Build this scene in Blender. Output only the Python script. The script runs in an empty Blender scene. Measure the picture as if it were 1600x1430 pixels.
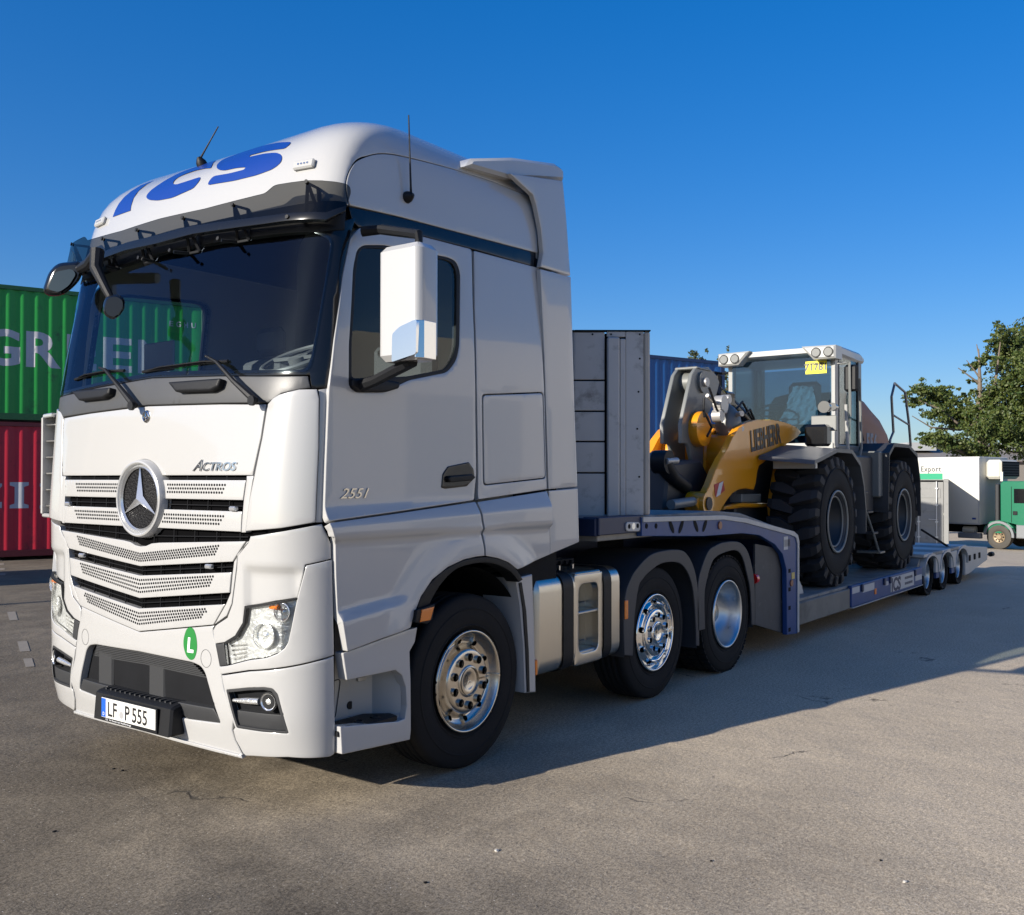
import bpy, math, random
import numpy as np
from mathutils import Vector, Matrix
from mathutils.geometry import delaunay_2d_cdt
from mathutils.bvhtree import BVHTree
R = math.radians
rnd = random.Random(7)
scene = bpy.context.scene
col = scene.collection

# ------------------------------------------------------------------ camera, sky, sun, exposure
CAM = Vector((-3.1423, -4.9095, 1.7271))
YAW, PITCH, ROLL, FPX, OX, OY = R(36.6877), R(0.8305), R(0.0931), 1527.59, -8.785, 12.66
VD = Vector((math.cos(YAW)*math.cos(PITCH), math.sin(YAW)*math.cos(PITCH), math.sin(PITCH)))
_r = Vector((math.sin(YAW), -math.cos(YAW), 0)); _u = _r.cross(VD)
RD = _r*math.cos(ROLL) + _u*math.sin(ROLL)
UD = _u*math.cos(ROLL) - _r*math.sin(ROLL)
cd = bpy.data.cameras.new('camera'); cam = bpy.data.objects.new('camera', cd); col.objects.link(cam)
cd.sensor_width = 36; cd.sensor_fit = 'HORIZONTAL'; cd.lens = FPX/1600*36
cd.shift_x = -OX/1600; cd.shift_y = OY/1600
cd.clip_start = .05; cd.clip_end = 6000
m = Matrix((RD, UD, -VD)).transposed().to_4x4(); m.translation = CAM
cam.matrix_world = m
scene.camera = cam

SUN_EL = R(19.5)
SUN_T = Vector((.9646*math.cos(SUN_EL), -.2638*math.cos(SUN_EL), -math.sin(SUN_EL)))   # travel direction of the light
w = bpy.data.worlds.new('World'); scene.world = w; w.use_nodes = True
nt = w.node_tree; nt.nodes.clear()
sk = nt.nodes.new('ShaderNodeTexSky'); sk.sky_type = 'NISHITA'; sk.sun_disc = False
sk.sun_elevation = SUN_EL; sk.sun_rotation = math.atan2(-SUN_T.x, -SUN_T.y)
sk.altitude = 500; sk.air_density = 1.0; sk.dust_density = 1.5; sk.ozone_density = 5.0
hs = nt.nodes.new('ShaderNodeHueSaturation'); hs.inputs['Saturation'].default_value = 1.57; hs.inputs['Hue'].default_value = .516; hs.inputs['Value'].default_value = 1.22
gm = nt.nodes.new('ShaderNodeGamma'); gm.inputs['Gamma'].default_value = .66
bg = nt.nodes.new('ShaderNodeBackground'); bg.inputs['Strength'].default_value = .13
wo = nt.nodes.new('ShaderNodeOutputWorld')
nt.links.new(sk.outputs[0], gm.inputs['Color']); nt.links.new(gm.outputs[0], hs.inputs['Color']); nt.links.new(hs.outputs[0], bg.inputs['Color']); nt.links.new(bg.outputs[0], wo.inputs['Surface'])
ld = bpy.data.lights.new('sun', 'SUN'); ld.energy = 5.0; ld.angle = R(.55); ld.color = (1, .93, .83)
sun = bpy.data.objects.new('sun', ld); col.objects.link(sun)
sun.rotation_euler = SUN_T.to_track_quat('-Z', 'Y').to_euler(); sun.location = (-20, 10, 20)
scene.view_settings.view_transform = 'Standard'; scene.view_settings.look = 'None'
scene.view_settings.exposure = .7; scene.view_settings.gamma = 1
scene.view_settings.use_curve_mapping = False
scene.cycles.max_bounces = 8; scene.cycles.transparent_max_bounces = 16
scene.cycles.sample_clamp_indirect = 6

# ------------------------------------------------------------------ helpers
def ray(px, py):
    return (VD + RD*((px-800-OX)/FPX) - UD*((py-715-OY)/FPX))
def at(px, py, ax, val):
    """the point of the plane  ax = val  that the photograph shows at a pixel"""
    d = ray(px, py); i = 'xyz'.index(ax); t = (val-CAM[i])/d[i]
    return CAM + d*t
def atd(px, py, depth):
    return CAM + ray(px, py)*depth

def tag(o, label=None, cat=None, group=None, kind=None):
    if label: o['label'] = label
    if cat: o['category'] = cat
    if group: o['group'] = group
    if kind: o['kind'] = kind
    return o
def empty(name, loc=(0, 0, 0), rz=0, label=None, cat=None, group=None):
    o = bpy.data.objects.new(name, None); o.location = loc; o.rotation_euler.z = rz
    o.empty_display_size = .2
    col.objects.link(o); return tag(o, label, cat, group)
def link(name, me, parent=None, loc=None):
    o = bpy.data.objects.new(name, me); col.objects.link(o)
    if parent is not None: o.parent = parent
    if loc is not None: o.location = loc
    return o
def children(o): return [c for c in bpy.data.objects if c.parent == o]
def copy_tree(o, parent=None):
    kids = children(o)
    c = o.copy(); col.objects.link(c); c.parent = parent
    for k in kids: copy_tree(k, c)
    return c

class MB:
    """collects faces, then links them as one mesh object"""
    def __init__(s): s.v = []; s.f = []; s.sm = []; s.mi = []; s.cur = 0
    def add(s, vs, fs, smooth=False):
        n = len(s.v); s.v += [tuple(p) for p in vs]
        for f in fs: s.f.append(tuple(i+n for i in f)); s.sm.append(smooth); s.mi.append(s.cur)
        return s
    def box(s, a, b, bev=0, M=None):
        x0, y0, z0 = [min(a[i], b[i]) for i in range(3)]; x1, y1, z1 = [max(a[i], b[i]) for i in range(3)]
        if bev <= 0:
            vs = [(x0,y0,z0),(x1,y0,z0),(x1,y1,z0),(x0,y1,z0),(x0,y0,z1),(x1,y0,z1),(x1,y1,z1),(x0,y1,z1)]
            fs = [(0,3,2,1),(4,5,6,7),(0,1,5,4),(1,2,6,5),(2,3,7,6),(3,0,4,7)]
        else:
            b_ = min(bev, (x1-x0)*.49, (y1-y0)*.49, (z1-z0)*.49); vs = []; fs = []; idx = {}
            for sx in (0,1):
                for sy in (0,1):
                    for sz in (0,1):
                        X, Y, Z = (x0,x1)[sx], (y0,y1)[sy], (z0,z1)[sz]
                        dx, dy, dz = [(b_, -b_)[q] for q in (sx, sy, sz)]
                        for k, p in enumerate([(X, Y+dy, Z+dz), (X+dx, Y, Z+dz), (X+dx, Y+dy, Z)]):
                            idx[(sx,sy,sz,k)] = len(vs); vs.append(p)
            I = lambda *k: idx[k]
            c4 = [(0,0),(1,0),(1,1),(0,1)]
            for q in (0,1):
                f = [I(q,a_,b2,0) for a_, b2 in c4]; fs.append(tuple(f if q else f[::-1]))
                f = [I(a_,q,b2,1) for a_, b2 in c4]; fs.append(tuple(f[::-1] if q else f))
                f = [I(a_,b2,q,2) for a_, b2 in c4]; fs.append(tuple(f if q else f[::-1]))
            for p in (0,1):
                for q in (0,1):
                    fs.append((I(0,p,q,1),I(1,p,q,1),I(1,p,q,2),I(0,p,q,2)))
                    fs.append((I(p,0,q,0),I(p,1,q,0),I(p,1,q,2),I(p,0,q,2)))
                    fs.append((I(p,q,0,0),I(p,q,1,0),I(p,q,1,1),I(p,q,0,1)))
            for sx in (0,1):
                for sy in (0,1):
                    for sz in (0,1): fs.append((I(sx,sy,sz,0),I(sx,sy,sz,1),I(sx,sy,sz,2)))
        if M is not None: vs = [tuple(M @ Vector(p)) for p in vs]
        return s.add(vs, fs)
    def cyl(s, p, q, r, r2=None, n=20, cap=True, smooth=True):
        p = Vector(p); q = Vector(q); r2 = r if r2 is None else r2
        d = (q-p).normalized(); a = d.orthogonal().normalized(); b = d.cross(a)
        vs = []; 
        for c, rr in ((p, r), (q, r2)):
            vs += [c+(a*math.cos(2*math.pi*i/n)+b*math.sin(2*math.pi*i/n))*rr for i in range(n)]
        s.add(vs, [(i, (i+1) % n, n+(i+1) % n, n+i) for i in range(n)], smooth)
        if cap:
            s.add(vs[:n], [tuple(range(n))[::-1]]); s.add(vs[n:], [tuple(range(n))])
        return s
    def tube(s, pts, r, n=8, cap=True, closed=False):
        pts = [Vector(p) for p in pts]; N = len(pts); vs = []; prev = None
        for i, p in enumerate(pts):
            if closed: t = (pts[(i+1) % N]-pts[i-1])
            else: t = (pts[min(i+1, N-1)]-pts[max(i-1, 0)])
            t.normalize()
            a = (prev - t*prev.dot(t)) if prev is not None else t.orthogonal()
            a.normalize(); prev = a; b = t.cross(a)
            rr = r[i] if isinstance(r, (list, tuple)) else r
            vs += [p+(a*math.cos(2*math.pi*k/n)+b*math.sin(2*math.pi*k/n))*rr for k in range(n)]
        fs = []
        for i in range(N if closed else N-1):
            j = (i+1) % N
            fs += [(i*n+k, i*n+(k+1) % n, j*n+(k+1) % n, j*n+k) for k in range(n)]
        s.add(vs, fs, True)
        if cap and not closed:
            s.add(vs[:n], [tuple(range(n))[::-1]]); s.add(vs[-n:], [tuple(range(n))])
        return s
    def lathe(s, prof, c, axis='y', n=48, smooth=True, a0=0, a1=2*math.pi, sgn=1):
        """prof: list of (along, radius)"""
        c = Vector(c); full = abs(a1-a0-2*math.pi) < 1e-6; m_ = n if full else n+1
        vs = []
        for (h, r) in prof:
            for i in range(m_):
                t = a0+(a1-a0)*i/n; ca, sa = math.cos(t)*r, math.sin(t)*r
                if axis == 'y': vs.append(c+Vector((ca, h*sgn, sa)))
                elif axis == 'x': vs.append(c+Vector((h*sgn, ca, sa)))
                else: vs.append(c+Vector((ca, sa, h*sgn)))
        fs = []
        for j in range(len(prof)-1):
            for i in range(n):
                k = (i+1) % m_
                fs.append((j*m_+i, j*m_+k, (j+1)*m_+k, (j+1)*m_+i))
        return s.add(vs, fs, smooth)
    def prism(s, poly, ax, lo, hi, bev=0):
        """polygon in the plane across ax, given as the two other coordinates in order; extruded lo..hi"""
        i = 'xyz'.index(ax); o = [k for k in range(3) if k != i]; n = len(poly)
        def pt(p, h):
            q = [0, 0, 0]; q[o[0]] = p[0]; q[o[1]] = p[1]; q[i] = h; return tuple(q)
        layers = [(lo, 0), (hi, 0)] if bev <= 0 else [(lo, bev), (lo+bev, 0), (hi-bev, 0), (hi, bev)]
        A = sum(poly[k][0]*poly[(k+1) % n][1]-poly[(k+1) % n][0]*poly[k][1] for k in range(n))
        sg = 1 if A > 0 else -1
        def inset(d):
            if d == 0: return poly
            out = []
            for k in range(n):
                p0 = Vector(poly[k-1]); p1 = Vector(poly[k]); p2 = Vector(poly[(k+1) % n])
                e1 = (p1-p0).normalized(); e2 = (p2-p1).normalized()
                n1 = Vector((-e1.y, e1.x))*sg; n2 = Vector((-e2.y, e2.x))*sg
                nn = n1+n2; L = nn.length
                if L < .3: nn = n1; L = 1
                nn /= L; c = max(nn.dot(n1), .4)
                out.append(tuple(p1+nn*(d/c)))
            return out
        vs = []
        for h, d in layers: vs += [pt(p, h) for p in inset(d)]
        fs = []
        for j in range(len(layers)-1):
            fs += [(j*n+k, j*n+(k+1) % n, (j+1)*n+(k+1) % n, (j+1)*n+k) for k in range(n)]
        s.add(vs, fs)
        from mathutils.geometry import tessellate_polygon
        tri = tessellate_polygon([[Vector((p[0], p[1], 0)) for p in poly]])
        L = (len(layers)-1)*n
        s.add(vs, [tuple(t) for t in tri]+[tuple(x+L for x in t) for t in tri])
        return s
    def build(s, name, mat, parent=None, fix=True, loc=None, rot=None):
        me = bpy.data.meshes.new(name); me.from_pydata(s.v, [], s.f)
        me.polygons.foreach_set('use_smooth', s.sm)
        mats = mat if isinstance(mat, (list, tuple)) else [mat]
        for m_ in mats: me.materials.append(m_)
        if len(mats) > 1: me.polygons.foreach_set('material_index', s.mi)
        if fix:
            import bmesh
            bm = bmesh.new(); bm.from_mesh(me)
            bmesh.ops.remove_doubles(bm, verts=bm.verts, dist=1e-5)
            bmesh.ops.recalc_face_normals(bm, faces=bm.faces); bm.to_mesh(me); bm.free()
            try: me.set_sharp_from_angle(angle=R(35))
            except Exception: pass
        me.update()
        o = link(name, me, parent, loc)
        if rot is not None: o.rotation_euler = rot
        return o

def dens(poly, g):
    out = []
    n = len(poly)
    for i in range(n):
        a = Vector(poly[i][:2]); b = Vector(poly[(i+1) % n][:2]); L = (b-a).length
        k = max(1, int(math.ceil(L/g)))
        out += [a+(b-a)*(j/k) for j in range(k)]
    return [tuple(p) for p in out]
def inside(poly, X, Y):
    P = np.array(poly); x0 = P[:, 0]; y0 = P[:, 1]; x1 = np.roll(x0, -1); y1 = np.roll(y0, -1)
    X = X[:, None]; Y = Y[:, None]
    c = ((y0 > Y) != (y1 > Y)) & (X < (x1-x0)*(Y-y0)/(y1-y0+1e-18)+x0)
    return c.sum(1) % 2 == 1
def bdist(polys, X, Y):
    D = np.full(len(X), 1e9)
    for poly in polys:
        P = np.array(poly); A = P; B = np.roll(P, -1, 0); E = B-A; L = (E**2).sum(1)+1e-18
        dx = X[:, None]-A[:, 0]; dy = Y[:, None]-A[:, 1]
        t = np.clip((dx*E[:, 0]+dy*E[:, 1])/L, 0, 1)
        d = np.sqrt((dx-t*E[:, 0])**2+(dy-t*E[:, 1])**2).min(1)
        D = np.minimum(D, d)
    return D
def rounded(poly, r, n=4):
    """round the corners of a polygon"""
    out = []; N = len(poly)
    for i in range(N):
        p0 = Vector(poly[i-1][:2]); p = Vector(poly[i][:2]); p2 = Vector(poly[(i+1) % N][:2])
        rr = poly[i][2] if len(poly[i]) > 2 else r
        a = p0-p; b = p2-p
        d = min(rr, a.length*.49, b.length*.49)
        if d < 1e-5: out.append(tuple(p)); continue
        A = p+a.normalized()*d; B = p+b.normalized()*d
        for k in range(n+1):
            t = k/n; out.append(tuple(A*(1-t)**2+p*2*t*(1-t)+B*t*t))
    return out
def circle(cx, cy, r, n=20, ry=None):
    ry = ry or r
    return [(cx+r*math.cos(2*math.pi*i/n), cy+ry*math.sin(2*math.pi*i/n)) for i in range(n)]

def panel(name, poly, mapf, mat, parent=None, holes=(), thick=.02, roll=.006, g=.04, off=0, flip=False, gap=0, mirror=False, back=False, cn=False):
    """a sheet-metal panel: outline in the two parameters of mapf, real edges rolled over and turned in"""
    if gap:
        pass
    roll *= .62
    g0 = max(g*.5, .006) if roll else g
    B = dens(poly, g0); H = [dens(h, g0) for h in holes]
    pts = list(B); edges = [(i, (i+1) % len(B)) for i in range(len(B))]
    for h in H:
        n0 = len(pts); pts += h; edges += [(n0+i, n0+(i+1) % len(h)) for i in range(len(h))]
    nb = len(pts)
    P = np.array(B); x0, y0 = P.min(0); x1, y1 = P.max(0)
    gx = np.arange(x0+g*.5, x1, g); gy = np.arange(y0+g*.5, y1, g)
    if len(gx) and len(gy):
        X, Y = np.meshgrid(gx, gy); X = X.ravel(); Y = Y.ravel()
    else: X = np.zeros(0); Y = np.zeros(0)
    # inset rings
    if roll:
        for q in [B]+H:
            Q = np.array(q); t = np.roll(Q, -1, 0)-np.roll(Q, 1, 0); t /= (np.linalg.norm(t, axis=1)[:, None]+1e-12)
            nrm = np.stack([-t[:, 1], t[:, 0]], 1)
            for f_ in (.35, 1.0):
                for sg in (1, -1):
                    Z = Q+nrm*sg*roll*f_
                    X = np.concatenate([X, Z[:, 0]]); Y = np.concatenate([Y, Z[:, 1]])
    if len(X):
        k = inside(B, X, Y)
        for h in H: k &= ~inside(h, X, Y)
        X = X[k]; Y = Y[k]
        d = bdist([B]+H, X, Y)
        lim = roll*.3 if roll else g*.3
        keep = (d > lim) & ~((d > roll*1.05) & (d < roll*1.05+g*.3)) if roll else d > lim
        X = X[keep]; Y = Y[keep]
        pts += list(zip(X.tolist(), Y.tolist()))
    res = delaunay_2d_cdt([Vector(p) for p in pts], edges, [], 0, 1e-6)
    V = np.array([tuple(v) for v in res[0]]); F = [tuple(f) for f in res[2]]
    C = np.array([V[list(f)].mean(0) for f in F])
    k = inside(B, C[:, 0], C[:, 1])
    for h in H: k &= ~inside(h, C[:, 0], C[:, 1])
    F = [f for f, q in zip(F, k) if q]
    D = bdist([B]+H, V[:, 0], V[:, 1])
    e = 1e-3
    pos = []; nor = []
    for i in range(len(V)):
        a, b = float(V[i, 0]), float(V[i, 1])
        p = mapf(a, b); n = (mapf(a+e, b)-p).cross(mapf(a, b+e)-p)
        n.normalize()
        if flip: n = -n
        h = off
        if roll and D[i] < roll: h -= roll*.6*(1-math.sqrt(max(0, 1-((roll-D[i])/roll)**2)))
        pos.append(p+n*h); nor.append(n)
    # boundary edges -> walls
    cnt = {}
    for f in F:
        for i in range(3):
            a, b = f[i], f[(i+1) % 3]
            cnt[(min(a, b), max(a, b))] = cnt.get((min(a, b), max(a, b)), [])+[(a, b)]
    mb = MB()
    sgn = -1 if mirror else 1
    T = (lambda p: (p[0], -p[1], p[2])) if mirror else (lambda p: tuple(p))
    # orient faces along +normal
    if F:
        f = F[len(F)//2]; fn = (pos[f[1]]-pos[f[0]]).cross(pos[f[2]]-pos[f[0]])
        rev = fn.dot(nor[f[0]]) < 0
    else: rev = False
    if mirror: rev = not rev
    mb.add([T(p) for p in pos], [f[::-1] if rev else f for f in F], True)
    if thick:
        for k_, l in cnt.items():
            if len(l) == 1:
                a, b = l[0]
                q = [pos[a], pos[b], pos[b]-nor[b]*thick, pos[a]-nor[a]*thick]
                fc = (3, 2, 1, 0)
                if rev: fc = fc[::-1]
                mb.add([T(p) for p in q], [fc])
        if back:
            mb.add([T(p-n*thick) for p, n in zip(pos, nor)], [f if rev else f[::-1] for f in F], True)
    o = mb.build(name, mat, parent, fix=False)
    if cn:
        nn = [T(n) if D[i] > roll*.98 else (0, 0, 0) for i, n in enumerate(nor)]
        nn += [(0, 0, 0)]*(len(o.data.vertices)-len(nn))
        o.data.normals_split_custom_set_from_vertices(nn)
    return o

# ---- materials
def node(nt, t, **k):
    n = nt.nodes.new(t)
    for a, b in k.items(): setattr(n, a, b)
    return n
def mat(name, color, rough=.5, metal=0, coat=0, bump=0, bscale=40, var=0, vscale=3, dirt=None, dirt_amt=0, dscale=2, spec=None, emit=None, estr=0, alpha=None, trans=0, ior=None, rvar=0):
    m_ = bpy.data.materials.new(name); m_.use_nodes = True; nt = m_.node_tree
    b = nt.nodes['Principled BSDF']
    b.inputs['Base Color'].default_value = (*color, 1); b.inputs['Roughness'].default_value = rough
    b.inputs['Metallic'].default_value = metal
    if coat: b.inputs['Coat Weight'].default_value = coat; b.inputs['Coat Roughness'].default_value = .04
    if spec is not None: b.inputs['Specular IOR Level'].default_value = spec
    if ior: b.inputs['IOR'].default_value = ior
    if trans: b.inputs['Transmission Weight'].default_value = trans
    if alpha is not None: b.inputs['Alpha'].default_value = alpha
    if emit: b.inputs['Emission Color'].default_value = (*emit, 1); b.inputs['Emission Strength'].default_value = estr
    tc = node(nt, 'ShaderNodeTexCoord'); vec = tc.outputs['Object']
    last = None
    if var or dirt or rvar:
        nz = node(nt, 'ShaderNodeTexNoise'); nz.inputs['Scale'].default_value = vscale; nz.inputs['Detail'].default_value = 8; nz.inputs['Roughness'].default_value = .65
        nt.links.new(vec, nz.inputs['Vector'])
    if var:
        mx = node(nt, 'ShaderNodeMix', data_type='RGBA', blend_type='MIX')
        mx.inputs[6].default_value = (*[max(0, c*(1-var)) for c in color], 1); mx.inputs[7].default_value = (*[min(1, c*(1+var)) for c in color], 1)
        nt.links.new(nz.outputs[0], mx.inputs[0]); last = mx.outputs[2]
    if rvar:
        mr = node(nt, 'ShaderNodeMapRange'); mr.inputs[1].default_value = .3; mr.inputs[2].default_value = .7
        mr.inputs[3].default_value = max(.02, rough-rvar); mr.inputs[4].default_value = rough+rvar
        nt.links.new(nz.outputs[0], mr.inputs[0]); nt.links.new(mr.outputs[0], b.inputs['Roughness'])
    if dirt:
        nd = node(nt, 'ShaderNodeTexNoise'); nd.inputs['Scale'].default_value = dscale; nd.inputs['Detail'].default_value = 10; nd.inputs['Roughness'].default_value = .7
        nt.links.new(vec, nd.inputs['Vector'])
        mr = node(nt, 'ShaderNodeMapRange'); mr.inputs[1].default_value = .62-dirt_amt*.3; mr.inputs[2].default_value = .72; mr.inputs[4].default_value = .85
        nt.links.new(nd.outputs[0], mr.inputs[0])
        mx = node(nt, 'ShaderNodeMix', data_type='RGBA', blend_type='MIX'); mx.inputs[6].default_value = (*color, 1); mx.inputs[7].default_value = (*dirt, 1)
        if last: nt.links.new(last, mx.inputs[6])
        nt.links.new(mr.outputs[0], mx.inputs[0]); last = mx.outputs[2]
    if last: nt.links.new(last, b.inputs['Base Color'])
    if bump:
        nb = node(nt, 'ShaderNodeTexNoise'); nb.inputs['Scale'].default_value = bscale; nb.inputs['Detail'].default_value = 4
        nt.links.new(vec, nb.inputs['Vector'])
        bp = node(nt, 'ShaderNodeBump'); bp.inputs['Strength'].default_value = bump; bp.inputs['Distance'].default_value = .01
        nt.links.new(nb.outputs[0], bp.inputs['Height']); nt.links.new(bp.outputs[0], b.inputs['Normal'])
    return m_
M = {}
M['white'] = mat('white_paint', (.392, .39, .382), .22, coat=.8, rvar=.03, vscale=1.5)
M['white2'] = mat('white_plastic', (.37, .37, .36), .35, coat=.2)
M['black'] = mat('black_plastic', (.008, .0085, .010), .5, bump=.15, bscale=300, spec=.25)
M['blackgloss'] = mat('black_gloss', (.006, .0065, .008), .16, coat=.2, spec=.35)
M['dark'] = mat('dark_frame', (.008, .0085, .010), .7, var=.4, vscale=8, spec=.12)
M['darkgrey'] = mat('dark_grey_plastic', (.032, .033, .035), .5, bump=.12, bscale=400, spec=.3)
M['cowl'] = mat('grey_cowl', (.052, .053, .055), .42, bump=.05, bscale=300, var=.15)
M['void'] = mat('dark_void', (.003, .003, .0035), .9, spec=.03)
M['starm'] = mat('satin_chrome', (.62, .63, .64), .22, metal=.72)
M['chrome'] = mat('chrome', (.78, .77, .75), .13, metal=1)
M['steelrim'] = mat('steel_rim', (.54, .50, .44), .24, metal=1)
M['alu'] = mat('aluminium', (.56, .55, .52), .33, metal=1, var=.12, vscale=3, rvar=.08)
M['tyre'] = mat('tyre_rubber', (.010, .010, .0108), .8, spec=.25, bump=.2, bscale=120, var=.35, vscale=6)
M['blue_deck'] = mat('blue_paint', (.008, .045, .17), .42, var=.35, vscale=5, dirt=(.04, .055, .09), dirt_amt=.10, dscale=4)
M['orange_l'] = mat('orange_lens', (.75, .19, .01), .25, coat=.5)
M['tankm'] = mat('tank_aluminium', (.56, .53, .47), .30, metal=1, var=.06, vscale=1.2)
M['red_l'] = mat('red_lens', (.55, .01, .01), .2, coat=.5)
def glass(name, tint=(.75, .85, .88), refl=.9, ior=1.5, gcol=(1, 1, 1)):
    m_ = bpy.data.materials.new(name); m_.use_nodes = True; nt = m_.node_tree; nt.nodes.clear()
    t = node(nt, 'ShaderNodeBsdfTransparent'); t.inputs[0].default_value = (*tint, 1)
    g = node(nt, 'ShaderNodeBsdfGlossy'); g.inputs['Roughness'].default_value = .01; g.inputs[0].default_value = (*gcol, 1)
    fr = node(nt, 'ShaderNodeFresnel'); fr.inputs[0].default_value = ior
    mr = node(nt, 'ShaderNodeMath', operation='MULTIPLY'); mr.inputs[1].default_value = refl; mr.use_clamp = True
    mx = node(nt, 'ShaderNodeMixShader'); o = node(nt, 'ShaderNodeOutputMaterial')
    nt.links.new(fr.outputs[0], mr.inputs[0]); nt.links.new(mr.outputs[0], mx.inputs[0])
    nt.links.new(t.outputs[0], mx.inputs[1]); nt.links.new(g.outputs[0], mx.inputs[2]); nt.links.new(mx.outputs[0], o.inputs[0])
    return m_
M['windscreen'] = glass('windscreen_glass', (.84, .92, .93), .75, gcol=(.60, .75, 1.0))
M['sideglass'] = glass('side_glass', (.55, .62, .62), .8)
M['smoke'] = glass('smoked_visor', (.17, .165, .145), .7)
M['lens'] = glass('clear_lens', (.93, .95, .96), 1.3)

def text_mesh(body, size, depth=.001, bold=0, shear=0, spacing=1.0, align='LEFT'):
    cu = bpy.data.curves.new('t', 'FONT'); cu.body = body; cu.size = size; cu.extrude = depth; cu.offset = bold
    cu.shear = shear; cu.space_character = spacing; cu.align_x = align; cu.resolution_u = 4
    o = bpy.data.objects.new('t', cu); col.objects.link(o)
    dg = bpy.context.evaluated_depsgraph_get(); dg.update()
    me = bpy.data.meshes.new_from_object(o.evaluated_get(dg))
    bpy.data.objects.remove(o); bpy.data.curves.remove(cu)
    return me
def text(name, body, size, O, X, Y, mat_, parent=None, depth=.001, bold=0, shear=0, spacing=1.0, align='LEFT', sx=1.0, mapf=None):
    """lettering laid at O with its baseline along X and its height along Y"""
    me = text_mesh(body, size, depth, bold, shear, spacing, align)
    X = Vector(X).normalized(); Y = Vector(Y); Y = (Y-X*Y.dot(X)).normalized(); Z = X.cross(Y); O = Vector(O)
    for v in me.vertices:
        c = v.co.copy()
        v.co = O+X*c.x*sx+Y*c.y+Z*c.z if mapf is None else mapf(c.x*sx, c.y, c.z)
    me.materials.clear(); me.materials.append(mat_); me.update(); me.name = name
    return link(name, me, parent)
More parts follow.
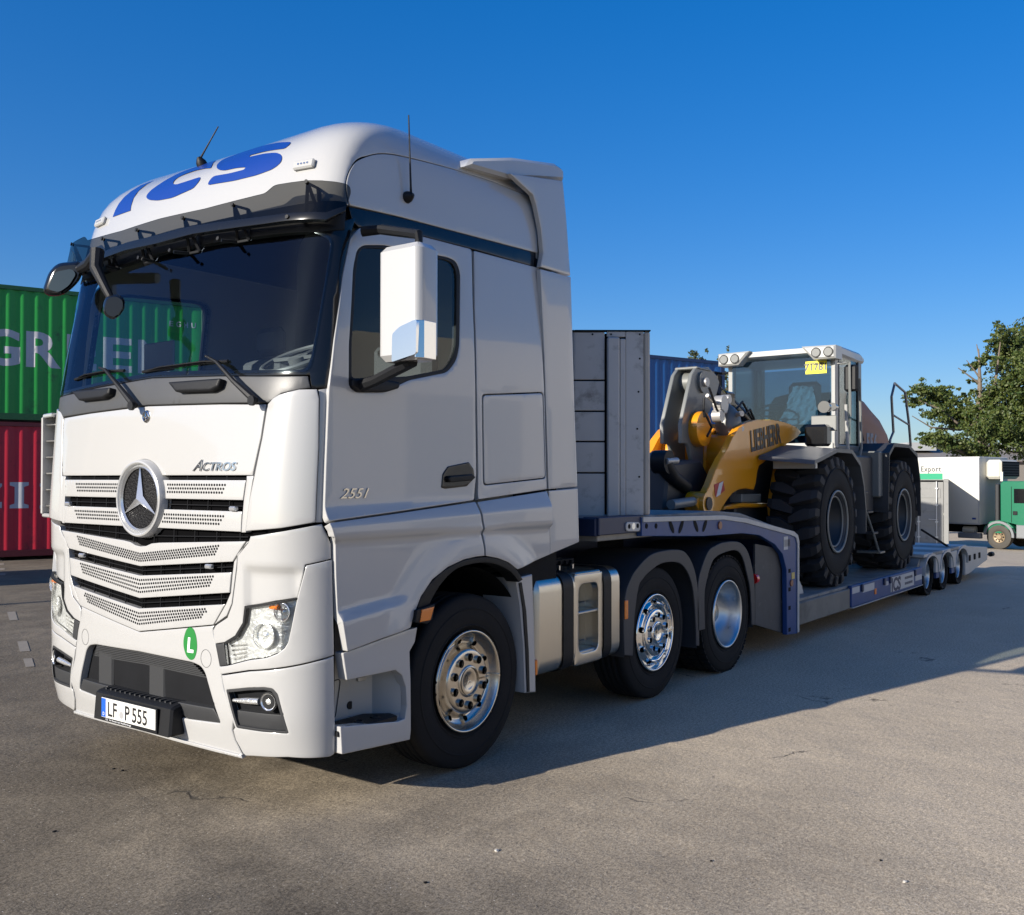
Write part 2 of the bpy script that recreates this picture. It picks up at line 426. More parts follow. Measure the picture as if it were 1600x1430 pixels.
# ------------------------------------------------------------------ ground
def ground_z(x, y):
    d = (x*.86+(-y)*.35)-15.5
    return 0 if d <= 0 else -.053*d*min(1, d/4) if d < 26 else -.053*26
def build_ground():
    xs = sorted(set([-400, -200, -100, -50, -30, -20]+[i*1.0 for i in range(-14, 60)]+[70, 90, 120, 200, 400, 900, 2500]))
    ys = sorted(set([-2500, -900, -400, -200, -100, -60]+[i*1.5 for i in range(-26, 30)]+[60, 80, 120, 200, 400, 900, 2500]))
    mb = MB(); vs = [(x, y, ground_z(x, y)) for x in xs for y in ys]; n = len(ys)
    mb.add(vs, [(i*n+j, (i+1)*n+j, (i+1)*n+j+1, i*n+j+1) for i in range(len(xs)-1) for j in range(n-1)], True)
    m_ = bpy.data.materials.new('asphalt'); m_.use_nodes = True; nt = m_.node_tree; b = nt.nodes['Principled BSDF']
    tc = node(nt, 'ShaderNodeTexCoord'); V = tc.outputs['Object']
    def noise(sc, det=6, ro=.6, vec=V, dist=0):
        n_ = node(nt, 'ShaderNodeTexNoise'); n_.inputs['Scale'].default_value = sc; n_.inputs['Detail'].default_value = det
        n_.inputs['Roughness'].default_value = ro; n_.inputs['Distortion'].default_value = dist
        nt.links.new(vec, n_.inputs['Vector']); return n_.outputs[0]
    def rng(x, a, b_, c=0, d=1):
        r_ = node(nt, 'ShaderNodeMapRange'); r_.inputs[1].default_value = a; r_.inputs[2].default_value = b_; r_.inputs[3].default_value = c; r_.inputs[4].default_value = d
        nt.links.new(x, r_.inputs[0]); return r_.outputs[0]
    def mix(f, a, b_, mode='MIX'):
        x = node(nt, 'ShaderNodeMix', data_type='RGBA', blend_type=mode)
        for i, q in ((0, f), (6, a), (7, b_)):
            if isinstance(q, (int, float)): x.inputs[i].default_value = q
            elif isinstance(q, tuple): x.inputs[i].default_value = (*q, 1)
            else: nt.links.new(q, x.inputs[i])
        return x.outputs[2]
    c = mix(rng(noise(.55, 9, .70), .40, .60), (.095, .075, .052), (.42, .345, .250))
    c = mix(rng(noise(1.5, 9, .72, dist=.8), .44, .64, 0, .85), c, (.20, .167, .125))
    # long worn streaks
    mp = node(nt, 'ShaderNodeMapping'); mp.inputs['Rotation'].default_value = (0, 0, R(25)); mp.inputs['Scale'].default_value = (.25, 2.2, 1)
    nt.links.new(V, mp.inputs[0])
    c = mix(rng(noise(1.0, 7, .7, mp.outputs[0], .5), .5, .78, 0, .62), c, (.09, .076, .058))
    mp2 = node(nt, 'ShaderNodeMapping'); mp2.inputs['Rotation'].default_value = (0, 0, R(-32)); mp2.inputs['Scale'].default_value = (.5, 1.6, 1)
    nt.links.new(V, mp2.inputs[0])
    c = mix(rng(noise(.9, 8, .72, mp2.outputs[0], .8), .54, .74, 0, .55), c, (.46, .395, .31))
    c = mix(rng(noise(5, 6, .7), .64, .78, 0, .55), c, (.12, .10, .08))
    # tyre arcs left by turning lorries
    sp_ = node(nt, 'ShaderNodeSeparateXYZ')
    wob = node(nt, 'ShaderNodeVectorMath', operation='MULTIPLY_ADD'); nw = node(nt, 'ShaderNodeTexNoise'); nw.inputs['Scale'].default_value = .7; nw.inputs['Detail'].default_value = 3
    nt.links.new(V, nw.inputs['Vector']); nt.links.new(nw.outputs['Color'], wob.inputs[0]); wob.inputs[1].default_value = (.5, .5, 0); nt.links.new(V, wob.inputs[2]); nt.links.new(wob.outputs[0], sp_.inputs[0])
    brk2 = rng(noise(1.7, 7, .75), .42, .60); brk3 = rng(noise(.45, 4), .45, .56)
    for cx_, cy_, r0, wd_ in ((-9, -14, 13.2, .16), (-9, -14, 15.1, .16), (14, -22, 20.0, .20), (14, -22, 22.1, .20), (2, 14, 15.4, .15), (2, 14, 17.2, .15)):
        co = node(nt, 'ShaderNodeCombineXYZ'); co.inputs[0].default_value = cx_; co.inputs[1].default_value = cy_
        f2 = node(nt, 'ShaderNodeCombineXYZ'); nt.links.new(sp_.outputs[0], f2.inputs[0]); nt.links.new(sp_.outputs[1], f2.inputs[1])
        dn = node(nt, 'ShaderNodeVectorMath', operation='DISTANCE'); nt.links.new(f2.outputs[0], dn.inputs[0]); nt.links.new(co.outputs[0], dn.inputs[1])
        sb_ = node(nt, 'ShaderNodeMath', operation='SUBTRACT'); sb_.inputs[1].default_value = r0; nt.links.new(dn.outputs['Value'], sb_.inputs[0])
        ab = node(nt, 'ShaderNodeMath', operation='ABSOLUTE'); nt.links.new(sb_.outputs[0], ab.inputs[0])
        m1 = node(nt, 'ShaderNodeMath', operation='MULTIPLY'); nt.links.new(rng(ab.outputs[0], wd_*.6, wd_*1.3, .5, 0), m1.inputs[0]); nt.links.new(brk2, m1.inputs[1])
        m2_ = node(nt, 'ShaderNodeMath', operation='MULTIPLY'); nt.links.new(m1.outputs[0], m2_.inputs[0]); nt.links.new(brk3, m2_.inputs[1])
        c = mix(m2_.outputs[0], c, (.07, .060, .048))
    mp3 = node(nt, 'ShaderNodeMapping'); mp3.inputs['Rotation'].default_value = (0, 0, R(-55)); mp3.inputs['Scale'].default_value = (.22, 1.1, 1); nt.links.new(V, mp3.inputs[0])
    c = mix(rng(noise(1.4, 9, .75, mp3.outputs[0], 1.2), .53, .70, 0, .65), c, (.105, .088, .066))
    c = mix(rng(noise(9, 8, .8), .60, .72, 0, .5), c, (.09, .077, .06))
    # the yard is paler to the right, browner and darker to the left
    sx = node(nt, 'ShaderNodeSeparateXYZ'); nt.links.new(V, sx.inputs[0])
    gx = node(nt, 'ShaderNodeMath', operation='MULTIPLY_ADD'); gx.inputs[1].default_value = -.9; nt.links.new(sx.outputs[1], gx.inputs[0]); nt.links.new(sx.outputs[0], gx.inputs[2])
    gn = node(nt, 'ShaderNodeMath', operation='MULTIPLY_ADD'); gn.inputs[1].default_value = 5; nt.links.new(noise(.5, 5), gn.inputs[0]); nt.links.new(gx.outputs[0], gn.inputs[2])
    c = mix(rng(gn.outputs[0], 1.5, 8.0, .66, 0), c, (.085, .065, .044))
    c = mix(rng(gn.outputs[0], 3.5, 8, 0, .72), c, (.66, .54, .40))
    # aggregate
    fine = noise(120, 4, .8); fine2 = noise(48, 4, .8)
    c = mix(rng(fine, .34, .68, 0, 1), mix(.55, c, (0, 0, 0)), mix(.12, mix(1.0, c, (1.55, 1.55, 1.5), 'MULTIPLY'), (.5, .47, .42)))
    c = mix(rng(fine2, .38, .62, 0, 1), mix(.30, c, (0, 0, 0)), mix(.08, mix(1.0, c, (1.25, 1.25, 1.22), 'MULTIPLY'), (.5, .46, .40)))
    vo = node(nt, 'ShaderNodeTexVoronoi'); vo.inputs['Scale'].default_value = 42; nt.links.new(V, vo.inputs['Vector'])
    spk = rng(vo.outputs['Distance'], .10, .16, 1, 0)
    vc = node(nt, 'ShaderNodeSeparateColor'); nt.links.new(vo.outputs['Color'], vc.inputs[0])
    sel = rng(vc.outputs[0], .84, .88, 0, .8)
    mu = node(nt, 'ShaderNodeMath', operation='MULTIPLY'); nt.links.new(spk, mu.inputs[0]); nt.links.new(sel, mu.inputs[1])
    c = mix(mu.outputs[0], c, (.62, .58, .5))
    # cracks
    wv = node(nt, 'ShaderNodeTexVoronoi'); wv.feature = 'DISTANCE_TO_EDGE'; wv.inputs['Scale'].default_value = .33
    ds = node(nt, 'ShaderNodeVectorMath', operation='ADD'); nn = node(nt, 'ShaderNodeTexNoise'); nn.inputs['Scale'].default_value = 1.6; nn.inputs['Detail'].default_value = 7
    nt.links.new(V, nn.inputs['Vector']); nt.links.new(V, ds.inputs[0]); nt.links.new(nn.outputs['Color'], ds.inputs[1]); nt.links.new(ds.outputs[0], wv.inputs['Vector'])
    cr = rng(wv.outputs['Distance'], .001, .0045, .8, 0); brk = rng(noise(1.1, 4), .56, .62)
    mu2 = node(nt, 'ShaderNodeMath', operation='MULTIPLY'); nt.links.new(cr, mu2.inputs[0]); nt.links.new(brk, mu2.inputs[1])
    c = mix(mu2.outputs[0], c, (.06, .055, .05))
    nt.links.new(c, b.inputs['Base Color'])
    nt.links.new(rng(noise(2, 6), .3, .7, .72, .95), b.inputs['Roughness'])
    b.inputs['Specular IOR Level'].default_value = .12
    bp = node(nt, 'ShaderNodeBump'); bp.inputs['Strength'].default_value = .55; bp.inputs['Distance'].default_value = .006
    ad = node(nt, 'ShaderNodeMath', operation='ADD'); nt.links.new(fine, ad.inputs[0]); nt.links.new(fine2, ad.inputs[1])
    sb = node(nt, 'ShaderNodeMath', operation='SUBTRACT'); nt.links.new(ad.outputs[0], sb.inputs[0]); nt.links.new(mu2.outputs[0], sb.inputs[1])
    nt.links.new(sb.outputs[0], bp.inputs['Height'])
    b2 = node(nt, 'ShaderNodeBump'); b2.inputs['Strength'].default_value = .5; b2.inputs['Distance'].default_value = .05
    nt.links.new(noise(1.8, 6, .6), b2.inputs['Height']); nt.links.new(bp.outputs[0], b2.inputs['Normal']); nt.links.new(b2.outputs[0], b.inputs['Normal'])
    tag(mb.build('asphalt_yard', m_, fix=False), kind='structure')
build_ground()
# ------------------------------------------------------------------ tractor: the cab's skin
#        t    z     xf    xb    w     ry    xe
SK = np.array([
 (0.20, 0.20, .080, .135, 1.21, .34, .36),
 (0.33, 0.33, .060, .108, 1.235, .35, .36),
 (0.50, 0.50, .020, .065, 1.25, .35, .36),
 (0.90, 0.90, .020, .060, 1.25, .35, .36),
 (1.50, 1.50, .030, .052, 1.25, .35, .36),
 (1.75, 1.75, .035, .068, 1.25, .35, .36),
 (2.13, 2.13, .062, .100, 1.25, .34, .36),
 (2.30, 2.30, .090, .125, 1.25, .34, .36),
 (2.60, 2.60, .140, .180, 1.24, .33, .38),
 (3.05, 3.05, .220, .270, 1.215, .32, .42),
 (3.20, 3.20, .240, .300, 1.205, .31, .44),
 (3.35, 3.35, .270, .330, 1.20, .31, .47),
 (3.50, 3.50, .330, .380, 1.195, .28, .56),
 (3.60, 3.60, .430, .460, 1.175, .28, .66),
 (3.70, 3.68, .560, .560, 1.122, .30, .80),
 (3.80, 3.76, .730, .700, 1.045, .34, .98),
 (3.90, 3.81, .900, .880, .94, .38, 1.18),
 (4.00, 3.86, 1.10, 1.15, .80, .40, 1.40),
 (4.10, 3.885, 1.40, 1.44, .62, .36, 1.66),
 (4.20, 3.895, 1.75, 1.78, .40, .25, 1.95)])
def sk(t):
    return [float(np.interp(t, SK[:, 0], SK[:, k])) for k in range(1, 7)]
_T = np.linspace(.2, 4.2, 401); _W = np.exp(-.5*(np.arange(-16, 17)/6.0)**2); _W /= _W.sum()
_SM = []
for k_ in range(1, 7):
    c_ = np.interp(_T, SK[:, 0], SK[:, k_]); e_ = np.concatenate([2*c_[0]-c_[16:0:-1], c_, 2*c_[-1]-c_[-2:-18:-1]])
    _SM.append(np.convolve(e_, _W, 'valid'))
def sks(t):
    i = min(max((t-.2)/.01, 0), 399.999); j = int(i); f = i-j
    return [float(c[j]*(1-f)+c[j+1]*f) for c in _SM]
XR = 2.15
def skin(s, t, off=0.0):
    """s > 0 is the driver's side; |s|<.9 front, .9..1.3 corner, beyond it the flank"""
    z, xf, xb, wd, ry, xe = sks(t); sg = 1 if s >= 0 else -1; a = abs(s); yc = wd-ry
    if a <= .9:
        q = a/.9; x = xf+(xb-xf)*q*q; y = q*yc
    elif a <= 1.3:
        u_ = (a-.9)/.4; m0 = 2*(xb-xf)/yc
        p0 = (xb, yc); k = .62; p1 = (xb+m0*ry*k, yc+ry*k); p2 = (xe-(xe-xb)*.62, wd); p3 = (xe, wd)
        c0, c1, c2, c3 = (1-u_)**3, 3*u_*(1-u_)**2, 3*u_*u_*(1-u_), u_**3
        x = c0*p0[0]+c1*p1[0]+c2*p2[0]+c3*p3[0]; y = c0*p0[1]+c1*p1[1]+c2*p2[1]+c3*p3[1]
    else:
        x = xe+(a-1.3)*(XR+.3-xe)/2.09; y = wd
    p = Vector((x, -sg*y, z))
    if off:
        e = 1e-3; n = (skin(s+e, t)-p).cross(skin(s, t+e)-p); n.normalize(); p = p - n*off if False else p+n*off*SKN
    return p
SKN = 1
_n = (skin(.001, 1.0)-skin(0, 1.0)).cross(skin(0, 1.001)-skin(0, 1.0)); SKN = 1 if _n.x < 0 else -1
_ss = np.concatenate([np.linspace(-1.3, -.9, 17), np.linspace(-.85, .85, 35), np.linspace(.9, 1.3, 25), np.linspace(1.35, 3.39, 25)]); _ts = np.linspace(.2, 4.2, 201)
_gv = [skin(float(s), float(t)) for t in _ts for s in _ss]; _ns = len(_ss)
_gf = [(j*_ns+i, j*_ns+i+1, (j+1)*_ns+i+1, (j+1)*_ns+i) for j in range(len(_ts)-1) for i in range(_ns-1)]
_bvh = BVHTree.FromPolygons(_gv, _gf)
def K(px, py, off=0.0):
    """skin parameters of the point a pixel shows"""
    d = ray(px, py).normalized()
    o = CAM.copy()
    if off: pass
    loc, nr, idx, dist = _bvh.ray_cast(o, d)
    if loc is None:
        if off > 25: raise ValueError('pixel %s misses the cab' % ((px, py),))
        return K(px, py+1.0, off+1)
    j, i = divmod(idx, _ns-1)
    A = _gv[j*_ns+i]; B = _gv[j*_ns+i+1]; D_ = _gv[(j+1)*_ns+i]; e1 = B-A; e2 = D_-A; q = loc-A
    a11, a12, a22 = e1.dot(e1), e1.dot(e2), e2.dot(e2); b1, b2 = q.dot(e1), q.dot(e2); det = a11*a22-a12*a12
    u_ = (b1*a22-b2*a12)/det; v_ = (a11*b2-a12*b1)/det
    return (float(_ss[i]+u_*(_ss[i+1]-_ss[i])), float(_ts[j]+v_*(_ts[j+1]-_ts[j])))
def KP(*pts): return [K(*p) for p in pts]
def sym(half, ctop=True):
    """half outline on the driver's side, from the centre line round to the centre line"""
    return list(half)+[(-s, t) for s, t in reversed(half) if abs(s) > 1e-6]
SKW = lambda z: sks(z)[3]
def smooth(a, b, x):
    t = min(max((x-a)/(b-a), 0), 1); return t*t*(3-2*t)
WX, WZ = 1.44, .52
def side_off(x, z):
    h = 0.0
    h += .045*smooth(1.60+.035*(x-.3), 1.47+.03*(x-.3), z)*1.0           # the shelf under the doors
    h -= .030*smooth(1.44, 1.40, z)
    r_ = math.hypot(x-WX, z-.60)
    if z < 1.5: h += .035*smooth(.90, .70, r_)*smooth(.5, .62, r_+.3)      # flare round the wheel arch
    h += .035*smooth(1.06+.10*(x-.3), 1.00+.10*(x-.3), z)*smooth(.90, .60, x)
    return h
def flank(x, z): return Vector((x, -(SKW(z)+side_off(x, z)), z))
def flank0(x, z): return Vector((x, -SKW(z), z))
def FS(*pts, y=-1.25):
    out = []
    for p in pts:
        z = 1.6
        for _ in range(4):
            q = at(p[0], p[1], 'y', -SKW(z)); z = q.z
        out.append((q.x, q.z)+((p[2],) if len(p) > 2 else ()))
    return out

truck = empty('semi_truck', (1.2, 0, 0), label='white two-tone lettered semi truck in front with a three-pointed star grille', cat='truck')
TR = empty('x'); bpy.data.objects.remove(TR); TR = truck
_inv = Matrix.Translation(-truck.location)
def T_(o):
    """the parts are modelled in the yard's coordinates; hang them on the truck's base"""
    o.parent = truck; o.location = o.location-truck.location; return o
def sp(o): return o           # sub-parts keep their parent's frame
def tp(name, poly, mapf, mat_, **k): return T_(panel(name, poly, mapf, mat_, None, **k))
def both(name, poly, mapf, mat_, **k):
    a = tp(name, poly, mapf, mat_, **k); b = tp(name, poly, mapf, mat_, mirror=True, **k); return a, b
W_ = M['white']
# dark inner shell behind every gap, with the window openings left free
def inner(s, t): return skin(s, t, -.045)
ws_half = [(0, 3.09), (1.02, 3.06), (1.13, 3.0)]+KP((505, 470))+KP((487, 575))
ws_half = [(0, 3.09), (.98, 3.07), K(520, 372), K(505, 470), K(489, 560), K(482, 582), K(440, 583), K(343, 584), (0, K(217, 590)[1])]
ws_poly = rounded(sym(ws_half), .05)
tp('body_shell', [(-1.3, .42), (1.3, .42), (1.3, 3.18), (-1.3, 3.18)], inner, M['dark'], holes=[ws_poly], thick=0, roll=0, g=.08)
tp('windscreen', ws_poly, skin, M['windscreen'], off=.004, thick=0, roll=0, g=.06)
# black frame round the windscreen and the A pillars
fr_half = [(0, 3.14), (1.05, 3.14), K(540, 345), K(556, 340), K(546, 372), K(534, 430), K(520, 540), K(514, 606), K(487, 607), K(484, 586), K(440, 587), K(343, 587.5), (0, K(217, 593)[1])]
def scaled_hole(poly, d):
    out = []; n = len(poly); c = Vector((0, 2.65))
    return poly
tp('windscreen_frame', sym(fr_half), skin, M['blackgloss'], holes=[rounded(sym([(0, 3.06), (.97, 3.04), K(517, 376), K(502, 470), K(486, 558), K(478, 578), K(440, 578), K(343, 578), (0, K(217, 584)[1])]), .04)], off=0, thick=.03, roll=.004, g=.06)
# grey cowl under the windscreen
cowl = [(0, K(217, 593.5)[1]), K(343, 588), K(440, 588), K(481, 588), K(485, 606), K(470, 608), K(440, 615), K(420, 629), K(343, 630), (0, K(219, 634)[1])]
tp('cowl', sym(cowl), skin, M['cowl'], off=.002, thick=.03, roll=.008, g=.05)
# hood
hood_t = K(219, 636)[1]
star_s, star_t = 0, K(217, 779)[1]
hood = [(0, hood_t), K(343, 632), K(415, 632), K(407, 684), K(394, 742.5), (0, K(394, 742.5)[1])]
def ringcut(poly, r):
    return poly
SZ = K(394, 742.5)[1]
def starring(r, n0, n1, n=24):
    return [(r*math.cos(a), star_t+r*math.sin(a)) for a in [n0+(n1-n0)*i/n for i in range(n+1)]]
RS = .222
a_ = math.asin((SZ-star_t)/RS)
hood_poly = [(0, hood_t), K(343, 632), K(415, 632), K(407, 684), K(394, 742.5)]
hood_poly = hood_poly+starring(RS, a_, math.pi-a_)+[(-s, t) for s, t in reversed(hood_poly[1:])]
tp('hood', hood_poly, skin, W_, thick=.03, roll=.007, g=.05)
# grille slats: (top centre, top side, bottom side, bottom centre) in pixels; the star ring cuts the first two
def tz(px, py): return K(px, py)[1]
perf = MB()
def dots(top_c, top_s, bot_s, bot_c, off, s0=0.0, tilt=0.0):
    """rows of small punched holes between two lines; *_s are (s,t) at the outer end, *_c (s,t) at the inner end"""
    rows = max(3, int(round((top_s[1]-bot_s[1])/.0175)))
    for i in range(rows):
        v = (i+.5)/rows
        A = (top_c[0]*(1-v)+bot_c[0]*v, top_c[1]*(1-v)+bot_c[1]*v); B = (top_s[0]*(1-v)+bot_s[0]*v, top_s[1]*(1-v)+bot_s[1]*v)
        n = int((B[0]-A[0])/.0205); sh = .01 if i % 2 else 0
        for k in range(n):
            s = A[0]+sh+k*.0205; t = A[1]+(B[1]-A[1])*(s-A[0])/(B[0]-A[0])
            for sg in (1, -1):
                if s == 0 and sg < 0: continue
                c = skin(sg*s, t, off)
                ring = [(sg*s+.0072*math.cos(q*math.pi/3), t+.0070*math.sin(q*math.pi/3)) for q in range(6)]
                perf.add([skin(a, b, off) for a, b in ring], [tuple(range(6))])
def slat(name, tc, ts, bs, bc, edge=None, cut=False, d0=.004, d1=.0, dark=None):
    half = [(0, tc), ts, bs, (0, bc)]
    if cut:
        def arc(y0, y1):
            a0 = math.acos(max(-1, min(1, 0))) 
        at_ = math.asin(max(-1, min(1, (ts[1]-star_t)/RS))); ab = math.asin(max(-1, min(1, (bs[1]-star_t)/RS)))
        n = 8; arcp = [(RS*math.cos(ab+(at_-ab)*i/n), star_t+RS*math.sin(ab+(at_-ab)*i/n)) for i in range(n+1)]
        poly = [ts, bs]+arcp
        both(name, poly, skin, W_, thick=.05, roll=.006, g=.04, off=.004)
    else:
        tp(name, sym(half), skin, W_, thick=.05, roll=.006, g=.04, off=.004)
z1 = tz(386, 750.5)
slat('grille_slat', z1, K(384.5, 750.5), K(380, 781.5), tz(380, 781.5), cut=True)
dots((RS+.02, tz(361, 755)), K(362, 755), K(350, 773), (RS+.02, tz(350, 773)), .0055)
slat('grille_slat', 0, K(378.5, 799.5), K(377, 831), 0, cut=True)
dots((RS+.0, tz(356, 804)), K(357, 804), K(346, 822), (RS-.02, tz(346, 822)), .0055)
# three lower slats dip to a V in the middle
V3t, V3b, V4t, V4b, V5t, V5b = [tz(219, q) for q in (855, 884.5, 899.5, 934.5, 951, 986.5)]
def vline(c, e, n=5):
    return [(e[0]*i/n, c+(e[1]-c)*(i/n)) for i in range(n+1)]
def vslat(c0, e0, e1, c1, notch=0):
    top = vline(c0, e0); bot = vline(c1, e1)[::-1]
    if notch:
        nn = 8; arcp = [(notch*math.sin(i/nn*math.pi/2), star_t-notch*math.cos(i/nn*math.pi/2)) for i in range(nn+1)]
        arcp = [p for p in arcp if p[1] < c0+(e0[1]-c0)*p[0]/e0[0]]
        top = arcp+[p for p in top if p[0] > arcp[-1][0]+.02]
    half = top+bot
    tp('grille_slat', sym(half), skin, W_, thick=.05, roll=.006, g=.04, off=.004)
e3t, e3b = K(384, 846), K(364, 877.5)
e4t, e4b = K(362, 894.5), K(359, 926)
e5t, e5b = K(352, 944.5), K(334, 976)
c3 = tz(226, 849)
vslat(c3, e3t, e3b, V3b, notch=.268)
vslat(V4t, e4t, e4b, V4b)
vslat(V5t, e5t, e5b, V5b)
dots((0, V3t-.030), K(350, 850), K(339, 868), (0, V3b+.022), .0055)
dots((0, V4t-.014), K(341, 898), K(331, 917), (0, V4b+.022), .0055)
dots((0, V5t-.016), K(330, 949), K(318, 966), (0, V5b+.030), .0055)
pf = perf.build('grille_perforation', M['dark'], fix=False); T_(pf); tag(pf, kind='stuff')
# louvre grid in the slots
gb = MB()
def slot_grid(e_t, e_b, c_t, c_b, step=.105, s0=.0):
    n = int((e_t[0]-s0)/step)
    for sg in (1, -1):
        for k in range(n+1):
            s = s0+k*step; f = s/e_t[0]
            t0 = c_t+(e_t[1]-c_t)*f; t1 = c_b+(e_b[1]-c_b)*f
            gb.tube([skin(sg*s, t0+.005, -.018), skin(sg*s, t1-.005, -.018)], .004, 4)
        pts = [(sg*(s0+(e_t[0]-s0)*i/8)) for i in range(9)]
        for fr in (.5,):
            gb.tube([skin(s, (c_t+(e_t[1]-c_t)*abs(s)/e_t[0])*(1-fr)+(c_b+(e_b[1]-c_b)*abs(s)/e_t[0])*fr, -.018) for s in pts], .004, 4)
slot_grid(K(384, 745), K(384, 749), tz(384, 745), tz(384, 749), .16, RS)
slot_grid(K(378, 785), K(377, 797), tz(378, 785), tz(377, 797), .17, RS)
slot_grid(K(384, 834), K(384, 845), tz(384, 834), c3, .18, .1)
slot_grid(K(363, 879), K(362, 893), V3b, V4t, .17)
slot_grid(K(357, 928), K(352, 943), V4b, V5t, .17)
gbo = T_(gb.build('grille_grid', M['dark'], fix=False))
sh = MB()
for sg in (1, -1):
    sh.box((0, 0, 0), (0, 0, 0)) if False else None
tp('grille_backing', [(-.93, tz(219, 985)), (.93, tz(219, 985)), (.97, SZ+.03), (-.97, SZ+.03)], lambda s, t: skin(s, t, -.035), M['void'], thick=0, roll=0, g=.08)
# small marker lamps in the grille
for px, py in ((367, 795), (329, 885)):
    s, t = K(px, py)
    for sg in (1, -1):
        p = skin(s*sg, t, -.0); mb = MB(); mb.box((-.022, -.026, -.012), (.006, .026, .012), .006)
        o = T_(mb.build('marker_lamp', M['starm'])); o.location += p
# grille frame strips on both sides (between slats and corner)
side_strip = [K(393, 746), K(389, 790), K(384, 831.5), K(380, 831), K(383, 790), K(387, 748)]
both('grille_frame', [K(396, 743.5), K(389, 790), K(384, 832), K(377.5, 832), K(381, 783), K(385.5, 750), K(385.5, 744)], skin, W_, thick=.04, roll=.004, g=.04, off=.001)
both('grille_frame', [K(390, 846), K(371, 866), K(369, 889), K(362, 943), K(354, 962), K(336, 975), K(353.5, 944), K(361, 926), K(364, 894), K(366, 878), K(386, 847)], skin, W_, thick=.04, roll=.003, g=.04, off=.001)
# star emblem
def star_emblem(c, r, nrm_x=-1, ringr=.012, name='star_emblem', th=.02, mat_=M['chrome']):
    mb = MB()
    mb.lathe([(-ringr, r-ringr), (0, r-ringr*1.8), (ringr, r-ringr), (0, r+ringr*.3), (-ringr, r-ringr)], c, 'x', 48)
    for k in range(3):
        a = math.pi/2+k*2*math.pi/3; t = Vector((0, -math.cos(a), math.sin(a))); b = Vector((0, -math.cos(a+math.pi/3), math.sin(a+math.pi/3))); b2 = Vector((0, -math.cos(a-math.pi/3), math.sin(a-math.pi/3)))
        C = Vector(c); tip = C+t*(r-ringr); i0 = C+b*r*.155; i1 = C+b2*r*.155; ap = C+Vector((-th, 0, 0)); tipf = tip+Vector((-.003, 0, 0))
        bk = C+Vector((.004, 0, 0))
        mb.add([tipf, i0, ap], [(0, 1, 2)]); mb.add([tipf, ap, i1], [(0, 1, 2)]); mb.add([tip+Vector((.004,0,0)), i0, tipf], [(0, 1, 2)]); mb.add([tipf, i1, tip+Vector((.004,0,0))], [(0, 1, 2)])
    return mb
SC = skin(0, star_t)
# the grille is cut round the emblem: a white conical surround, a mesh disc, the ring and the star
mb = MB(); mb.lathe([(.05, .224), (-.014, .218), (-.030, .211), (-.034, .203), (-.030, .197), (-.016, .193), (.015, .190)], SC, 'x', 64)
T_(mb.build('emblem_surround', W_))
mb = MB(); mb.lathe([(-.005, .0), (-.005, .191)], SC, 'x', 40); md = mat('mesh_disc', (.006, .006, .007), .6, spec=.15)
nt_ = md.node_tree; vo_ = node(nt_, 'ShaderNodeTexVoronoi'); vo_.inputs['Scale'].default_value = 75; tc_ = node(nt_, 'ShaderNodeTexCoord'); nt_.links.new(tc_.outputs['Object'], vo_.inputs[0])
bp_ = node(nt_, 'ShaderNodeBump'); bp_.inputs['Strength'].default_value = .5; bp_.inputs['Distance'].default_value = .01; nt_.links.new(vo_.outputs[0], bp_.inputs['Height']); nt_.links.new(bp_.outputs[0], nt_.nodes['Principled BSDF'].inputs['Normal'])
T_(mb.build('emblem_mesh', md))
T_(star_emblem(SC+Vector((-.012, 0, 0)), .189, th=.026, ringr=.011).build('star_emblem', M['starm']))
# small badge above
BC = skin(0, tz(219, 652)); mb = star_emblem(BC+Vector((-.008, 0, 0)), .032, ringr=.004, th=.006)
T_(mb.build('round_badge', M['chrome'])); mb = MB(); mb.lathe([(-.001, 0), (-.004, .027), (.0, .037), (.006, .038)], BC, 'x', 32); T_(mb.build('badge_disc', M['chrome']))
# model lettering
def on_skin(s0, t0, off):
    return lambda x, y, z: skin(s0+x, t0+y, off+z)
s0, t0 = K(302, 735)
def lay(name, body, size, s0, t0, mt, off=.004, depth=.003, flipx=False, **k):
    o = text(name, body, size, (0, 0, 0), (1, 0, 0), (0, 1, 0), mt, None, depth=depth, mapf=lambda x, y, z: skin(s0+x, t0+y, off+z), **k); return T_(o)
o = lay('chrome_lettering', 'A', .088, s0, t0-.004, M['chrome'], shear=.55, sx=1.15)
o2 = lay('chrome_lettering', 'CTROS', .062, s0+.072, t0-.002, M['chrome'], shear=.25, sx=1.32, bold=.0012)

# ---- bumper
bt = tz(222, 1019)
op_half = [(0, bt), K(300, 1035), K(313, 1041), K(320, 1051), K(345, 1131), K(292, 1124), (0, tz(219, 1105))]
b_half = [(0, V5b-.006)]+[(e5b[0]*i/5, V5b-.006+(e5b[1]-V5b)*(i/5)) for i in range(1, 6)]+[K(332, 981), K(333, 992), K(341, 1024), K(349, 1076), K(365, 1122), K(362.5, 1141), K(367, 1157), K(379, 1181), (0, tz(379, 1181)+.0)]
tp('front_bumper', sym(b_half), skin, W_, holes=[rounded(sym(op_half), .02)], thick=.07, roll=.012, g=.04)
# lip under the bumper
tp('bumper_lip', sym([(0, .335), K(379, 1179), K(381, 1184), (0, .315)]), lambda s, t: skin(s, t, .012), W_, thick=.05, roll=.006, g=.05)
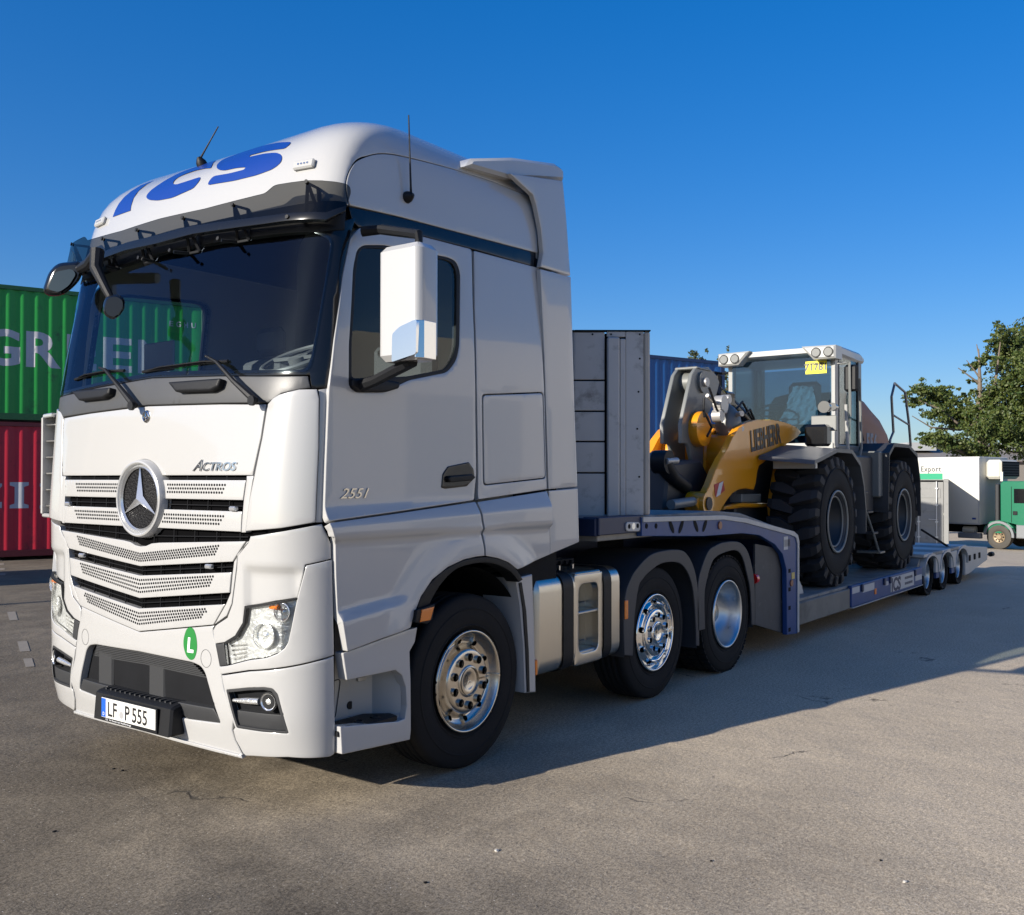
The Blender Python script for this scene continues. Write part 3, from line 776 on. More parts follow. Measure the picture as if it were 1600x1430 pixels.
# inside of the opening
ob = tz(219, 1105)
mb = MB()
zt, zb_ = bt, ob
x_ = skin(0, .5).x
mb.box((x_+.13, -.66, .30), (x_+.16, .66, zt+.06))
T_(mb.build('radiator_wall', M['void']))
mb = MB()
for k in range(6):
    for ya, yb in ((-.44, -.28), (.02, .14)): T_(MB().box((x_+.10, ya, zt-.085-.032*k), (x_+.128, yb, zt-.074-.032*k)).build('radiator_fin', M['alu']))
for y0 in (-.09, .42):
    mb = MB(); mb.box((x_+.035, y0-.09, .42), (x_+.14, y0+.06, zt-.02), .01); T_(mb.build('bumper_bracket', M['darkgrey']))
# ribbed cap at top of the opening, grey filler at its ends
for k in range(7):
    tp('ribbed_trim', rounded(sym([(0, bt-.004-.011*k), (K(300, 1036)[0]+.012*k, K(300, 1036)[1]-.004-.011*k), (K(300, 1036)[0]+.012*k, K(300, 1036)[1]-.011-.011*k), (0, bt-.011-.011*k)]), .001), lambda s, t: skin(s, t, -.012-.004*k), M['darkgrey'], thick=.02, roll=0, g=.12)
both('bumper_filler', [K(276, 1098), K(332, 1108), K(345, 1131), K(293, 1124.5), K(284, 1118)], lambda s, t: skin(s, t, -.006), M['darkgrey'], thick=.08, roll=.008, g=.04)
# step with the number plate
SX = -.035
mb = MB()
zs_t = at(150, 1077, 'x', SX+.02).z; zs_b = .355
yl = .33
prof = [(SX, zs_b), (SX+.012, zs_t-.012), (SX+.03, zs_t), (x_+.13, zs_t+.035), (x_+.13, zs_b)]
mb.prism([(p[0], p[1]) for p in prof], 'y', -yl-.04, yl+.04, .012)
st = T_(mb.build('bumper_step', M['black']))
mb = MB()
for k in range(14):
    y = -yl+.02+k*(2*yl-.04)/13; mb.box((SX+.045, y-.006, zs_t+.001), (x_+.10, y+.006, zs_t+.014), 0, Matrix.Shear('XY', 4, (0, 0)))
T_(mb.build('step_tread', M['darkgrey'])).name = 'step_tread'
# number plate
PZ0, PZ1 = .380, .490
plate = T_(MB().box((SX-.010, -.268, PZ0-.018), (SX, .268, PZ1+.006), .003).build('plate_holder', M['black']))
mp_ = mat('plate_white', (.62, .61, .57), .4)
def tpb(name, mbx, mt): return T_(mbx.build(name, mt))
np_ = tpb('number_plate', MB().box((SX-.0130, -.26, PZ0), (SX-.0105, .26, PZ1), .001), mp_)
tpb('plate_country_band', MB().box((SX-.0142, .216, PZ0+.003), (SX-.0132, .258, PZ1-.003)), mat('plate_blue', (.01, .09, .45), .4))
ink = mat('plate_ink', (.01, .01, .012), .4); whiteink = mat('white_print', (.75, .75, .75), .5)
def ftext(name, body, size, y, z, x, mt, **k):
    return T_(text(name, body, size, (x, y, z), (0, -1, 0), (0, 0, 1), mt, None, depth=.0004, **k))
ftext('plate_lettering', 'LF', .113, .198, PZ0+.014, SX-.0137, ink, sx=.86, spacing=1.05, bold=.0015)
ftext('plate_lettering', 'P', .113, .030, PZ0+.014, SX-.0137, ink, sx=.86, bold=.0015)
ftext('plate_lettering', '555', .113, -.040, PZ0+.014, SX-.0137, ink, sx=.88, spacing=1.0, bold=.0015)
ftext('plate_lettering', 'D', .026, .245, PZ0+.012, SX-.0146, whiteink)
mb = MB(); mb.lathe([(0, 0), (0, .020)], (SX-.0137, .062, PZ0+.035), 'x', 20); tpb('plate_seal', mb, mat('seal_grey', (.42, .42, .42), .4, metal=.3))
ftext('holder_lettering', 'ICS   Ihr Partner fuer Nutzfahrzeuge', .013, .22, PZ0-.014, SX-.0106, whiteink, sx=1.3)
# green L sticker, tow caps
s0, t0 = K(298, 1006)
gpoly = [(s0+a*.001, t0+b*.001) for a, b in ((-10, 88), (22, 84), (44, 50), (54, 0), (50, -40), (30, -78), (0, -88), (-34, -70), (-56, -30), (-60, 10), (-50, 45), (-34, 75))]
tp('sticker', rounded(gpoly, .03), skin, mat('sticker_green', (.012, .17, .03), .4), off=.0015, thick=0, roll=0, g=.03)
lay('sticker_letter', 'L', .105, s0-.030, t0-.043, whiteink, off=.0022, depth=.0004, bold=.004, shear=.1)
cp = K(322, 1029)
for sg in (1, -1):
    mb = MB(); n = 28
    for r0, r1 in ((.0395, .0415),):
        vs = [skin(sg*cp[0]+r*math.cos(2*math.pi*i/n), cp[1]+r*1.15*math.sin(2*math.pi*i/n), .001) for r in (r0, r1) for i in range(n)]
        mb.add(vs, [(i, (i+1) % n, n+(i+1) % n, n+i) for i in range(n)])
    T_(mb.build('tow_cap_seam', M['darkgrey'], fix=False))

# ---- corners
A_ = KP((391, 838.5), (503, 819), (511, 835), (517, 850), (517.5, 873), (477, 882.5), (463, 935), (426, 940), (384, 948), (381, 973), (369, 993.5), (351, 1003.5), (335, 1006), (333, 985), (337, 977.5), (355, 965.5), (363, 944), (370, 889), (371, 869), (388, 848))
def recess(s, t):
    d = 0
    a = smooth(0, .05, (s-K_a)) if False else 0
    return skin(s, t)
ca = K(425, 915); 
def corner_map(s, t):
    # shallow scoop above the headlamp
    d = .022*smooth(1.30, 1.05, s)*0
    u_ = smooth(cA0[0], cA0[0]+.05, s)*smooth(cA1, cA1-.05, s)*smooth(cA2[1], cA2[1]-.05, t)
    return skin(s, t, -.028*u_)
cA0 = K(378, 900); cA1 = K(478, 890)[0]; cA2 = K(440, 884)
both('headlamp_surround', A_, corner_map, W_, thick=.05, roll=.007, g=.02)
B_ = KP((478.5, 884), (518, 875), (521.5, 1023), (454, 1040.5), (345.5, 1053.5), (343, 1042), (356, 1040.5), (417, 1028), (434, 1021.5), (445, 1013), (450.5, 1004), (455, 984), (464.5, 936))
both('corner_panel', B_, skin, W_, thick=.05, roll=.007, g=.03, off=.004)
C_ = KP((346.5, 1056), (454, 1043), (521.5, 1025.5), (522.5, 1100), (522.5, 1178), (516, 1182), (450, 1183), (384, 1181), (379.5, 1176), (368.5, 1156), (364.5, 1141), (367.5, 1137), (350.5, 1077))
fog = KP((354, 1078), (413, 1074), (426, 1076), (434, 1085), (451, 1146), (370.5, 1137))
both('bumper_corner', C_, skin, W_, holes=[rounded(fog, .008)], thick=.05, roll=.009, g=.03, off=.002)
# headlamp
M['reflector'] = mat('bright_reflector', (.80, .80, .78), .2, metal=.75, bump=.5, bscale=60)
HL = KP((385, 949), (426, 941.5), (463, 936.5), (454, 984), (450, 1003), (445, 1011.5), (434, 1020), (417, 1026.5), (355, 1039), (351.5, 1005), (369.5, 994.5), (382, 973.5))
for mir in (False, True):
    hd = T_(panel('headlamp', HL, lambda s, t: skin(s, t, -.022), mat('lamp_reflector', (.62, .62, .61), .3, metal=.5, bump=.9, bscale=30, var=.35, vscale=22) if not mir else bpy.data.materials['lamp_reflector'], None, thick=0, roll=0, g=.03, mirror=mir))
    gl = panel('headlamp_lens', HL, skin, M['lens'], hd, off=.001, thick=.01, roll=.004, g=.03, mirror=mir)
    gl.location = (0, 0, 0)
    lx, lz = K(411, 994); c = skin(lx, lz, -.022); c2_ = skin(*K(441, 957), -.020)
    for cc, rr in ((c, .062), (c2_, .045)):
        if mir: cc = Vector((cc.x, -cc.y, cc.z))
        mb = MB(); nrm = Vector((-1, -.25 if not mir else .25, 0)).normalized()
        n = 28; a = Vector((0, 0, 1)); b = nrm.cross(a)
        prof = [(.020, 1.08), (.022, 1.0), (.0, .86), (-.010, .55), (.004, .42), (.012, .25), (.016, 0)]
        vs = [cc+nrm*h+(a*math.cos(2*math.pi*i/n)+b*math.sin(2*math.pi*i/n))*rr*q for h, q in prof for i in range(n)]
        mb.add(vs, [(j*n+i, j*n+(i+1) % n, (j+1)*n+(i+1) % n, (j+1)*n+i) for j in range(len(prof)-1) for i in range(n)], True)
        r_ = mb.build('reflector', M['reflector'], hd)
    mb = MB(); p = skin(*K(426, 950), -.02); p = Vector((p.x, -p.y, p.z)) if mir else p
    mb.cyl(p+Vector((0, -.03, 0)), p+Vector((0, .03, .0)), .012, n=10); mb.build('indicator_bulb', M['orange_l'], hd)
    mb = MB()
    for q in range(4):
        a, b = K(357+2*q, 1010+7*q), K(381, 1008+6*q)
        pa = skin(*a, -.02); pb = skin(*b, -.02)
        if mir: pa.y *= -1; pb.y *= -1
        mb.tube([pa, pb], .006, 5)
    mb.build('reflector_bars', M['chrome'], hd)
both('lamp_washer_cover', KP((337, 1007), (350, 1005), (354.5, 1039.5), (343.5, 1041)), skin, M['darkgrey'], thick=.03, roll=.004, g=.02, off=.002)
both('headlamp_seal', KP((383, 947), (465, 934.5), (464, 937.5), (386, 950.5), (383, 974), (371, 996), (352.5, 1006), (351, 1003.5), (368, 993), (380, 973)), skin, M['black'], thick=.02, roll=0, g=.03, off=.0045)
# fog lamp pocket
for mir in (False, True):
    fp = T_(panel('fog_lamp_pocket', fog, lambda s, t: skin(s, t, -.07), M['dark'], None, thick=0, roll=0, g=.03, mirror=mir))
    panel('pocket_frame', [(a, b) for a, b in KP((352.5, 1076.5), (413, 1072), (427.5, 1074), (436, 1084), (452.5, 1148.5), (369, 1138))], skin, M['darkgrey'], fp, holes=[KP((357.5, 1082), (412, 1078), (424, 1080.5), (430, 1088), (447, 1143), (372, 1134))], thick=.03, roll=.002, g=.03, off=.001, mirror=mir)
    panel('pocket_filler', KP((368, 1111), (439, 1118.5), (447, 1143), (370.5, 1134)), lambda s, t: skin(s, t, -.012), M['darkgrey'], fp, thick=.05, roll=.004, g=.03, mirror=mir)
    p = skin(*K(419, 1097), -.01); p.y *= -1 if mir else 1
    nrm = Vector((-1, -.3 if not mir else .3, 0)).normalized()
    mb = MB(); mb.cyl(p-nrm*.05, p+nrm*.008, .052, .050, 28); mb.build('lamp_ring', M['black'], fp)
    mb = MB(); n = 24; a = Vector((0, 0, 1)); b = nrm.cross(a)
    prof = [(.010, .043), (.004, .036), (-.008, .022), (.006, .014), (.008, 0)]
    mb.add([p+nrm*(h+.003)+(a*math.cos(2*math.pi*i/n)+b*math.sin(2*math.pi*i/n))*q for h, q in prof for i in range(n)], [(j*n+i, j*n+(i+1) % n, (j+1)*n+(i+1) % n, (j+1)*n+i) for j in range(4) for i in range(n)], True)
    mb.build('fog_lamp', M['reflector'], fp)
    mb = MB()
    q0 = skin(*K(362, 1095), -.012); q1 = skin(*K(403, 1097), -.012)
    if mir: q0.y *= -1; q1.y *= -1
    mb.tube([q0, q0+(q1-q0)*.5, q1], [.008, .016, .017], 10); mb.build('daytime_light', M['reflector'], fp)

# ---- wind deflector at the corner
D_ = KP((418, 632), (426, 623), (437, 617), (468, 609.5), (495, 609), (498, 623), (497, 700), (492, 816), (440, 825), (383.5, 830), (387, 800), (397, 744), (409.5, 684))
def dmap(s, t): return skin(s, t, .012*smooth(.93, 1.05, s))
dfl = both('wind_deflector', D_, dmap, W_, thick=.05, roll=.008, g=.03, back=True)
dmid = both('pillar_panel', KP((498, 609), (513, 607), (511, 640), (506, 750), (504.5, 816), (494, 816.5), (499, 700), (500, 623)), skin, W_, thick=.04, roll=.003, g=.03, off=-.004)
# far side: the fins of the air duct stand outside the cab
mb = MB()
tz0, tz1 = 1.50, 2.10
fp0 = []
outer = [(.22, 1.29), (.40, 1.335)]
mb.add([(.205, 1.20, tz0+.03), (.205, 1.20, tz1), (.30, 1.315, tz1+.02), (.30, 1.315, tz0+.05)], [(0, 1, 2, 3)])
duct = T_(mb.build('duct_backing', M['darkgrey']))
mb = MB()
for k in range(6):
    z = tz0+.05+k*.105; T_(MB().box((.17, 1.19, z), (.40, 1.325, z+.008)).build('duct_fin', M['alu']))
mb = MB(); mb.prism([(.15, 1.30), (.40, 1.335), (.40, 1.355), (.15, 1.32)], 'z', tz0, tz1+.03, .006)
T_(mb.build('duct_shell', W_))
for za in (tz1+.025, tz0-.02): T_(MB().prism([(.12, 1.14), (.16, 1.32), (.40, 1.35), (.40, 1.2)], 'z', za, za+.025, .006).build('duct_cap', W_))

# ---- doors and flanks
def L_(*p, **k): return FS(*p, **k)
def LX(*p): return [(q.x, q.z) for q in (at(a[0], a[1], 'y', -1.25) for a in p)]
door_up = rounded(L_((562, 356), (600, 356), (627, 361), (737, 389.5), (739, 480), (743, 640), (744.5, 740), (740.5, 781), (620, 798.5), (507, 814), (510, 720), (514.5, 607), (523, 530), (536, 430), (548, 372)), .02)
win = rounded(L_((568, 383), (600, 383), (700, 402), (713, 408, .06), (719.5, 425, .06), (718, 540), (714, 562, .05), (700, 582, .05), (640, 594), (600, 613), (556, 613, .03), (545, 604, .03), (545.5, 540), (552, 420), (558, 390, .04)), .03)
win_in = rounded(L_((570, 387), (600, 388), (698, 406), (709, 412, .05), (714, 428, .05), (713, 540), (709, 558, .04), (697, 577, .04), (640, 588), (560, 592), (550, 590, .03), (550, 540), (557, 420), (561, 394, .04)), .03)
both('door', door_up, flank, W_, holes=[win], thick=.03, roll=.007, g=.04)
both('window_seal', win, flank, M['black'], holes=[win_in], thick=.03, roll=.003, g=.05, off=-.003)
both('side_window', win_in, flank, M['sideglass'], thick=0, roll=0, g=.1, off=-.012)
door_low = rounded(L_((507.5, 817), (620, 801.5), (740.5, 784), (745, 830), (747, 868), (735, 869), (715, 873.5), (690, 885), (665, 905), (647, 932), (634, 966), (630, 979.5), (532.5, 1016.5), (525, 969), (522, 900), (521, 850), (513, 838)), .006)
E_ = both('door_sill', door_low, flank, W_, thick=.04, roll=.006, g=.022)
rear_up = rounded(L_((741, 392), (842, 419), (848, 560), (854.5, 764.5), (747, 780), (747.5, 740), (745, 600), (742, 480)), .008)
hatch = rounded(L_((753, 616), (849, 612.5), (853, 748), (755, 759)), .03)
hatch_i = rounded(L_((755, 618), (847.5, 614.5), (851.5, 746.5), (757, 757)), .028)
both('side_panel', rear_up, flank, W_, holes=[hatch], thick=.03, roll=.006, g=.05)
both('storage_hatch', hatch_i, flank, W_, thick=.02, roll=.006, g=.05, off=.001)
rear_low = rounded(L_((743.5, 784.5), (854.5, 767.5), (857, 866), (836, 875), (799, 889), (785, 878), (768, 871.5), (749.5, 868), (748, 830)), .006)
both('wheel_arch_panel', rear_low, flank, W_, thick=.04, roll=.006, g=.022)
EX = 2.22
def ext(x, z): return Vector((x, -1.25, z))
ex_up = rounded(LX((844.5, 420.5), (892, 433), (898, 640), (902.5, 760.5), (857.5, 764.5), (851, 560)), .006)
both('side_fairing', ex_up, ext, W_, thick=.03, roll=.008, g=.06)
ex_low = rounded(LX((858, 767), (903, 763), (905, 847), (860, 866)), .006)
both('side_fairing', ex_low, ext, W_, thick=.03, roll=.008, g=.06)
ex_roof = rounded(LX((833, 304), (797, 271), (879.5, 283), (884.5, 333), (891.5, 431), (845, 417), (849, 395), (846, 360), (838, 320)), .01)
both('roof_fairing', ex_roof, ext, W_, thick=.03, roll=.010, g=.05)
# black stripe under the roof
both('roof_stripe', L_((546.5, 323), (600, 333.5), (690, 355), (845.5, 395.5), (841.5, 418), (737, 388), (627, 359.5), (600, 354.5), (562, 354.5), (552, 345)), flank, M['blackgloss'], thick=.03, roll=.004, g=.06, off=-.006)
# roof skin: side piece and crown
RP = [(K(px, py)) for px, py in ((547, 321), (541, 290), (549, 263), (566, 248), (600, 241), (650, 250), (720, 268.5))]
rs = RP+[K(780, 290), (3.17, K(780, 290)[1]-.02), (3.17, 3.215)]
roof_low = [(1.3+.0, 3.20)]
seam = [K(547, 321), K(541, 290), K(549, 263), K(566, 248), K(600, 241), K(650, 250), K(720, 268.5), K(770, 284)]
def crom(P_, n=4):
    Q = [P_[0]]+list(P_)+[P_[-1]]; out = []
    for i in range(1, len(Q)-2):
        for k in range(n):
            t = k/n; out.append(tuple(.5*((2*Q[i][a])+(-Q[i-1][a]+Q[i+1][a])*t+(2*Q[i-1][a]-5*Q[i][a]+4*Q[i+1][a]-Q[i+2][a])*t*t+(-Q[i-1][a]+3*Q[i][a]-3*Q[i+1][a]+Q[i+2][a])*t**3) for a in (0, 1)))
    return out+[P_[-1]]
seam = crom(seam)
side_roof = [seam[0]]+seam[1:]+[(3.10, seam[-1][1]), (3.10, 3.235), (2.4, 3.21), (1.7, 3.185)]
both('roof_side_panel', side_roof, skin, W_, thick=.03, roll=.008, g=.04, off=.002)
# crown: everything above the visor line between the seams
vis = 3.16
crown_half = [(0, vis), (1.25, vis), (seam[0][0]-.012, seam[0][1])]+[(s-(.010 if t < 3.45 else 0), t+(.008 if t > 3.38 else .0)) for s, t in seam[1:]]+[(3.10, seam[-1][1]+.006), (3.36, 4.19), (0, 4.19)]
tp('roof', sym(crown_half), skin, W_, thick=.03, roll=.006, g=.06)
tp('roof_inner', [(-1.32, 3.10), (1.32, 3.10), (3.36, 3.25), (3.36, 4.15), (-3.36, 4.15), (-3.36, 3.25)], lambda s, t: skin(s, t, -.035), M['dark'], thick=0, roll=0, g=.12)
# closing lid of the crown and rear wall
mb = MB()
ring = [skin(s, 4.19, -.004) for s in np.linspace(-3.36, 3.36, 60)]
mb.add(ring, [tuple(range(60))]); T_(mb.build('roof_lid', W_))
mb = MB(); mb.box((2.16, -1.2, 1.0), (2.20, 1.2, 3.70)); mb.box((.42, -1.18, 1.30), (2.16, 1.18, 1.36)); T_(mb.build('rear_wall', mat('cab_lining', (.26, .25, .225), .8)))
# raised pod line on the crown (the shoulder that runs back from the front)
# spoiler
mb = MB()
pr = [(1.42, 3.62), (1.47, 3.68), (1.89, 3.797), (2.38, 3.887), (2.45, 3.88), (2.485, 3.86), (2.485, 3.795), (2.15, 3.725), (1.86, 3.655)]
mb.prism(pr, 'y', -1.215, 1.215, .02)
o = T_(mb.build('roof_spoiler', W_))

for mir in (False, True):
    T_(panel('flank_lining', [(.42, 1.30), (2.16, 1.30), (2.16, 3.25), (.46, 3.25)], lambda x, z: Vector((x, -(SKW(z)-.06), z)), bpy.data.materials['cab_lining'], None, holes=[win], thick=0, roll=0, g=.1, mirror=mir))
    T_(panel('flank_shell', [(1.9, 1.0), (2.40, 1.0), (2.40, 3.6), (1.9, 3.6)], lambda x, z: Vector((x, -(SKW(z)-.045), z)), M['dark'], None, thick=0, roll=0, g=.1, mirror=mir))
# ------------------------------------------------------------------ tractor: fittings
def makeK(off):
    gv = [skin(float(s), float(t), off) for t in _ts[:181] for s in _ss]
    gf = [(j*_ns+i, j*_ns+i+1, (j+1)*_ns+i+1, (j+1)*_ns+i) for j in range(180) for i in range(_ns-1)]
    b = BVHTree.FromPolygons(gv, gf)
    def k(px, py, n=0):
        loc, nr, idx, dist = b.ray_cast(CAM, ray(px, py).normalized())
        if loc is None:
            if n > 40: raise ValueError('miss %s' % ((px, py),))
            return k(px+(2 if px < 250 else -2), py+.5, n+1)
        j, i = divmod(idx, _ns-1); A = gv[j*_ns+i]; e1 = gv[j*_ns+i+1]-A; e2 = gv[(j+1)*_ns+i]-A; q = loc-A
        a11, a12, a22 = e1.dot(e1), e1.dot(e2), e2.dot(e2); b1, b2 = q.dot(e1), q.dot(e2); det = a11*a22-a12*a12
        u_ = (b1*a22-b2*a12)/det; v_ = (a11*b2-a12*b1)/det
        return (float(_ss[i]+u_*(_ss[i+1]-_ss[i])), float(_ts[j]+v_*(_ts[j+1]-_ts[j])))
    return k
# roof lettering
blue_ink = mat('blue_print', (.006, .035, .22), .35, coat=.4)
def z1p(*pts): return [K(60+x/3.108, 160+y/3.108) for x, y in pts]
letters = [
 [(362, 558), (448, 527), (562, 380), (497, 405)],
 [(868, 281), (800, 303), (700, 338), (600, 392), (545, 430), (523, 458), (535, 475), (580, 478), (650, 465), (762, 415), (798, 360), (720, 385), (670, 401), (653, 397), (662, 378), (700, 355), (760, 333), (815, 322), (842, 322)],
 [(1232, 194), (1203, 225), (1100, 240), (1030, 258), (1024, 267), (1100, 250), (1160, 245), (1186, 260), (1180, 295), (1140, 325), (1060, 355), (950, 382), (818, 404), (847, 360), (930, 346), (1000, 328), (1008, 316), (960, 320), (900, 334), (870, 327), (866, 305), (900, 277), (980, 238), (1080, 209), (1160, 198)]]
for L in letters:
    T_(panel('roof_lettering', rounded(z1p(*L), .035, 3) if len(L) > 4 else z1p(*L), skin, blue_ink, None, off=.0025, thick=0, roll=0, g=.05))
# visor
KV = makeK(.11)
vh = [(0, KV(212, 352)[1]), KV(320, 326), KV(414, 302), KV(429, 289), KV(478, 282), KV(530, 285), KV(546, 289), KV(549, 300), KV(541, 325), KV(510, 338), KV(414, 345), KV(301, 361), (0, KV(205, 387)[1])]
visor = T_(panel('sun_visor', rounded(sym(vh), .02), lambda s, t: skin(s, t, .11), M['smoke'], None, thick=.004, roll=0, g=.06, back=False))
vb = [(0, KV(205, 378)[1]), KV(301, 353), KV(414, 338), KV(510, 332), KV(541, 322), KV(540, 330), KV(510, 344), KV(414, 350), KV(301, 366), (0, KV(205, 391)[1])]
T_(panel('visor_rim', sym(vb), lambda s, t: skin(s, t, .112), M['blackgloss'], None, thick=.03, roll=.004, g=.06))
for s, t in ((.22, 3.105), (.62, 3.115), (1.06, 3.165)):
    for sg in (1, -1):
        mb = MB(); A = skin(sg*(s-.045), t-.10, .005); B = skin(sg*(s+.045), t-.10, .005); Cc = skin(sg*s, t+.06, .10); D2 = skin(sg*(s-.07), t-.12, .09)
        E2 = skin(sg*s, t+.08, .005)
        for p, q, r_ in ((A, Cc, .010), (B, Cc, .010), (A, B, .009), (A, D2, .010), (A*.5+Cc*.5, B*.5+Cc*.5, .007), (E2, Cc, .008), (B, E2, .010)): mb.tube([p, q], r_, 5)
        T_(mb.build('visor_bracket', M['black']))
        for a, b in ((s, t+.06), (s-.07, t-.12)):
            mb = MB(); p = skin(sg*a, b, .112); n_ = (p-skin(sg*a, b, .10)).normalized(); mb.cyl(p, p+n_*.008, .011, n=10); T_(mb.build('visor_bolt', M['black']))
# header between visor and screen
T_(panel('windscreen_header', sym([(0, 3.17), (1.28, 3.17), (1.28, 3.02), (1.10, 3.00), (.9, 3.02), (0, 3.05)]), lambda s, t: skin(s, t, .006), M['black'], None, thick=.03, roll=.004, g=.08))
# marker lamps on the crown
for mir in (1, -1):
    s, t = K(477, 259); c = skin(s*mir, t); n_ = (skin(s*mir, t, .01)-c).normalized()
    ex_ = (skin(s*mir+.02, t)-c).normalized(); ez_ = n_.cross(ex_)
    Mx = Matrix((ex_, ez_, n_)).transposed().to_4x4(); Mx.translation = c
    mb = MB(); mb.box((-.068, -.026, -.004), (.068, .026, .022), .008, Mx); hl = T_(mb.build('roof_marker_lamp', M['white2']))
    for k in range(4):
        m2 = MB(); m2.cyl(Mx @ Vector((-.03+.02*k, 0, .020)), Mx @ Vector((-.03+.02*k, 0, .0245)), .006, n=8); m2.build('diode', M['chrome'], hl)
# antennas
def antenna(base, n_, tip, foot=.035, r0=.006):
    mb = MB(); base = Vector(base); n_ = Vector(n_).normalized(); b = n_.orthogonal().normalized(); c = n_.cross(b)
    prof = [(0, foot), (foot*.55, foot*.92), (foot*1.1, foot*.6), (foot*1.5, foot*.28)]
    vs = [base+n_*h+(b*math.cos(k*.3927)+c*math.sin(k*.3927))*q for h, q in prof for k in range(16)]
    mb.add(vs, [(j*16+k, j*16+(k+1) % 16, (j+1)*16+(k+1) % 16, (j+1)*16+k) for j in range(3) for k in range(16)], True); mb.add(vs[-16:], [tuple(range(16))])
    p0 = base+n_*foot*1.0; tip = Vector(tip)
    mb.tube([p0, p0+(tip-p0)*.12, p0+(tip-p0)*.65, p0+(tip-p0)*.66, tip], [r0*1.5, r0*1.1, r0*.7, r0*.8, r0*.7], 8)
    return T_(mb.build('antenna', M['black']))
q = at(635, 309, 'y', -1.2); antenna((q.x, -SKW(3.3)-.0, q.z), (0, -1, .15), at(638.5, 180, 'y', -1.235), .034, .0055)
s, t = K(316, 257); c = skin(s, t); antenna(c, (skin(s, t, .01)-c), c+Vector((0, 0, 0))+(RD*.098+UD*.235), .034, .0055)
# wipers
KW = makeK(.03)
def wiper(pts, blade, mir=False):
    mb = MB(); P_ = [skin(*KW(*p), .03+h) for p, h in pts]
    mb.tube(P_, [.020, .013, .010, .007][:len(P_)], 8)
    mb.cyl(P_[0]-Vector((.03, 0, 0)), P_[0]+Vector((-.012, 0, 0)), .026, n=14)
    a = T_(mb.build('wiper_arm', M['black']))
    m2 = MB(); B_ = [skin(*KW(*p), .012) for p in blade]; m2.tube(B_, .009, 6); up = [b+Vector((-.022, 0, .004)) for b in B_]
    m2.tube([B_[0], up[1], up[-2], B_[-1]], .004, 5)
    for k in range(1, len(B_)-1): m2.tube([B_[k], up[k]], .005, 5)
    m2.build('wiper_blade', M['black'], a).location = (0, 0, 0)
wiper([((401, 627), .01), ((372, 598), .03), ((345, 568), .03), ((326, 558), .02)], [(219, 580), (250, 574), (285, 569), (318, 565), (352, 563)])
wiper([((213, 635), .01), ((190, 602), .03), ((172, 580), .03), ((160, 576), .02)], [(113, 592), (132, 586), (150, 582), (170, 579), (190, 578)])
# cowl steps
for ps in (((272, 600), (354, 594), (350, 607), (338, 613), (284, 615)), ((122, 614), (182, 608), (180, 618), (170, 624), (133, 628))):
    T_(panel('cowl_step', rounded([K(*p) for p in ps], .01), lambda s, t: skin(s, t, .045), M['black'], None, thick=.05, roll=.02, g=.015))
# mirrors
def mirror_housing():
    mb = MB(); q = lambda *a: at(*a)
    zt_ = 3.035; zb_ = 2.335
    out = [(.30, -1.34), (.30, -1.57), (.36, -1.625), (.47, -1.62), (.50, -1.58), (.50, -1.30), (.34, -1.30)]
    return out
xm = .33
pf = lambda px, py: at(px, py, 'x', xm)
a0, a1, a2, a3 = pf(597, 382), pf(651, 378), pf(651, 560), pf(590, 566)
zt_ = (a0.z+a1.z)/2; zb_ = (a2.z+a3.z)/2-.0
yi, yo = a3.y, a2.y
hp = rounded([(xm+.02, yi+.005), (xm, yi-.02), (xm-.0, yo+.01), (xm+.035, yo-.012), (xm+.15, yo-.006), (xm+.17, yo+.03), (xm+.17, yi)], .02)
mb = MB(); mb.prism(hp, 'z', zb_, zt_, .028)
for mir in (1,):
    mb = MB(); mb.prism([(x, y*mir) for x, y in hp], 'z', zb_, zt_, .028); mh = T_(mb.build('mirror', W_)); 
    for p in mh.data.polygons: p.use_smooth = True
    # chrome lower corner cap
    c1, c2_, c3_, c4 = pf(614, 522), pf(648, 500), pf(651, 553), pf(613, 566)
    poly = rounded([(c.y*mir, c.z) for c in (c1, pf(625, 511), c2_, pf(652, 499), c3_, c4)], .012)
    m2 = MB(); m2.prism(poly, 'x', xm-.006, xm+.02); 
    m2.build('mirror_cap', M['chrome'], mh).location = (0, 0, 0)
    zc0, zc1 = c4.z, pf(652, 499).z
    m2 = MB(); m2.prism([(xm, (yo+.006)*mir), (xm+.035, (yo-.017)*mir), (xm+.125, (yo-.013)*mir), (xm+.125, (yo-.002)*mir), (xm, (yo+.012)*mir)], 'z', zc0+.012, zc1, .002); m2.build('mirror_cap_side', M['chrome'], mh).location = (0, 0, 0)
    m2 = MB(); m2.box((xm+.172, (yi-.02)*mir, zb_+.03), (xm+.176, (yo+.03)*mir, zt_-.03)); m2.build('mirror_glass', M['chrome'], mh).location = (0, 0, 0)
    u1 = at(566, 362, 'y', -1.26); u2 = at(625, 364, 'y', -1.45); b1 = at(560, 602, 'y', -1.26); b2 = at(612, 572, 'y', -1.44)
    m2 = MB(); m2.tube([(u1.x, u1.y*mir, u1.z), ((u1.x+u2.x)/2, (u1.y+u2.y)/2*mir, u1.z+.005), (xm+.08, (yo+.06)*mir, zt_+.05), (xm+.08, (yo+.06)*mir, zt_-.01)], [.028, .026, .024, .018], 8); T_(m2.build('mirror_arm', M['black']))
    m2 = MB(); m2.tube([(b1.x+.02, b1.y*mir, b1.z), ((b1.x+b2.x)/2, (b1.y+b2.y)/2*mir, b1.z+.02), (xm+.08, (yo+.10)*mir, zb_-.0)], [.035, .03, .032], 8); T_(m2.build('mirror_arm', M['black']))
tp('mirror_foot', rounded(L_((547, 592), (580, 590), (622, 598), (620, 607), (600, 613), (556, 613), (546, 604)), .012), flank, M['black'], thick=.05, roll=.02, g=.02, off=.022)
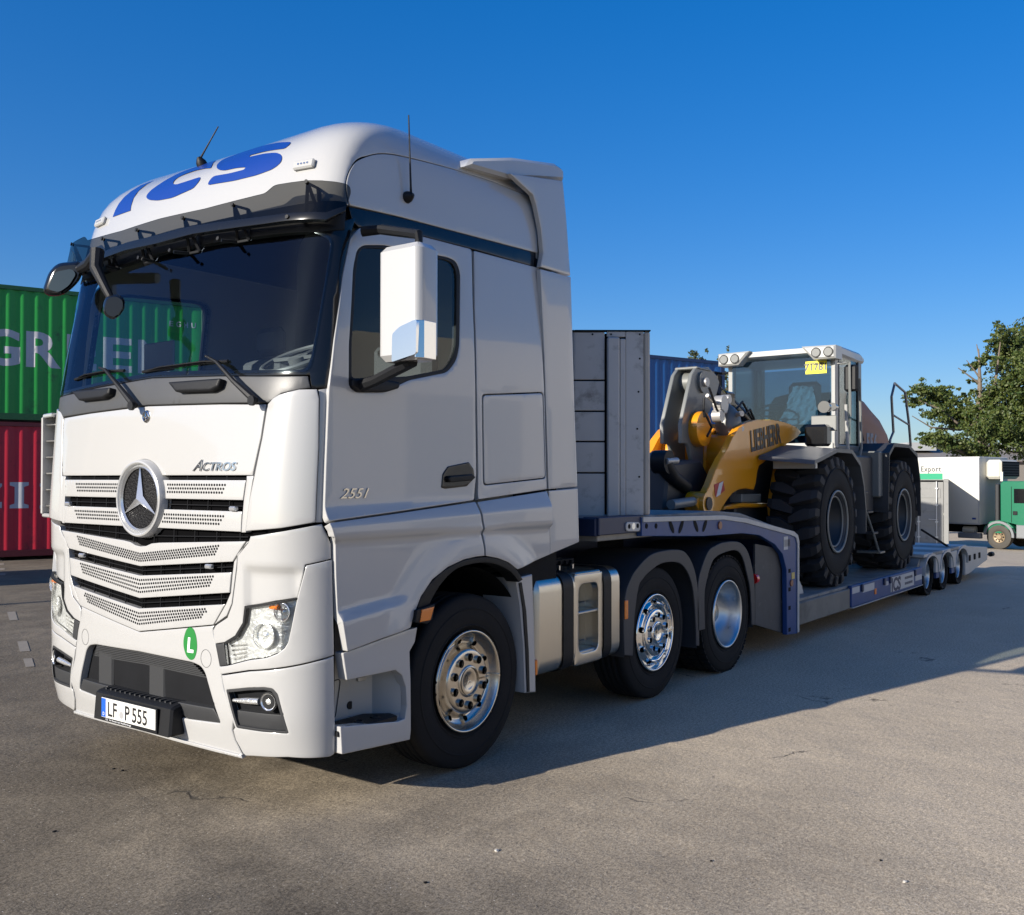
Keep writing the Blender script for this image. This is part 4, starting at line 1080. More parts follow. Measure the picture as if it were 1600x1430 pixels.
# kerb mirror and front mirror over the far corner
d0 = 6.15
arm = [atd(150, 398, 5.75), atd(140, 412, 5.95), atd(126, 420, 6.1)]
mb = MB(); mb.tube(arm, [.035, .035, .03], 10); T_(mb.build('kerb_mirror_arm', M['black']))
cc = atd(98, 436, 6.15); mb = MB()
def blob(mb, pts, depth, thick, m_=None, n=3):
    """rounded shell whose front outline is traced at a depth and that has its own thickness"""
    cx = sum(p[0] for p in pts)/len(pts); cy = sum(p[1] for p in pts)/len(pts)
    rings = []
    for k, (f, h) in enumerate(((.80, 0), (.95, .12), (1, .35), (.98, .65), (.80, .92), (.45, 1.0))):
        rings.append([atd(cx+(p[0]-cx)*f, cy+(p[1]-cy)*f, depth+thick*h) for p in pts])
    n_ = len(pts); vs = [v for r_ in rings for v in r_]
    mb.add(vs, [(j*n_+i, j*n_+(i+1) % n_, (j+1)*n_+(i+1) % n_, (j+1)*n_+i) for j in range(5) for i in range(n_)], True)
    mb.add(vs[-n_:], [tuple(range(n_))]); mb.add(vs[:n_], [tuple(range(n_))[::-1]])
    return mb
pts = rounded([(66, 455), (76, 425), (90, 411), (124, 408), (131, 418), (126, 437), (112, 452), (96, 463), (75, 463)], 9)
km = T_(blob(MB(), pts, 6.1, .13).build('kerb_mirror', M['blackgloss']))
gp = rounded([(74, 452), (86, 425), (112, 420), (119, 428), (108, 446), (92, 457)], 6)
g_ = MB(); g_.add([atd(p[0], p[1], 6.085) for p in gp], [tuple(range(len(gp)))]); 
o = g_.build('mirror_glass', mat('mirror_glass', (.12, .125, .11), .08, metal=1), km); o.location = (0, 0, 0)
mb = MB(); mb.tube([atd(152, 392, 5.62), atd(150, 420, 5.58), atd(162, 445, 5.52), atd(175, 470, 5.50)], [.040, .034, .026, .022], 10); T_(mb.build('front_mirror_arm', M['black']))
T_(blob(MB(), rounded([(160, 478), (166, 462), (182, 459), (195, 466), (196, 482), (185, 496), (174, 500), (162, 492)], 8), 5.45, .10).build('front_mirror', M['blackgloss']))

# interior
dash = MB(); dash.prism([(.24, 1.5), (.24, 2.20), (.40, 2.235), (.62, 2.27), (.72, 2.22), (.75, 1.9), (.75, 1.5)], 'y', -1.12, 1.12, .02); T_(dash.build('dashboard', mat('dashboard_grey', (.09, .092, .09), .6)))
T_(MB().box((.34, -.95, 2.235), (.52, .15, 2.30), .01).build('dashboard_tray', mat('cream_tray', (.62, .62, .50), .6)))
ta, tb2 = at(224, 584, 'x', .34), at(271, 531, 'x', .34)
T_(MB().box((.34, ta.y, ta.z), (.355, tb2.y, tb2.z), .01).build('tablet', M['blackgloss']))
mb = MB()
c = Vector((.62, -.62, 2.42)); ax_ = Vector((-.45, 0, .89)).normalized(); e1 = Vector((0, 1, 0)); e2 = ax_.cross(e1)
mb.tube([c+(e1*math.cos(a)+e2*math.sin(a))*.215 for a in [i*math.pi/12 for i in range(24)]], .015, 8, closed=True)
for a in (0, math.pi, -math.pi/2): mb.tube([c, c+(e1*math.cos(a)+e2*math.sin(a))*.21], .013, 6)
mb.cyl(c-ax_*.2, c+ax_*.01, .06, n=12); T_(mb.build('steering_wheel', mat('wheel_leather', (.10, .10, .10), .5)))
seatm = mat('seat_fabric', (.06, .062, .066), .8, bump=.4, bscale=90)
for y in (-.66, .66):
    mb = MB(); mb.box((.95, y-.26, 1.75), (1.45, y+.26, 1.95), .05); mb.box((1.40, y-.25, 1.9), (1.56, y+.25, 2.6), .05); mb.box((1.44, y-.14, 2.62), (1.54, y+.14, 2.82), .04)
    T_(mb.build('seat', seatm))
T_(MB().box((1.75, -1.1, 1.9), (2.14, 1.1, 2.05), .03).build('bunk', seatm))
# handle, number lettering
both('door_handle', rounded(L_((689, 762), (691, 741), (699, 729), (732, 722), (739.5, 733), (741, 747), (729, 760), (695, 764)), .01), flank, M['blackgloss'], thick=.02, roll=.01, g=.015, off=.006)
both('handle_grip', rounded(L_((695, 748), (698, 744), (733, 741), (738, 746), (732, 751), (698, 754)), .008), flank, M['black'], thick=.02, roll=.012, g=.01, off=.030)
p = at(530, 779, 'y', -1.25); p2 = at(578, 774, 'y', -1.25)
T_(text('model_number', '2551', .075, (p.x, -SKW(p.z)-.003, p.z), (1, 0, .0), (0, 0, 1), M['steelrim'], None, depth=.003, shear=.4, sx=1.35))
# far and near side arch trim, side marker
arch_o = L_((642, 966), (644, 944), (654, 923), (668, 906), (684, 891.5), (714, 875.5), (747, 870), (770, 873), (785, 879.5), (798, 890), (808, 905))
arch_i = L_((802, 909), (789, 893), (765, 881), (740, 879), (707, 887), (683, 907.6), (664, 938), (657, 962))
both('arch_trim', crom(arch_o, 3)+crom(arch_i, 3), lambda x, z: Vector((x, -(1.25+side_off(x, z)), z)), M['black'], thick=.10, roll=.006, g=.03, off=-.004)
q = L_((633, 971), (636, 952), (664, 942), (660, 966), (652, 973))
both('side_lamp_housing', q, flank0, M['black'], thick=.08, roll=.006, g=.02, off=.075)
both('side_lamp', L_((640, 970), (643, 951), (662, 946), (656, 967)), flank0, M['orange_l'], thick=.01, roll=.004, g=.02, off=.080)
# entry step
stp = rounded(L_((530, 1020), (630.5, 983.5), (646, 979.5), (642, 1003), (634, 1017), (634.5, 1040), (635.5, 1059), (635, 1110), (633, 1139), (630, 1153.5), (524.5, 1176.5), (525, 1134.5), (560, 1131), (614, 1126), (625, 1122), (629, 1102), (628, 1072), (622, 1054), (612, 1046), (536, 1062)), .006)
def stepmap(x, z): return Vector((x, -(1.25+.03*smooth(1.0, .93, z-.12*(x-.3))-.0*z), z))
both('entry_step', stp, stepmap, W_, thick=.06, roll=.008, g=.03)
tzz = at(570, 1128, 'y', -1.2).z
for mir in (1, -1):
    mb = MB(); mb.box((.30, -1.06*mir, .30), (.92, -1.02*mir, 1.02)); wl = T_(mb.build('step_well', M['white2']))
    mb = MB(); mb.box((.30, -1.235*mir, tzz-.03), (.84, -1.04*mir, tzz)); T_(mb.build('step_floor', M['white2']))
    mb = MB(); mb.add([(.60, -1.06*mir, tzz), (.74, -1.10*mir, tzz), (.82, -1.24*mir, tzz), (.82, -1.24*mir, .95), (.74, -1.10*mir, .95), (.60, -1.06*mir, .95)], [(0, 1, 4, 5), (1, 2, 3, 4)], True); T_(mb.build('step_cheek', M['white2']))
    mb = MB(); mb.prism([(.325, -1.268*mir), (.34, -1.15*mir), (.45, -1.09*mir), (.68, -1.09*mir), (.78, -1.20*mir), (.76, -1.268*mir)], 'z', tzz-.018, tzz+.010, .004)
    tr_ = T_(mb.build('step_tread_pad', M['black']))
    for k in range(3):
        m2 = MB(); m2.lathe([(0, .030), (.006, .028), (.006, .018), (0, .016)], (.42+.12*k, -1.20*mir, tzz+.010), 'z', 14); m2.build('grip_ring', M['black'], tr_).location = (0, 0, 0)
    p0, p1 = at(526, 1070, 'y', -1.063), at(566, 1118, 'y', -1.063)
    hp_ = rounded([(.34, p1.z), (.34, p0.z), (.54, p0.z+.03), (.50, p1.z+.02)], .03)
    mb = MB(); mb.tube([(x, -1.063*mir, z) for x, z in hp_], .0025, 4, closed=True); T_(mb.build('flap_seam', M['darkgrey']))
    h = at(547, 1102, 'y', -1.063); mb = MB(); mb.cyl((h.x, -1.060*mir, h.z), (h.x, -1.066*mir, h.z), .022, n=16); T_(mb.build('flap_lock', M['black']))
    h = at(565, 1059, 'y', -1.063); mb = MB(); mb.box((h.x-.05, -1.05*mir, h.z-.012), (h.x+.05, -1.09*mir, h.z+.012), .004); T_(mb.build('step_light', M['alu']))
# white strip behind the front wheel
for mir in (1, -1):
    P_ = [at(a, b, 'y', -1.25) for a, b in ((806, 904), (832, 897.5), (834.5, 960), (837.5, 1081.5), (821, 1083), (818.5, 1010), (813, 945))]
    mb = MB(); mb.prism([(p.x, p.z) for p in P_], 'y', -1.25*mir, -.95*mir, .006); T_(mb.build('rear_splash_panel', W_))
    P_ = [at(a, b, 'y', -1.256) for a, b in ((811, 911), (815, 910), (822, 955), (826, 1020), (827.5, 1081), (824, 1081.5), (821.5, 1015), (817, 950))]
    mb = MB(); mb.prism([(p.x, p.z) for p in P_], 'y', -1.258*mir, -1.251*mir); T_(mb.build('splash_trim', M['black']))
    # wheel housing
    mb = MB(); mb.lathe([(0, .60), (.45, .60)], (WX, -.74*mir if mir == 1 else .74, .60), 'y', 40, True, R(-20), R(195), sgn=-mir); T_(mb.build('wheel_housing', M['dark'], fix=False))
    mb = MB(); mb.lathe([(.0, .60), (.0, .30)], (WX, -.75*mir, .60), 'y', 40, True, R(-20), R(195), sgn=-mir); T_(mb.build('wheel_housing', M['dark'], fix=False))

# ---- wheels
def tyre_profile(r=.52, w=.31, rim=.292, grooves=4, shoulder=.03, gd=.014):
    h = w/2; P_ = [(-h*.62, rim-.012), (-h*.80, rim), (-h*.96, rim+.05), (-h*1.0, rim+.11), (-h*.97, r-shoulder*2.2), (-h*.93, r-shoulder), (-h*.86, r-shoulder*.25)]
    x0 = -h*.80; out = list(P_)
    for k in range(grooves):
        c = -h*.80+(k+1)*(1.6*h)/(grooves+1); gw = .0065
        out += [(c-gw-.001, r), (c-gw, r-gd), (c+gw, r-gd), (c+gw+.001, r)]
    out += [(-a, b) for a, b in reversed(P_)]
    return out
MR = {}
def polar(r_prof):
    xs_ = [p[1] for p in r_prof]; hs_ = [p[0] for p in r_prof]
    def f(a, b):
        r_ = math.hypot(a, b); h = float(np.interp(r_, xs_, hs_)); return Vector((a, -h, b))
    return f
def wheel(name, kind, parent=None, r=.52, w=.31, tread='rib'):
    root = empty(name, (0, 0, 0))
    mb = MB(); mb.lathe(tyre_profile(r, w, grooves=4 if tread == 'rib' else 2), (0, 0, 0), 'y', 72, sgn=-1)
    t = mb.build('tyre', M['tyre'], root, fix=False)
    # raised sidewall ring and tread blocks at the shoulder
    m2 = MB(); m2.lathe([(w/2-.0045, r-.095), (w/2+.002, r-.09), (w/2+.002, r-.085), (w/2-.004, r-.08)], (0, 0, 0), 'y', 64, sgn=-1); m2.lathe([(w/2-.016, .325), (w/2-.003, .33), (w/2-.003, .335), (w/2-.008, .34)], (0, 0, 0), 'y', 64, sgn=-1); m2.build('sidewall_rib', M['tyre'], root, fix=False)
    if tread == 'block':
        m2 = MB()
        for k in range(52):
            a = k*2*math.pi/52
            for sy in (-1, 0, 1):
                Mx = Matrix.Rotation(-(a+sy*.03), 4, 'Y')
                m2.box((r-.004, sy*.098-.040, -.022), (r+.010, sy*.098+.040, .022), 0, Mx)
        tag(m2.build('tread_blocks', M['tyre'], root, fix=False), kind='stuff')
    h = w/2
    if kind == 'front':
        prof = [(h-.005, 0), (h-.005, .17), (h-.012, .19), (h-.055, .205), (h-.075, .225), (h-.055, .262), (h-.030, .275), (h-.012, .283), (h+.004, .290), (h+.006, .302), (h-.006, .306)]
        holes = [circle(.243*math.cos(a), .243*math.sin(a), .019, 12) for a in [k*math.pi/5+.15 for k in range(10)]]
        hubh = .0; nutr = .143; nh = .0245; cap = .092; hubf = h-.005; hr = .188
    elif kind == 'offset':
        prof = [(h+.015, 0), (h+.015, .165), (h+.008, .185), (h-.030, .192), (h-.040, .196), (h-.030, .203), (h-.0, .215), (h+.004, .235), (h-.03, .268), (h-.05, .276), (h-.03, .283), (h+.004, .290), (h+.006, .302), (h-.006, .306)]
        holes = [circle(.240*math.cos(a), .240*math.sin(a), .022, 12) for a in [k*math.pi/5+.15 for k in range(10)]]
        nutr = .140; nh = .022; cap = .085; hubf = h+.015; hr = .182
    else:
        prof = [(h-.235, 0), (h-.235, .15), (h-.20, .20), (h-.17, .235), (h-.10, .262), (h-.04, .272), (h-.02, .281), (h+.004, .290), (h+.006, .302), (h-.006, .306)]
        holes = []
    prof = sorted(prof, key=lambda p: p[1])
    pm = polar([(-a, b) if False else (a, b) for a, b in prof])
    rim_m = {'front': M['steelrim'], 'offset': M['chrome'], 'deep': M['alu2']}[kind]
    if kind != 'deep':
        nuth = [circle(nutr*math.cos(a), nutr*math.sin(a), nh, 12) for a in [k*math.pi/5 for k in range(10)]]
        pf_ = sorted(prof, key=lambda p: p[1]); pf_ = [(float(np.interp(cap*.9, [p[1] for p in pf_], [p[0] for p in pf_])), cap*.9)]+[p for p in pf_ if p[1] > cap*.9]
        cum = [0.0]
        for (h0, r0), (h1, r1) in zip(pf_, pf_[1:]): cum.append(cum[-1]+math.hypot(h1-h0, r1-r0))
        def rm(a, b, pf_=pf_, cum=cum):
            r_ = float(np.interp(b, cum, [p[1] for p in pf_])); h_ = float(np.interp(b, cum, [p[0] for p in pf_])); t_ = a/.2
            return Vector((r_*math.cos(t_), -h_, r_*math.sin(t_)))
        def atr(rr, off_=.05):
            bb = float(np.interp(rr, [p[1] for p in pf_], cum)); return bb
        hl = []
        for hs_, rr in ((nuth, nutr), (holes, .2415)):
            for k in range(10):
                t_ = (k+.5)*math.pi/5+(0 if hs_ is nuth else .12); rad = nh if hs_ is nuth else (.019 if kind == 'front' else .023); t_ = t_ % (2*math.pi)
                hl.append([(t_*.2+rad*math.cos(q*math.pi/6)*.2/rr, atr(rr)+rad*math.sin(q*math.pi/6)) for q in range(12)])
        panel('rim', [(0, 0), (.4*math.pi, 0), (.4*math.pi, cum[-1]), (0, cum[-1])], rm, rim_m, root, holes=hl, thick=.015, roll=0, g=.009)
        mb = MB(); mb.lathe([(h-.10, 0), (h-.10, .28)], (0, 0, 0), 'y', 32, sgn=-1); mb.build('brake_drum', M['dark'], root, fix=False)
        mb = MB()
        for k in range(10):
            a = (k+.5)*math.pi/5; c = Vector((nutr*math.cos(a), -(hubf-.016), nutr*math.sin(a))); mb.cyl(c+Vector((0, .02, 0)), c, nh*.78, nh*.62, 8)
        tag(mb.build('wheel_nuts', M['steelrim'], root), kind='stuff')
        mb = MB(); mb.lathe([(hubf, cap+.004), (hubf+.006, cap), (hubf+.006, cap*.55), (hubf+.003, cap*.52), (hubf+.003, cap*.0)], (0, 0, 0), 'y', 40, sgn=-1); mb.build('hub_cap', rim_m, root, fix=False)
        mb = MB()
        for k in range(3):
            a = math.pi/2+k*2*math.pi/3+.2; d = Vector((math.cos(a), 0, math.sin(a))); e = Vector((-math.sin(a), 0, math.cos(a))); y = -(hubf+.0045)
            mb.add([Vector((0, y-.003, 0)), e*.008+Vector((0, y, 0)), d*cap*.42+Vector((0, y, 0)), -e*.008+Vector((0, y, 0))], [(0, 1, 2), (0, 2, 3)])
        mb.build('cap_star', M['steelrim'], root, fix=False)
    else:
        mb = MB(); mb.lathe([(a, b) for a, b in prof], (0, 0, 0), 'y', 56, sgn=-1); mb.build('rim', rim_m, root, fix=False)
        mb = MB(); mb.lathe([(h-.12, 0), (h-.12, .07), (h-.13, .085), (h-.235, .095)], (0, 0, 0), 'y', 24, sgn=-1); mb.build('hub_cap', M['steelrim'], root, fix=False)
    return root
M['alu2'] = mat('bright_rim', (.60, .60, .59), .36, metal=1, rvar=.1, vscale=9, bump=.08, bscale=30)
def place_wheel(w_, x, y, z=.52, mir=False, parent=truck, rz=0):
    w_.parent = parent; w_.location = Vector((x, y, z))-parent.location
    w_.rotation_euler.z = rz+(math.pi if mir else 0)
    return w_
w1 = wheel('front_wheel', 'front'); w1c = copy_tree(w1)
place_wheel(w1, WX, -1.22+.155); place_wheel(w1c, WX, 1.22-.155, mir=True)
w2 = wheel('lift_axle_wheel', 'offset'); w2c = copy_tree(w2)
place_wheel(w2, 3.793, -1.22+.155); place_wheel(w2c, 3.793, 1.22-.155, mir=True)
w3 = wheel('drive_wheel', 'deep', tread='block'); w3c = copy_tree(w3); w3d = copy_tree(w3); w3e = copy_tree(w3)
place_wheel(w3, 5.148, -1.23+.155); place_wheel(w3c, 5.148, 1.23-.155, mir=True); place_wheel(w3d, 5.148, -1.23+.155+.34); place_wheel(w3e, 5.148, 1.23-.155-.34, mir=True)

# ---- frame, tank, fenders
frame = MB()
for y in (-.40, .40): frame.box((.5, y-.04, .72), (6.0, y+.04, 1.0))
for x in (1.0, 2.0, 3.0, 4.4, 5.9): frame.box((x, -.36, .76), (x+.08, .36, .96))
T_(frame.build('chassis_frame', M['dark']))
mb = MB()
for x in (1.44, 3.793, 5.148): mb.cyl((x, -.95, .52), (x, .95, .52), .075, n=14); mb.cyl((x, -.12, .52), (x, .12, .52), .2, n=16)
T_(mb.build('axles', M['dark']))
T_(MB().box((.5, -.75, .62), (2.1, .75, 1.32), .05).build('engine', M['dark']))
T_(MB().box((2.0, -1.15, 1.16), (2.45, 1.18, 1.32), .02).build('cab_underframe', M['dark']))
T_(MB().box((2.7, -.5, 1.0), (6.0, .5, 1.04)).build('frame_cover', M['dark']))
T_(MB().cyl((4.45, 0, 1.05), (4.45, 0, 1.22), .48, n=32).build('fifth_wheel', M['dark']))
def tankprof(y0, y1, z0, z1, r_, mir):
    return [(a*mir, b) for a, b in rounded([(y0, z0), (y1, z0), (y1, z1), (y0, z1)], r_, 6)]
xa0, xa1 = at(838, 960, 'y', -1.24).x+.005, at(973, 960, 'y', -1.24).x
xs1 = at(880, 960, 'y', -1.24).x; xs1b = at(896, 960, 'y', -1.24).x; xr0 = at(902, 960, 'y', -1.24).x; xr1 = at(940, 960, 'y', -1.24).x; xs2 = at(943, 960, 'y', -1.24).x; xs2b = at(955, 960, 'y', -1.24).x
ZT0, ZT1 = .42, 1.085
for mir in (1, -1):
    mb = MB()
    prf = lambda d: tankprof(-1.235+d, -.55-d, ZT0+d, ZT1-d, .11, mir)
    n_ = len(prf(0)); vs = []
    st_ = [(xa0, .05), (xa0+.012, .02), (xa0+.04, 0), (xr0-.012, 0), (xr0, .012)]
    for x, d in st_: vs += [(x, y, z) for y, z in prf(d)]
    mb.add(vs, [(j*n_+i, j*n_+(i+1) % n_, (j+1)*n_+(i+1) % n_, (j+1)*n_+i) for j in range(len(st_)-1) for i in range(n_)], True)
    mb.add(vs[:n_], [tuple(range(n_))]); mb.add(vs[-n_:], [tuple(range(n_))[::-1]])
    st_ = [(xr1, .012), (xr1+.012, 0), (xa1-.04, 0), (xa1-.012, .02), (xa1, .05)]; vs = []
    for x, d in st_: vs += [(x, y, z) for y, z in prf(d)]
    mb.add(vs, [(j*n_+i, j*n_+(i+1) % n_, (j+1)*n_+(i+1) % n_, (j+1)*n_+i) for j in range(len(st_)-1) for i in range(n_)], True)
    mb.add(vs[:n_], [tuple(range(n_))]); mb.add(vs[-n_:], [tuple(range(n_))[::-1]])
    # step bay between the two halves
    mb.box((xr0-.002, -1.10*mir, ZT0+.02), (xr1+.002, -.6*mir, ZT1-.01)); mb.box((xr0-.002, -1.232*mir, ZT0+.01), (xr1+.002, -1.05*mir, ZT0+.075), .01); mb.box((xr0-.002, -1.232*mir, ZT1-.065), (xr1+.002, -1.05*mir, ZT1-.004), .01)
    tk = T_(mb.build('fuel_tank', M['alu'] if False else M['tankm'] if 'tankm' in M else M['alu']))
    frm = panel('tank_frame', [(xr0-.02, ZT0+.02), (xr1+.02, ZT0+.02), (xr1+.02, ZT1-.02), (xr0-.02, ZT1-.02)], lambda a, b: Vector((a, -1.234, b)), M['tankm'], tk, holes=[rounded([(xr0+.03, ZT0+.09), (xr1-.03, ZT0+.09), (xr1-.03, ZT1-.09), (xr0+.03, ZT1-.09)], .07, 5)], thick=.05, roll=.012, g=.03, mirror=mir < 0)
    for zz in (ZT0+.085, ZT0+.36):
        m2 = MB(); m2.box((xr0+.01, -1.22*mir, zz), (xr1-.01, -1.08*mir, zz+.022), .006); m2.tube([(xr0+.02, -1.10*mir, zz+.06), (xr1-.02, -1.10*mir, zz+.06)], .008, 6); m2.build('tank_step', M['alu'], tk).location = (0, 0, 0)
    for x0, x1 in ((xs1, xs1b), (xs2, xs2b)):
        m2 = MB(); p = tankprof(-1.243, -.54, ZT0-.008, ZT1+.008, .115, mir); n_ = len(p)
        m2.add([(x, y, z) for x in (x0, x1) for y, z in p], [(i, (i+1) % n_, n_+(i+1) % n_, n_+i) for i in range(n_)], True); m2.build('tank_strap', M['black'], tk, fix=False).location = (0, 0, 0)
    m2 = MB()
    for k in range(5): m2.box((xa0-.0, (-.70-.10*k)*mir, ZT1+.055), (xa0+.62, (-.73-.10*k)*mir, ZT1+.085))
    for k in range(9): m2.box((xa0+.07*k, -.68*mir, ZT1+.05), (xa0+.07*k+.012, -1.15*mir, ZT1+.075))
    T_(m2.build('tank_walkway', M['dark']))
    m2 = MB()
    for k in range(4): m2.box((xa0+.03+.17*k, -1.15*mir, ZT1+.02), (xa0+.045+.17*k, -1.17*mir, ZT1+.05))
    T_(m2.build('walkway_feet', M['alu']))
    for (px, py) in ((840, 1043),):
        q = at(px, py, 'y', -1.24); m2 = MB(); m2.box((xa0-.012, -1.24*mir, q.z-.05), (xa0+.015, -1.20*mir, q.z+.05), .005); T_(m2.build('tank_marker', M['orange_l']))
def fender(outer, inner, mir, name='fender'):
    outer = crom(outer, 3); inner = crom(inner, 3)
    poly = [(at(a, b, 'y', -1.25).x, at(a, b, 'y', -1.25).z) for a, b in outer+inner[::-1]]
    mb = MB(); mb.prism(poly, 'y', -1.25*mir, -1.235*mir, .004)
    # curved guard behind the lip
    vs = []; P_ = [at(a, b, 'y', -1.25) for a, b in outer]; n_ = len(P_)
    cx = sum(p.x for p in P_)/n_
    for y in (-1.236, -.62): vs += [(p.x, y*mir, p.z) for p in P_]
    for y in (-1.236, -.62): vs += [(p.x+(cx-p.x)*.03, y*mir, p.z-.02) for p in P_]
    mb.add(vs, [(i, i+1, n_+i+1, n_+i) for i in range(n_-1)]+[(2*n_+i, 2*n_+i+1, 3*n_+i+1, 3*n_+i) for i in range(n_-1)], True)
    return T_(mb.build(name, M['fenderm']))
M['fenderm'] = mat('fender_plastic', (.030, .033, .040), .5, bump=.1, bscale=200)
f1o = [(976, 1024), (975, 970), (978, 927), (986, 904), (995, 889), (1014, 869), (1033, 861.6), (1058, 859), (1073, 865), (1085, 889), (1091, 927), (1093, 1009)]
f1i = [(989, 1025), (991.6, 966), (998, 918), (1005, 905), (1014, 894.6), (1033, 881), (1056, 878.5), (1070, 887), (1080, 908), (1085, 937), (1088, 989), (1088, 1009)]
f2o = [(1091, 986), (1090, 940), (1093, 900), (1106, 863), (1118, 853), (1130, 848), (1152, 846.5), (1166, 857), (1175, 884), (1179.5, 920), (1179.8, 977)]
f2i = [(1102, 983), (1101, 940), (1103, 914), (1112, 881), (1120, 870), (1130, 864.5), (1149, 860), (1160, 870), (1168, 899), (1173, 926), (1175, 976)]
for mir in (1, -1):
    fender(f1o, f1i, mir); fender(f2o, f2i, mir)
    q = at(978.5, 953, 'y', -1.26); T_(MB().box((q.x-.015, -1.25*mir, q.z-.07), (q.x+.03, -1.262*mir, q.z+.07), .004).build('side_marker', M['orange_l']))
    q = at(1180, 905, 'y', -1.22); m2 = MB(); m2.cyl((q.x-.01, -1.20*mir, q.z), (q.x+.04, -1.20*mir, q.z), .05, n=16); T_(m2.build('rear_side_lamp', M['red_l']))
# air suspension, hoses in the dark behind the cab
mb = MB()
for k in range(6):
    y0 = -.5+.2*k; mb.tube([(2.65, y0*.5, 1.75-.05*k), (2.85, y0*.6, 1.3), (3.1, y0*.4, 1.2+.03*k), (3.25, y0*.2, 1.35)], .014, 6)
T_(mb.build('air_lines', M['black']))
T_(MB().box((2.5, -.55, .55), (3.2, .55, 1.02), .03).build('battery_box', M['dark']))
T_(MB().cyl((6.0, -1.05, .60), (6.0, 1.05, .60), .05, n=12).build('rear_crossbar', M['dark']))
# ------------------------------------------------------------------ low loader trailer
trailer = empty('low_loader_trailer', (9.5, 0, 0), label='long low-loader trailer with grey headboard and blue frame coupled behind the white tractor', cat='trailer')
def TR_(o): o.parent = trailer; o.location = o.location-trailer.location; return o
def YP(pts, y=-1.25): return [(at(a, b, 'y', y).x, at(a, b, 'y', y).z) for a, b in pts]
M['hb'] = mat('worn_grey_board', (.46, .455, .44), .55, metal=0, var=.16, vscale=1.6, dirt=(.13, .12, .105), dirt_amt=.22, dscale=3.5, bump=.08, bscale=12)
M['deckalu'] = mat('worn_deck', (.22, .215, .20), .62, var=.4, vscale=5, dirt=(.07, .065, .06), dirt_amt=.3, dscale=3, bump=.2, bscale=30)
M['galv'] = mat('galvanised', (.42, .42, .41), .5, metal=.1, var=.2, vscale=6)
M['darkblue'] = mat('dark_blue_paint', (.012, .022, .06), .45, var=.3, vscale=4)
M['mudgrey'] = mat('splash_guard', (.05, .052, .056), .6, var=.4, vscale=7, dirt=(.16, .15, .14), dirt_amt=.10, dscale=9)
plate_poly = [(1003, 809), (1130, 806), (1165, 811), (1240, 832), (1246, 845), (1246, 990), (1230, 992), (1229.5, 930), (1229, 890), (1223, 866), (1211, 851), (1187, 836.5), (1160, 833.5), (1100, 838), (1003, 838)]
for mir in (1, -1):
    mb = MB(); mb.prism(YP(plate_poly), 'y', -1.25*mir, -1.20*mir, .004); TR_(mb.build('gooseneck_side', M['blue_deck']))
    edge_o = YP([(1004, 808), (1130, 805.2), (1165, 810), (1240, 830.5), (1246, 836), (1248, 846), (1248, 988)], -1.254); edge_i = YP([(1245.5, 988), (1245.5, 850), (1243, 840), (1236, 836.5), (1164, 817), (1130, 812), (1004, 816)], -1.254)
    mb = MB(); mb.prism(edge_o+edge_i, 'y', -1.262*mir, -1.2515*mir, .002); TR_(mb.build('edge_strip', M['galv']))
    mb = MB(); mb.prism(YP([(1180, 850), (1210, 856), (1224, 874), (1229, 900), (1229.5, 991), (1180, 976)], -1.19), 'y', -1.19*mir, -1.17*mir); TR_(mb.build('splash_guard', M['mudgrey']))
    for px, py, r_ in ((1010, 822, .012), (1025, 822, .012)): 
        q = at(px, py, 'y', -1.25); m2 = MB(); m2.cyl((q.x, -1.249*mir, q.z), (q.x, -1.2525*mir, q.z), r_*1.8, n=10); TR_(m2.build('lashing_hole', M['dark']))
    for px, py in ((1049, 823), (1064, 823), (1087, 821.5), (1101, 821)):
        q = at(px, py, 'y', -1.25); n = 14
        m2 = MB(); sl = .035 if px in (1064, 1101) else -.035
        m2.prism([(q.x+.03*math.cos(a)+sl*math.sin(a), q.z+.055*math.sin(a)) for a in [k*2*math.pi/n for k in range(n)]], 'y', -1.2535*mir, -1.2505*mir); TR_(m2.build('lashing_slot', M['dark']))
    for px, py in ((1124, 821), (1236, 911)):
        q = at(px, py, 'y', -1.25); m2 = MB(); m2.cyl((q.x, -1.25*mir, q.z), (q.x, -1.262*mir, q.z), .035, n=14); TR_(m2.build('marker_lamp', mat('brown_lens', (.25, .10, .05), .4) if mir == 1 and px == 1124 else bpy.data.materials['brown_lens']))
    for px, py in ((1233.5, 892), (1233.5, 921), (1233.5, 950), (1233.5, 984)):
        q = at(px, py, 'y', -1.25); m2 = MB(); m2.box((q.x-.03, -1.2525*mir, q.z-.02), (q.x+.03, -1.2505*mir, q.z+.02)); TR_(m2.build('lashing_hole', M['dark']))
    q0, q1 = at(1224.5, 839, 'y', -1.252), at(1231, 858.5, 'y', -1.252); m2 = MB(); m2.box((q0.x, -1.2535*mir, q1.z), (q1.x, -1.2505*mir, q0.z)); lab = TR_(m2.build('type_label', mat('label_white', (.45, .45, .45), .5) if mir == 1 else bpy.data.materials['label_white']))
    m2 = MB(); 
    for k in range(6): m2.box((q0.x+.02+.028*k, -1.2545*mir, q1.z+.03), (q0.x+.03+.028*k, -1.2536*mir, q0.z-.03))
    m2.build('label_print', ink, lab).location = (0, 0, 0)
    q0, q1 = at(1237, 895, 'y', -1.252), at(1241.5, 904, 'y', -1.252); m2 = MB(); m2.box((q0.x, -1.2535*mir, q1.z), (q1.x, -1.2505*mir, q0.z)); TR_(m2.build('yellow_label', mat('label_yellow', (.55, .42, .12), .5) if mir == 1 else bpy.data.materials['label_yellow']))
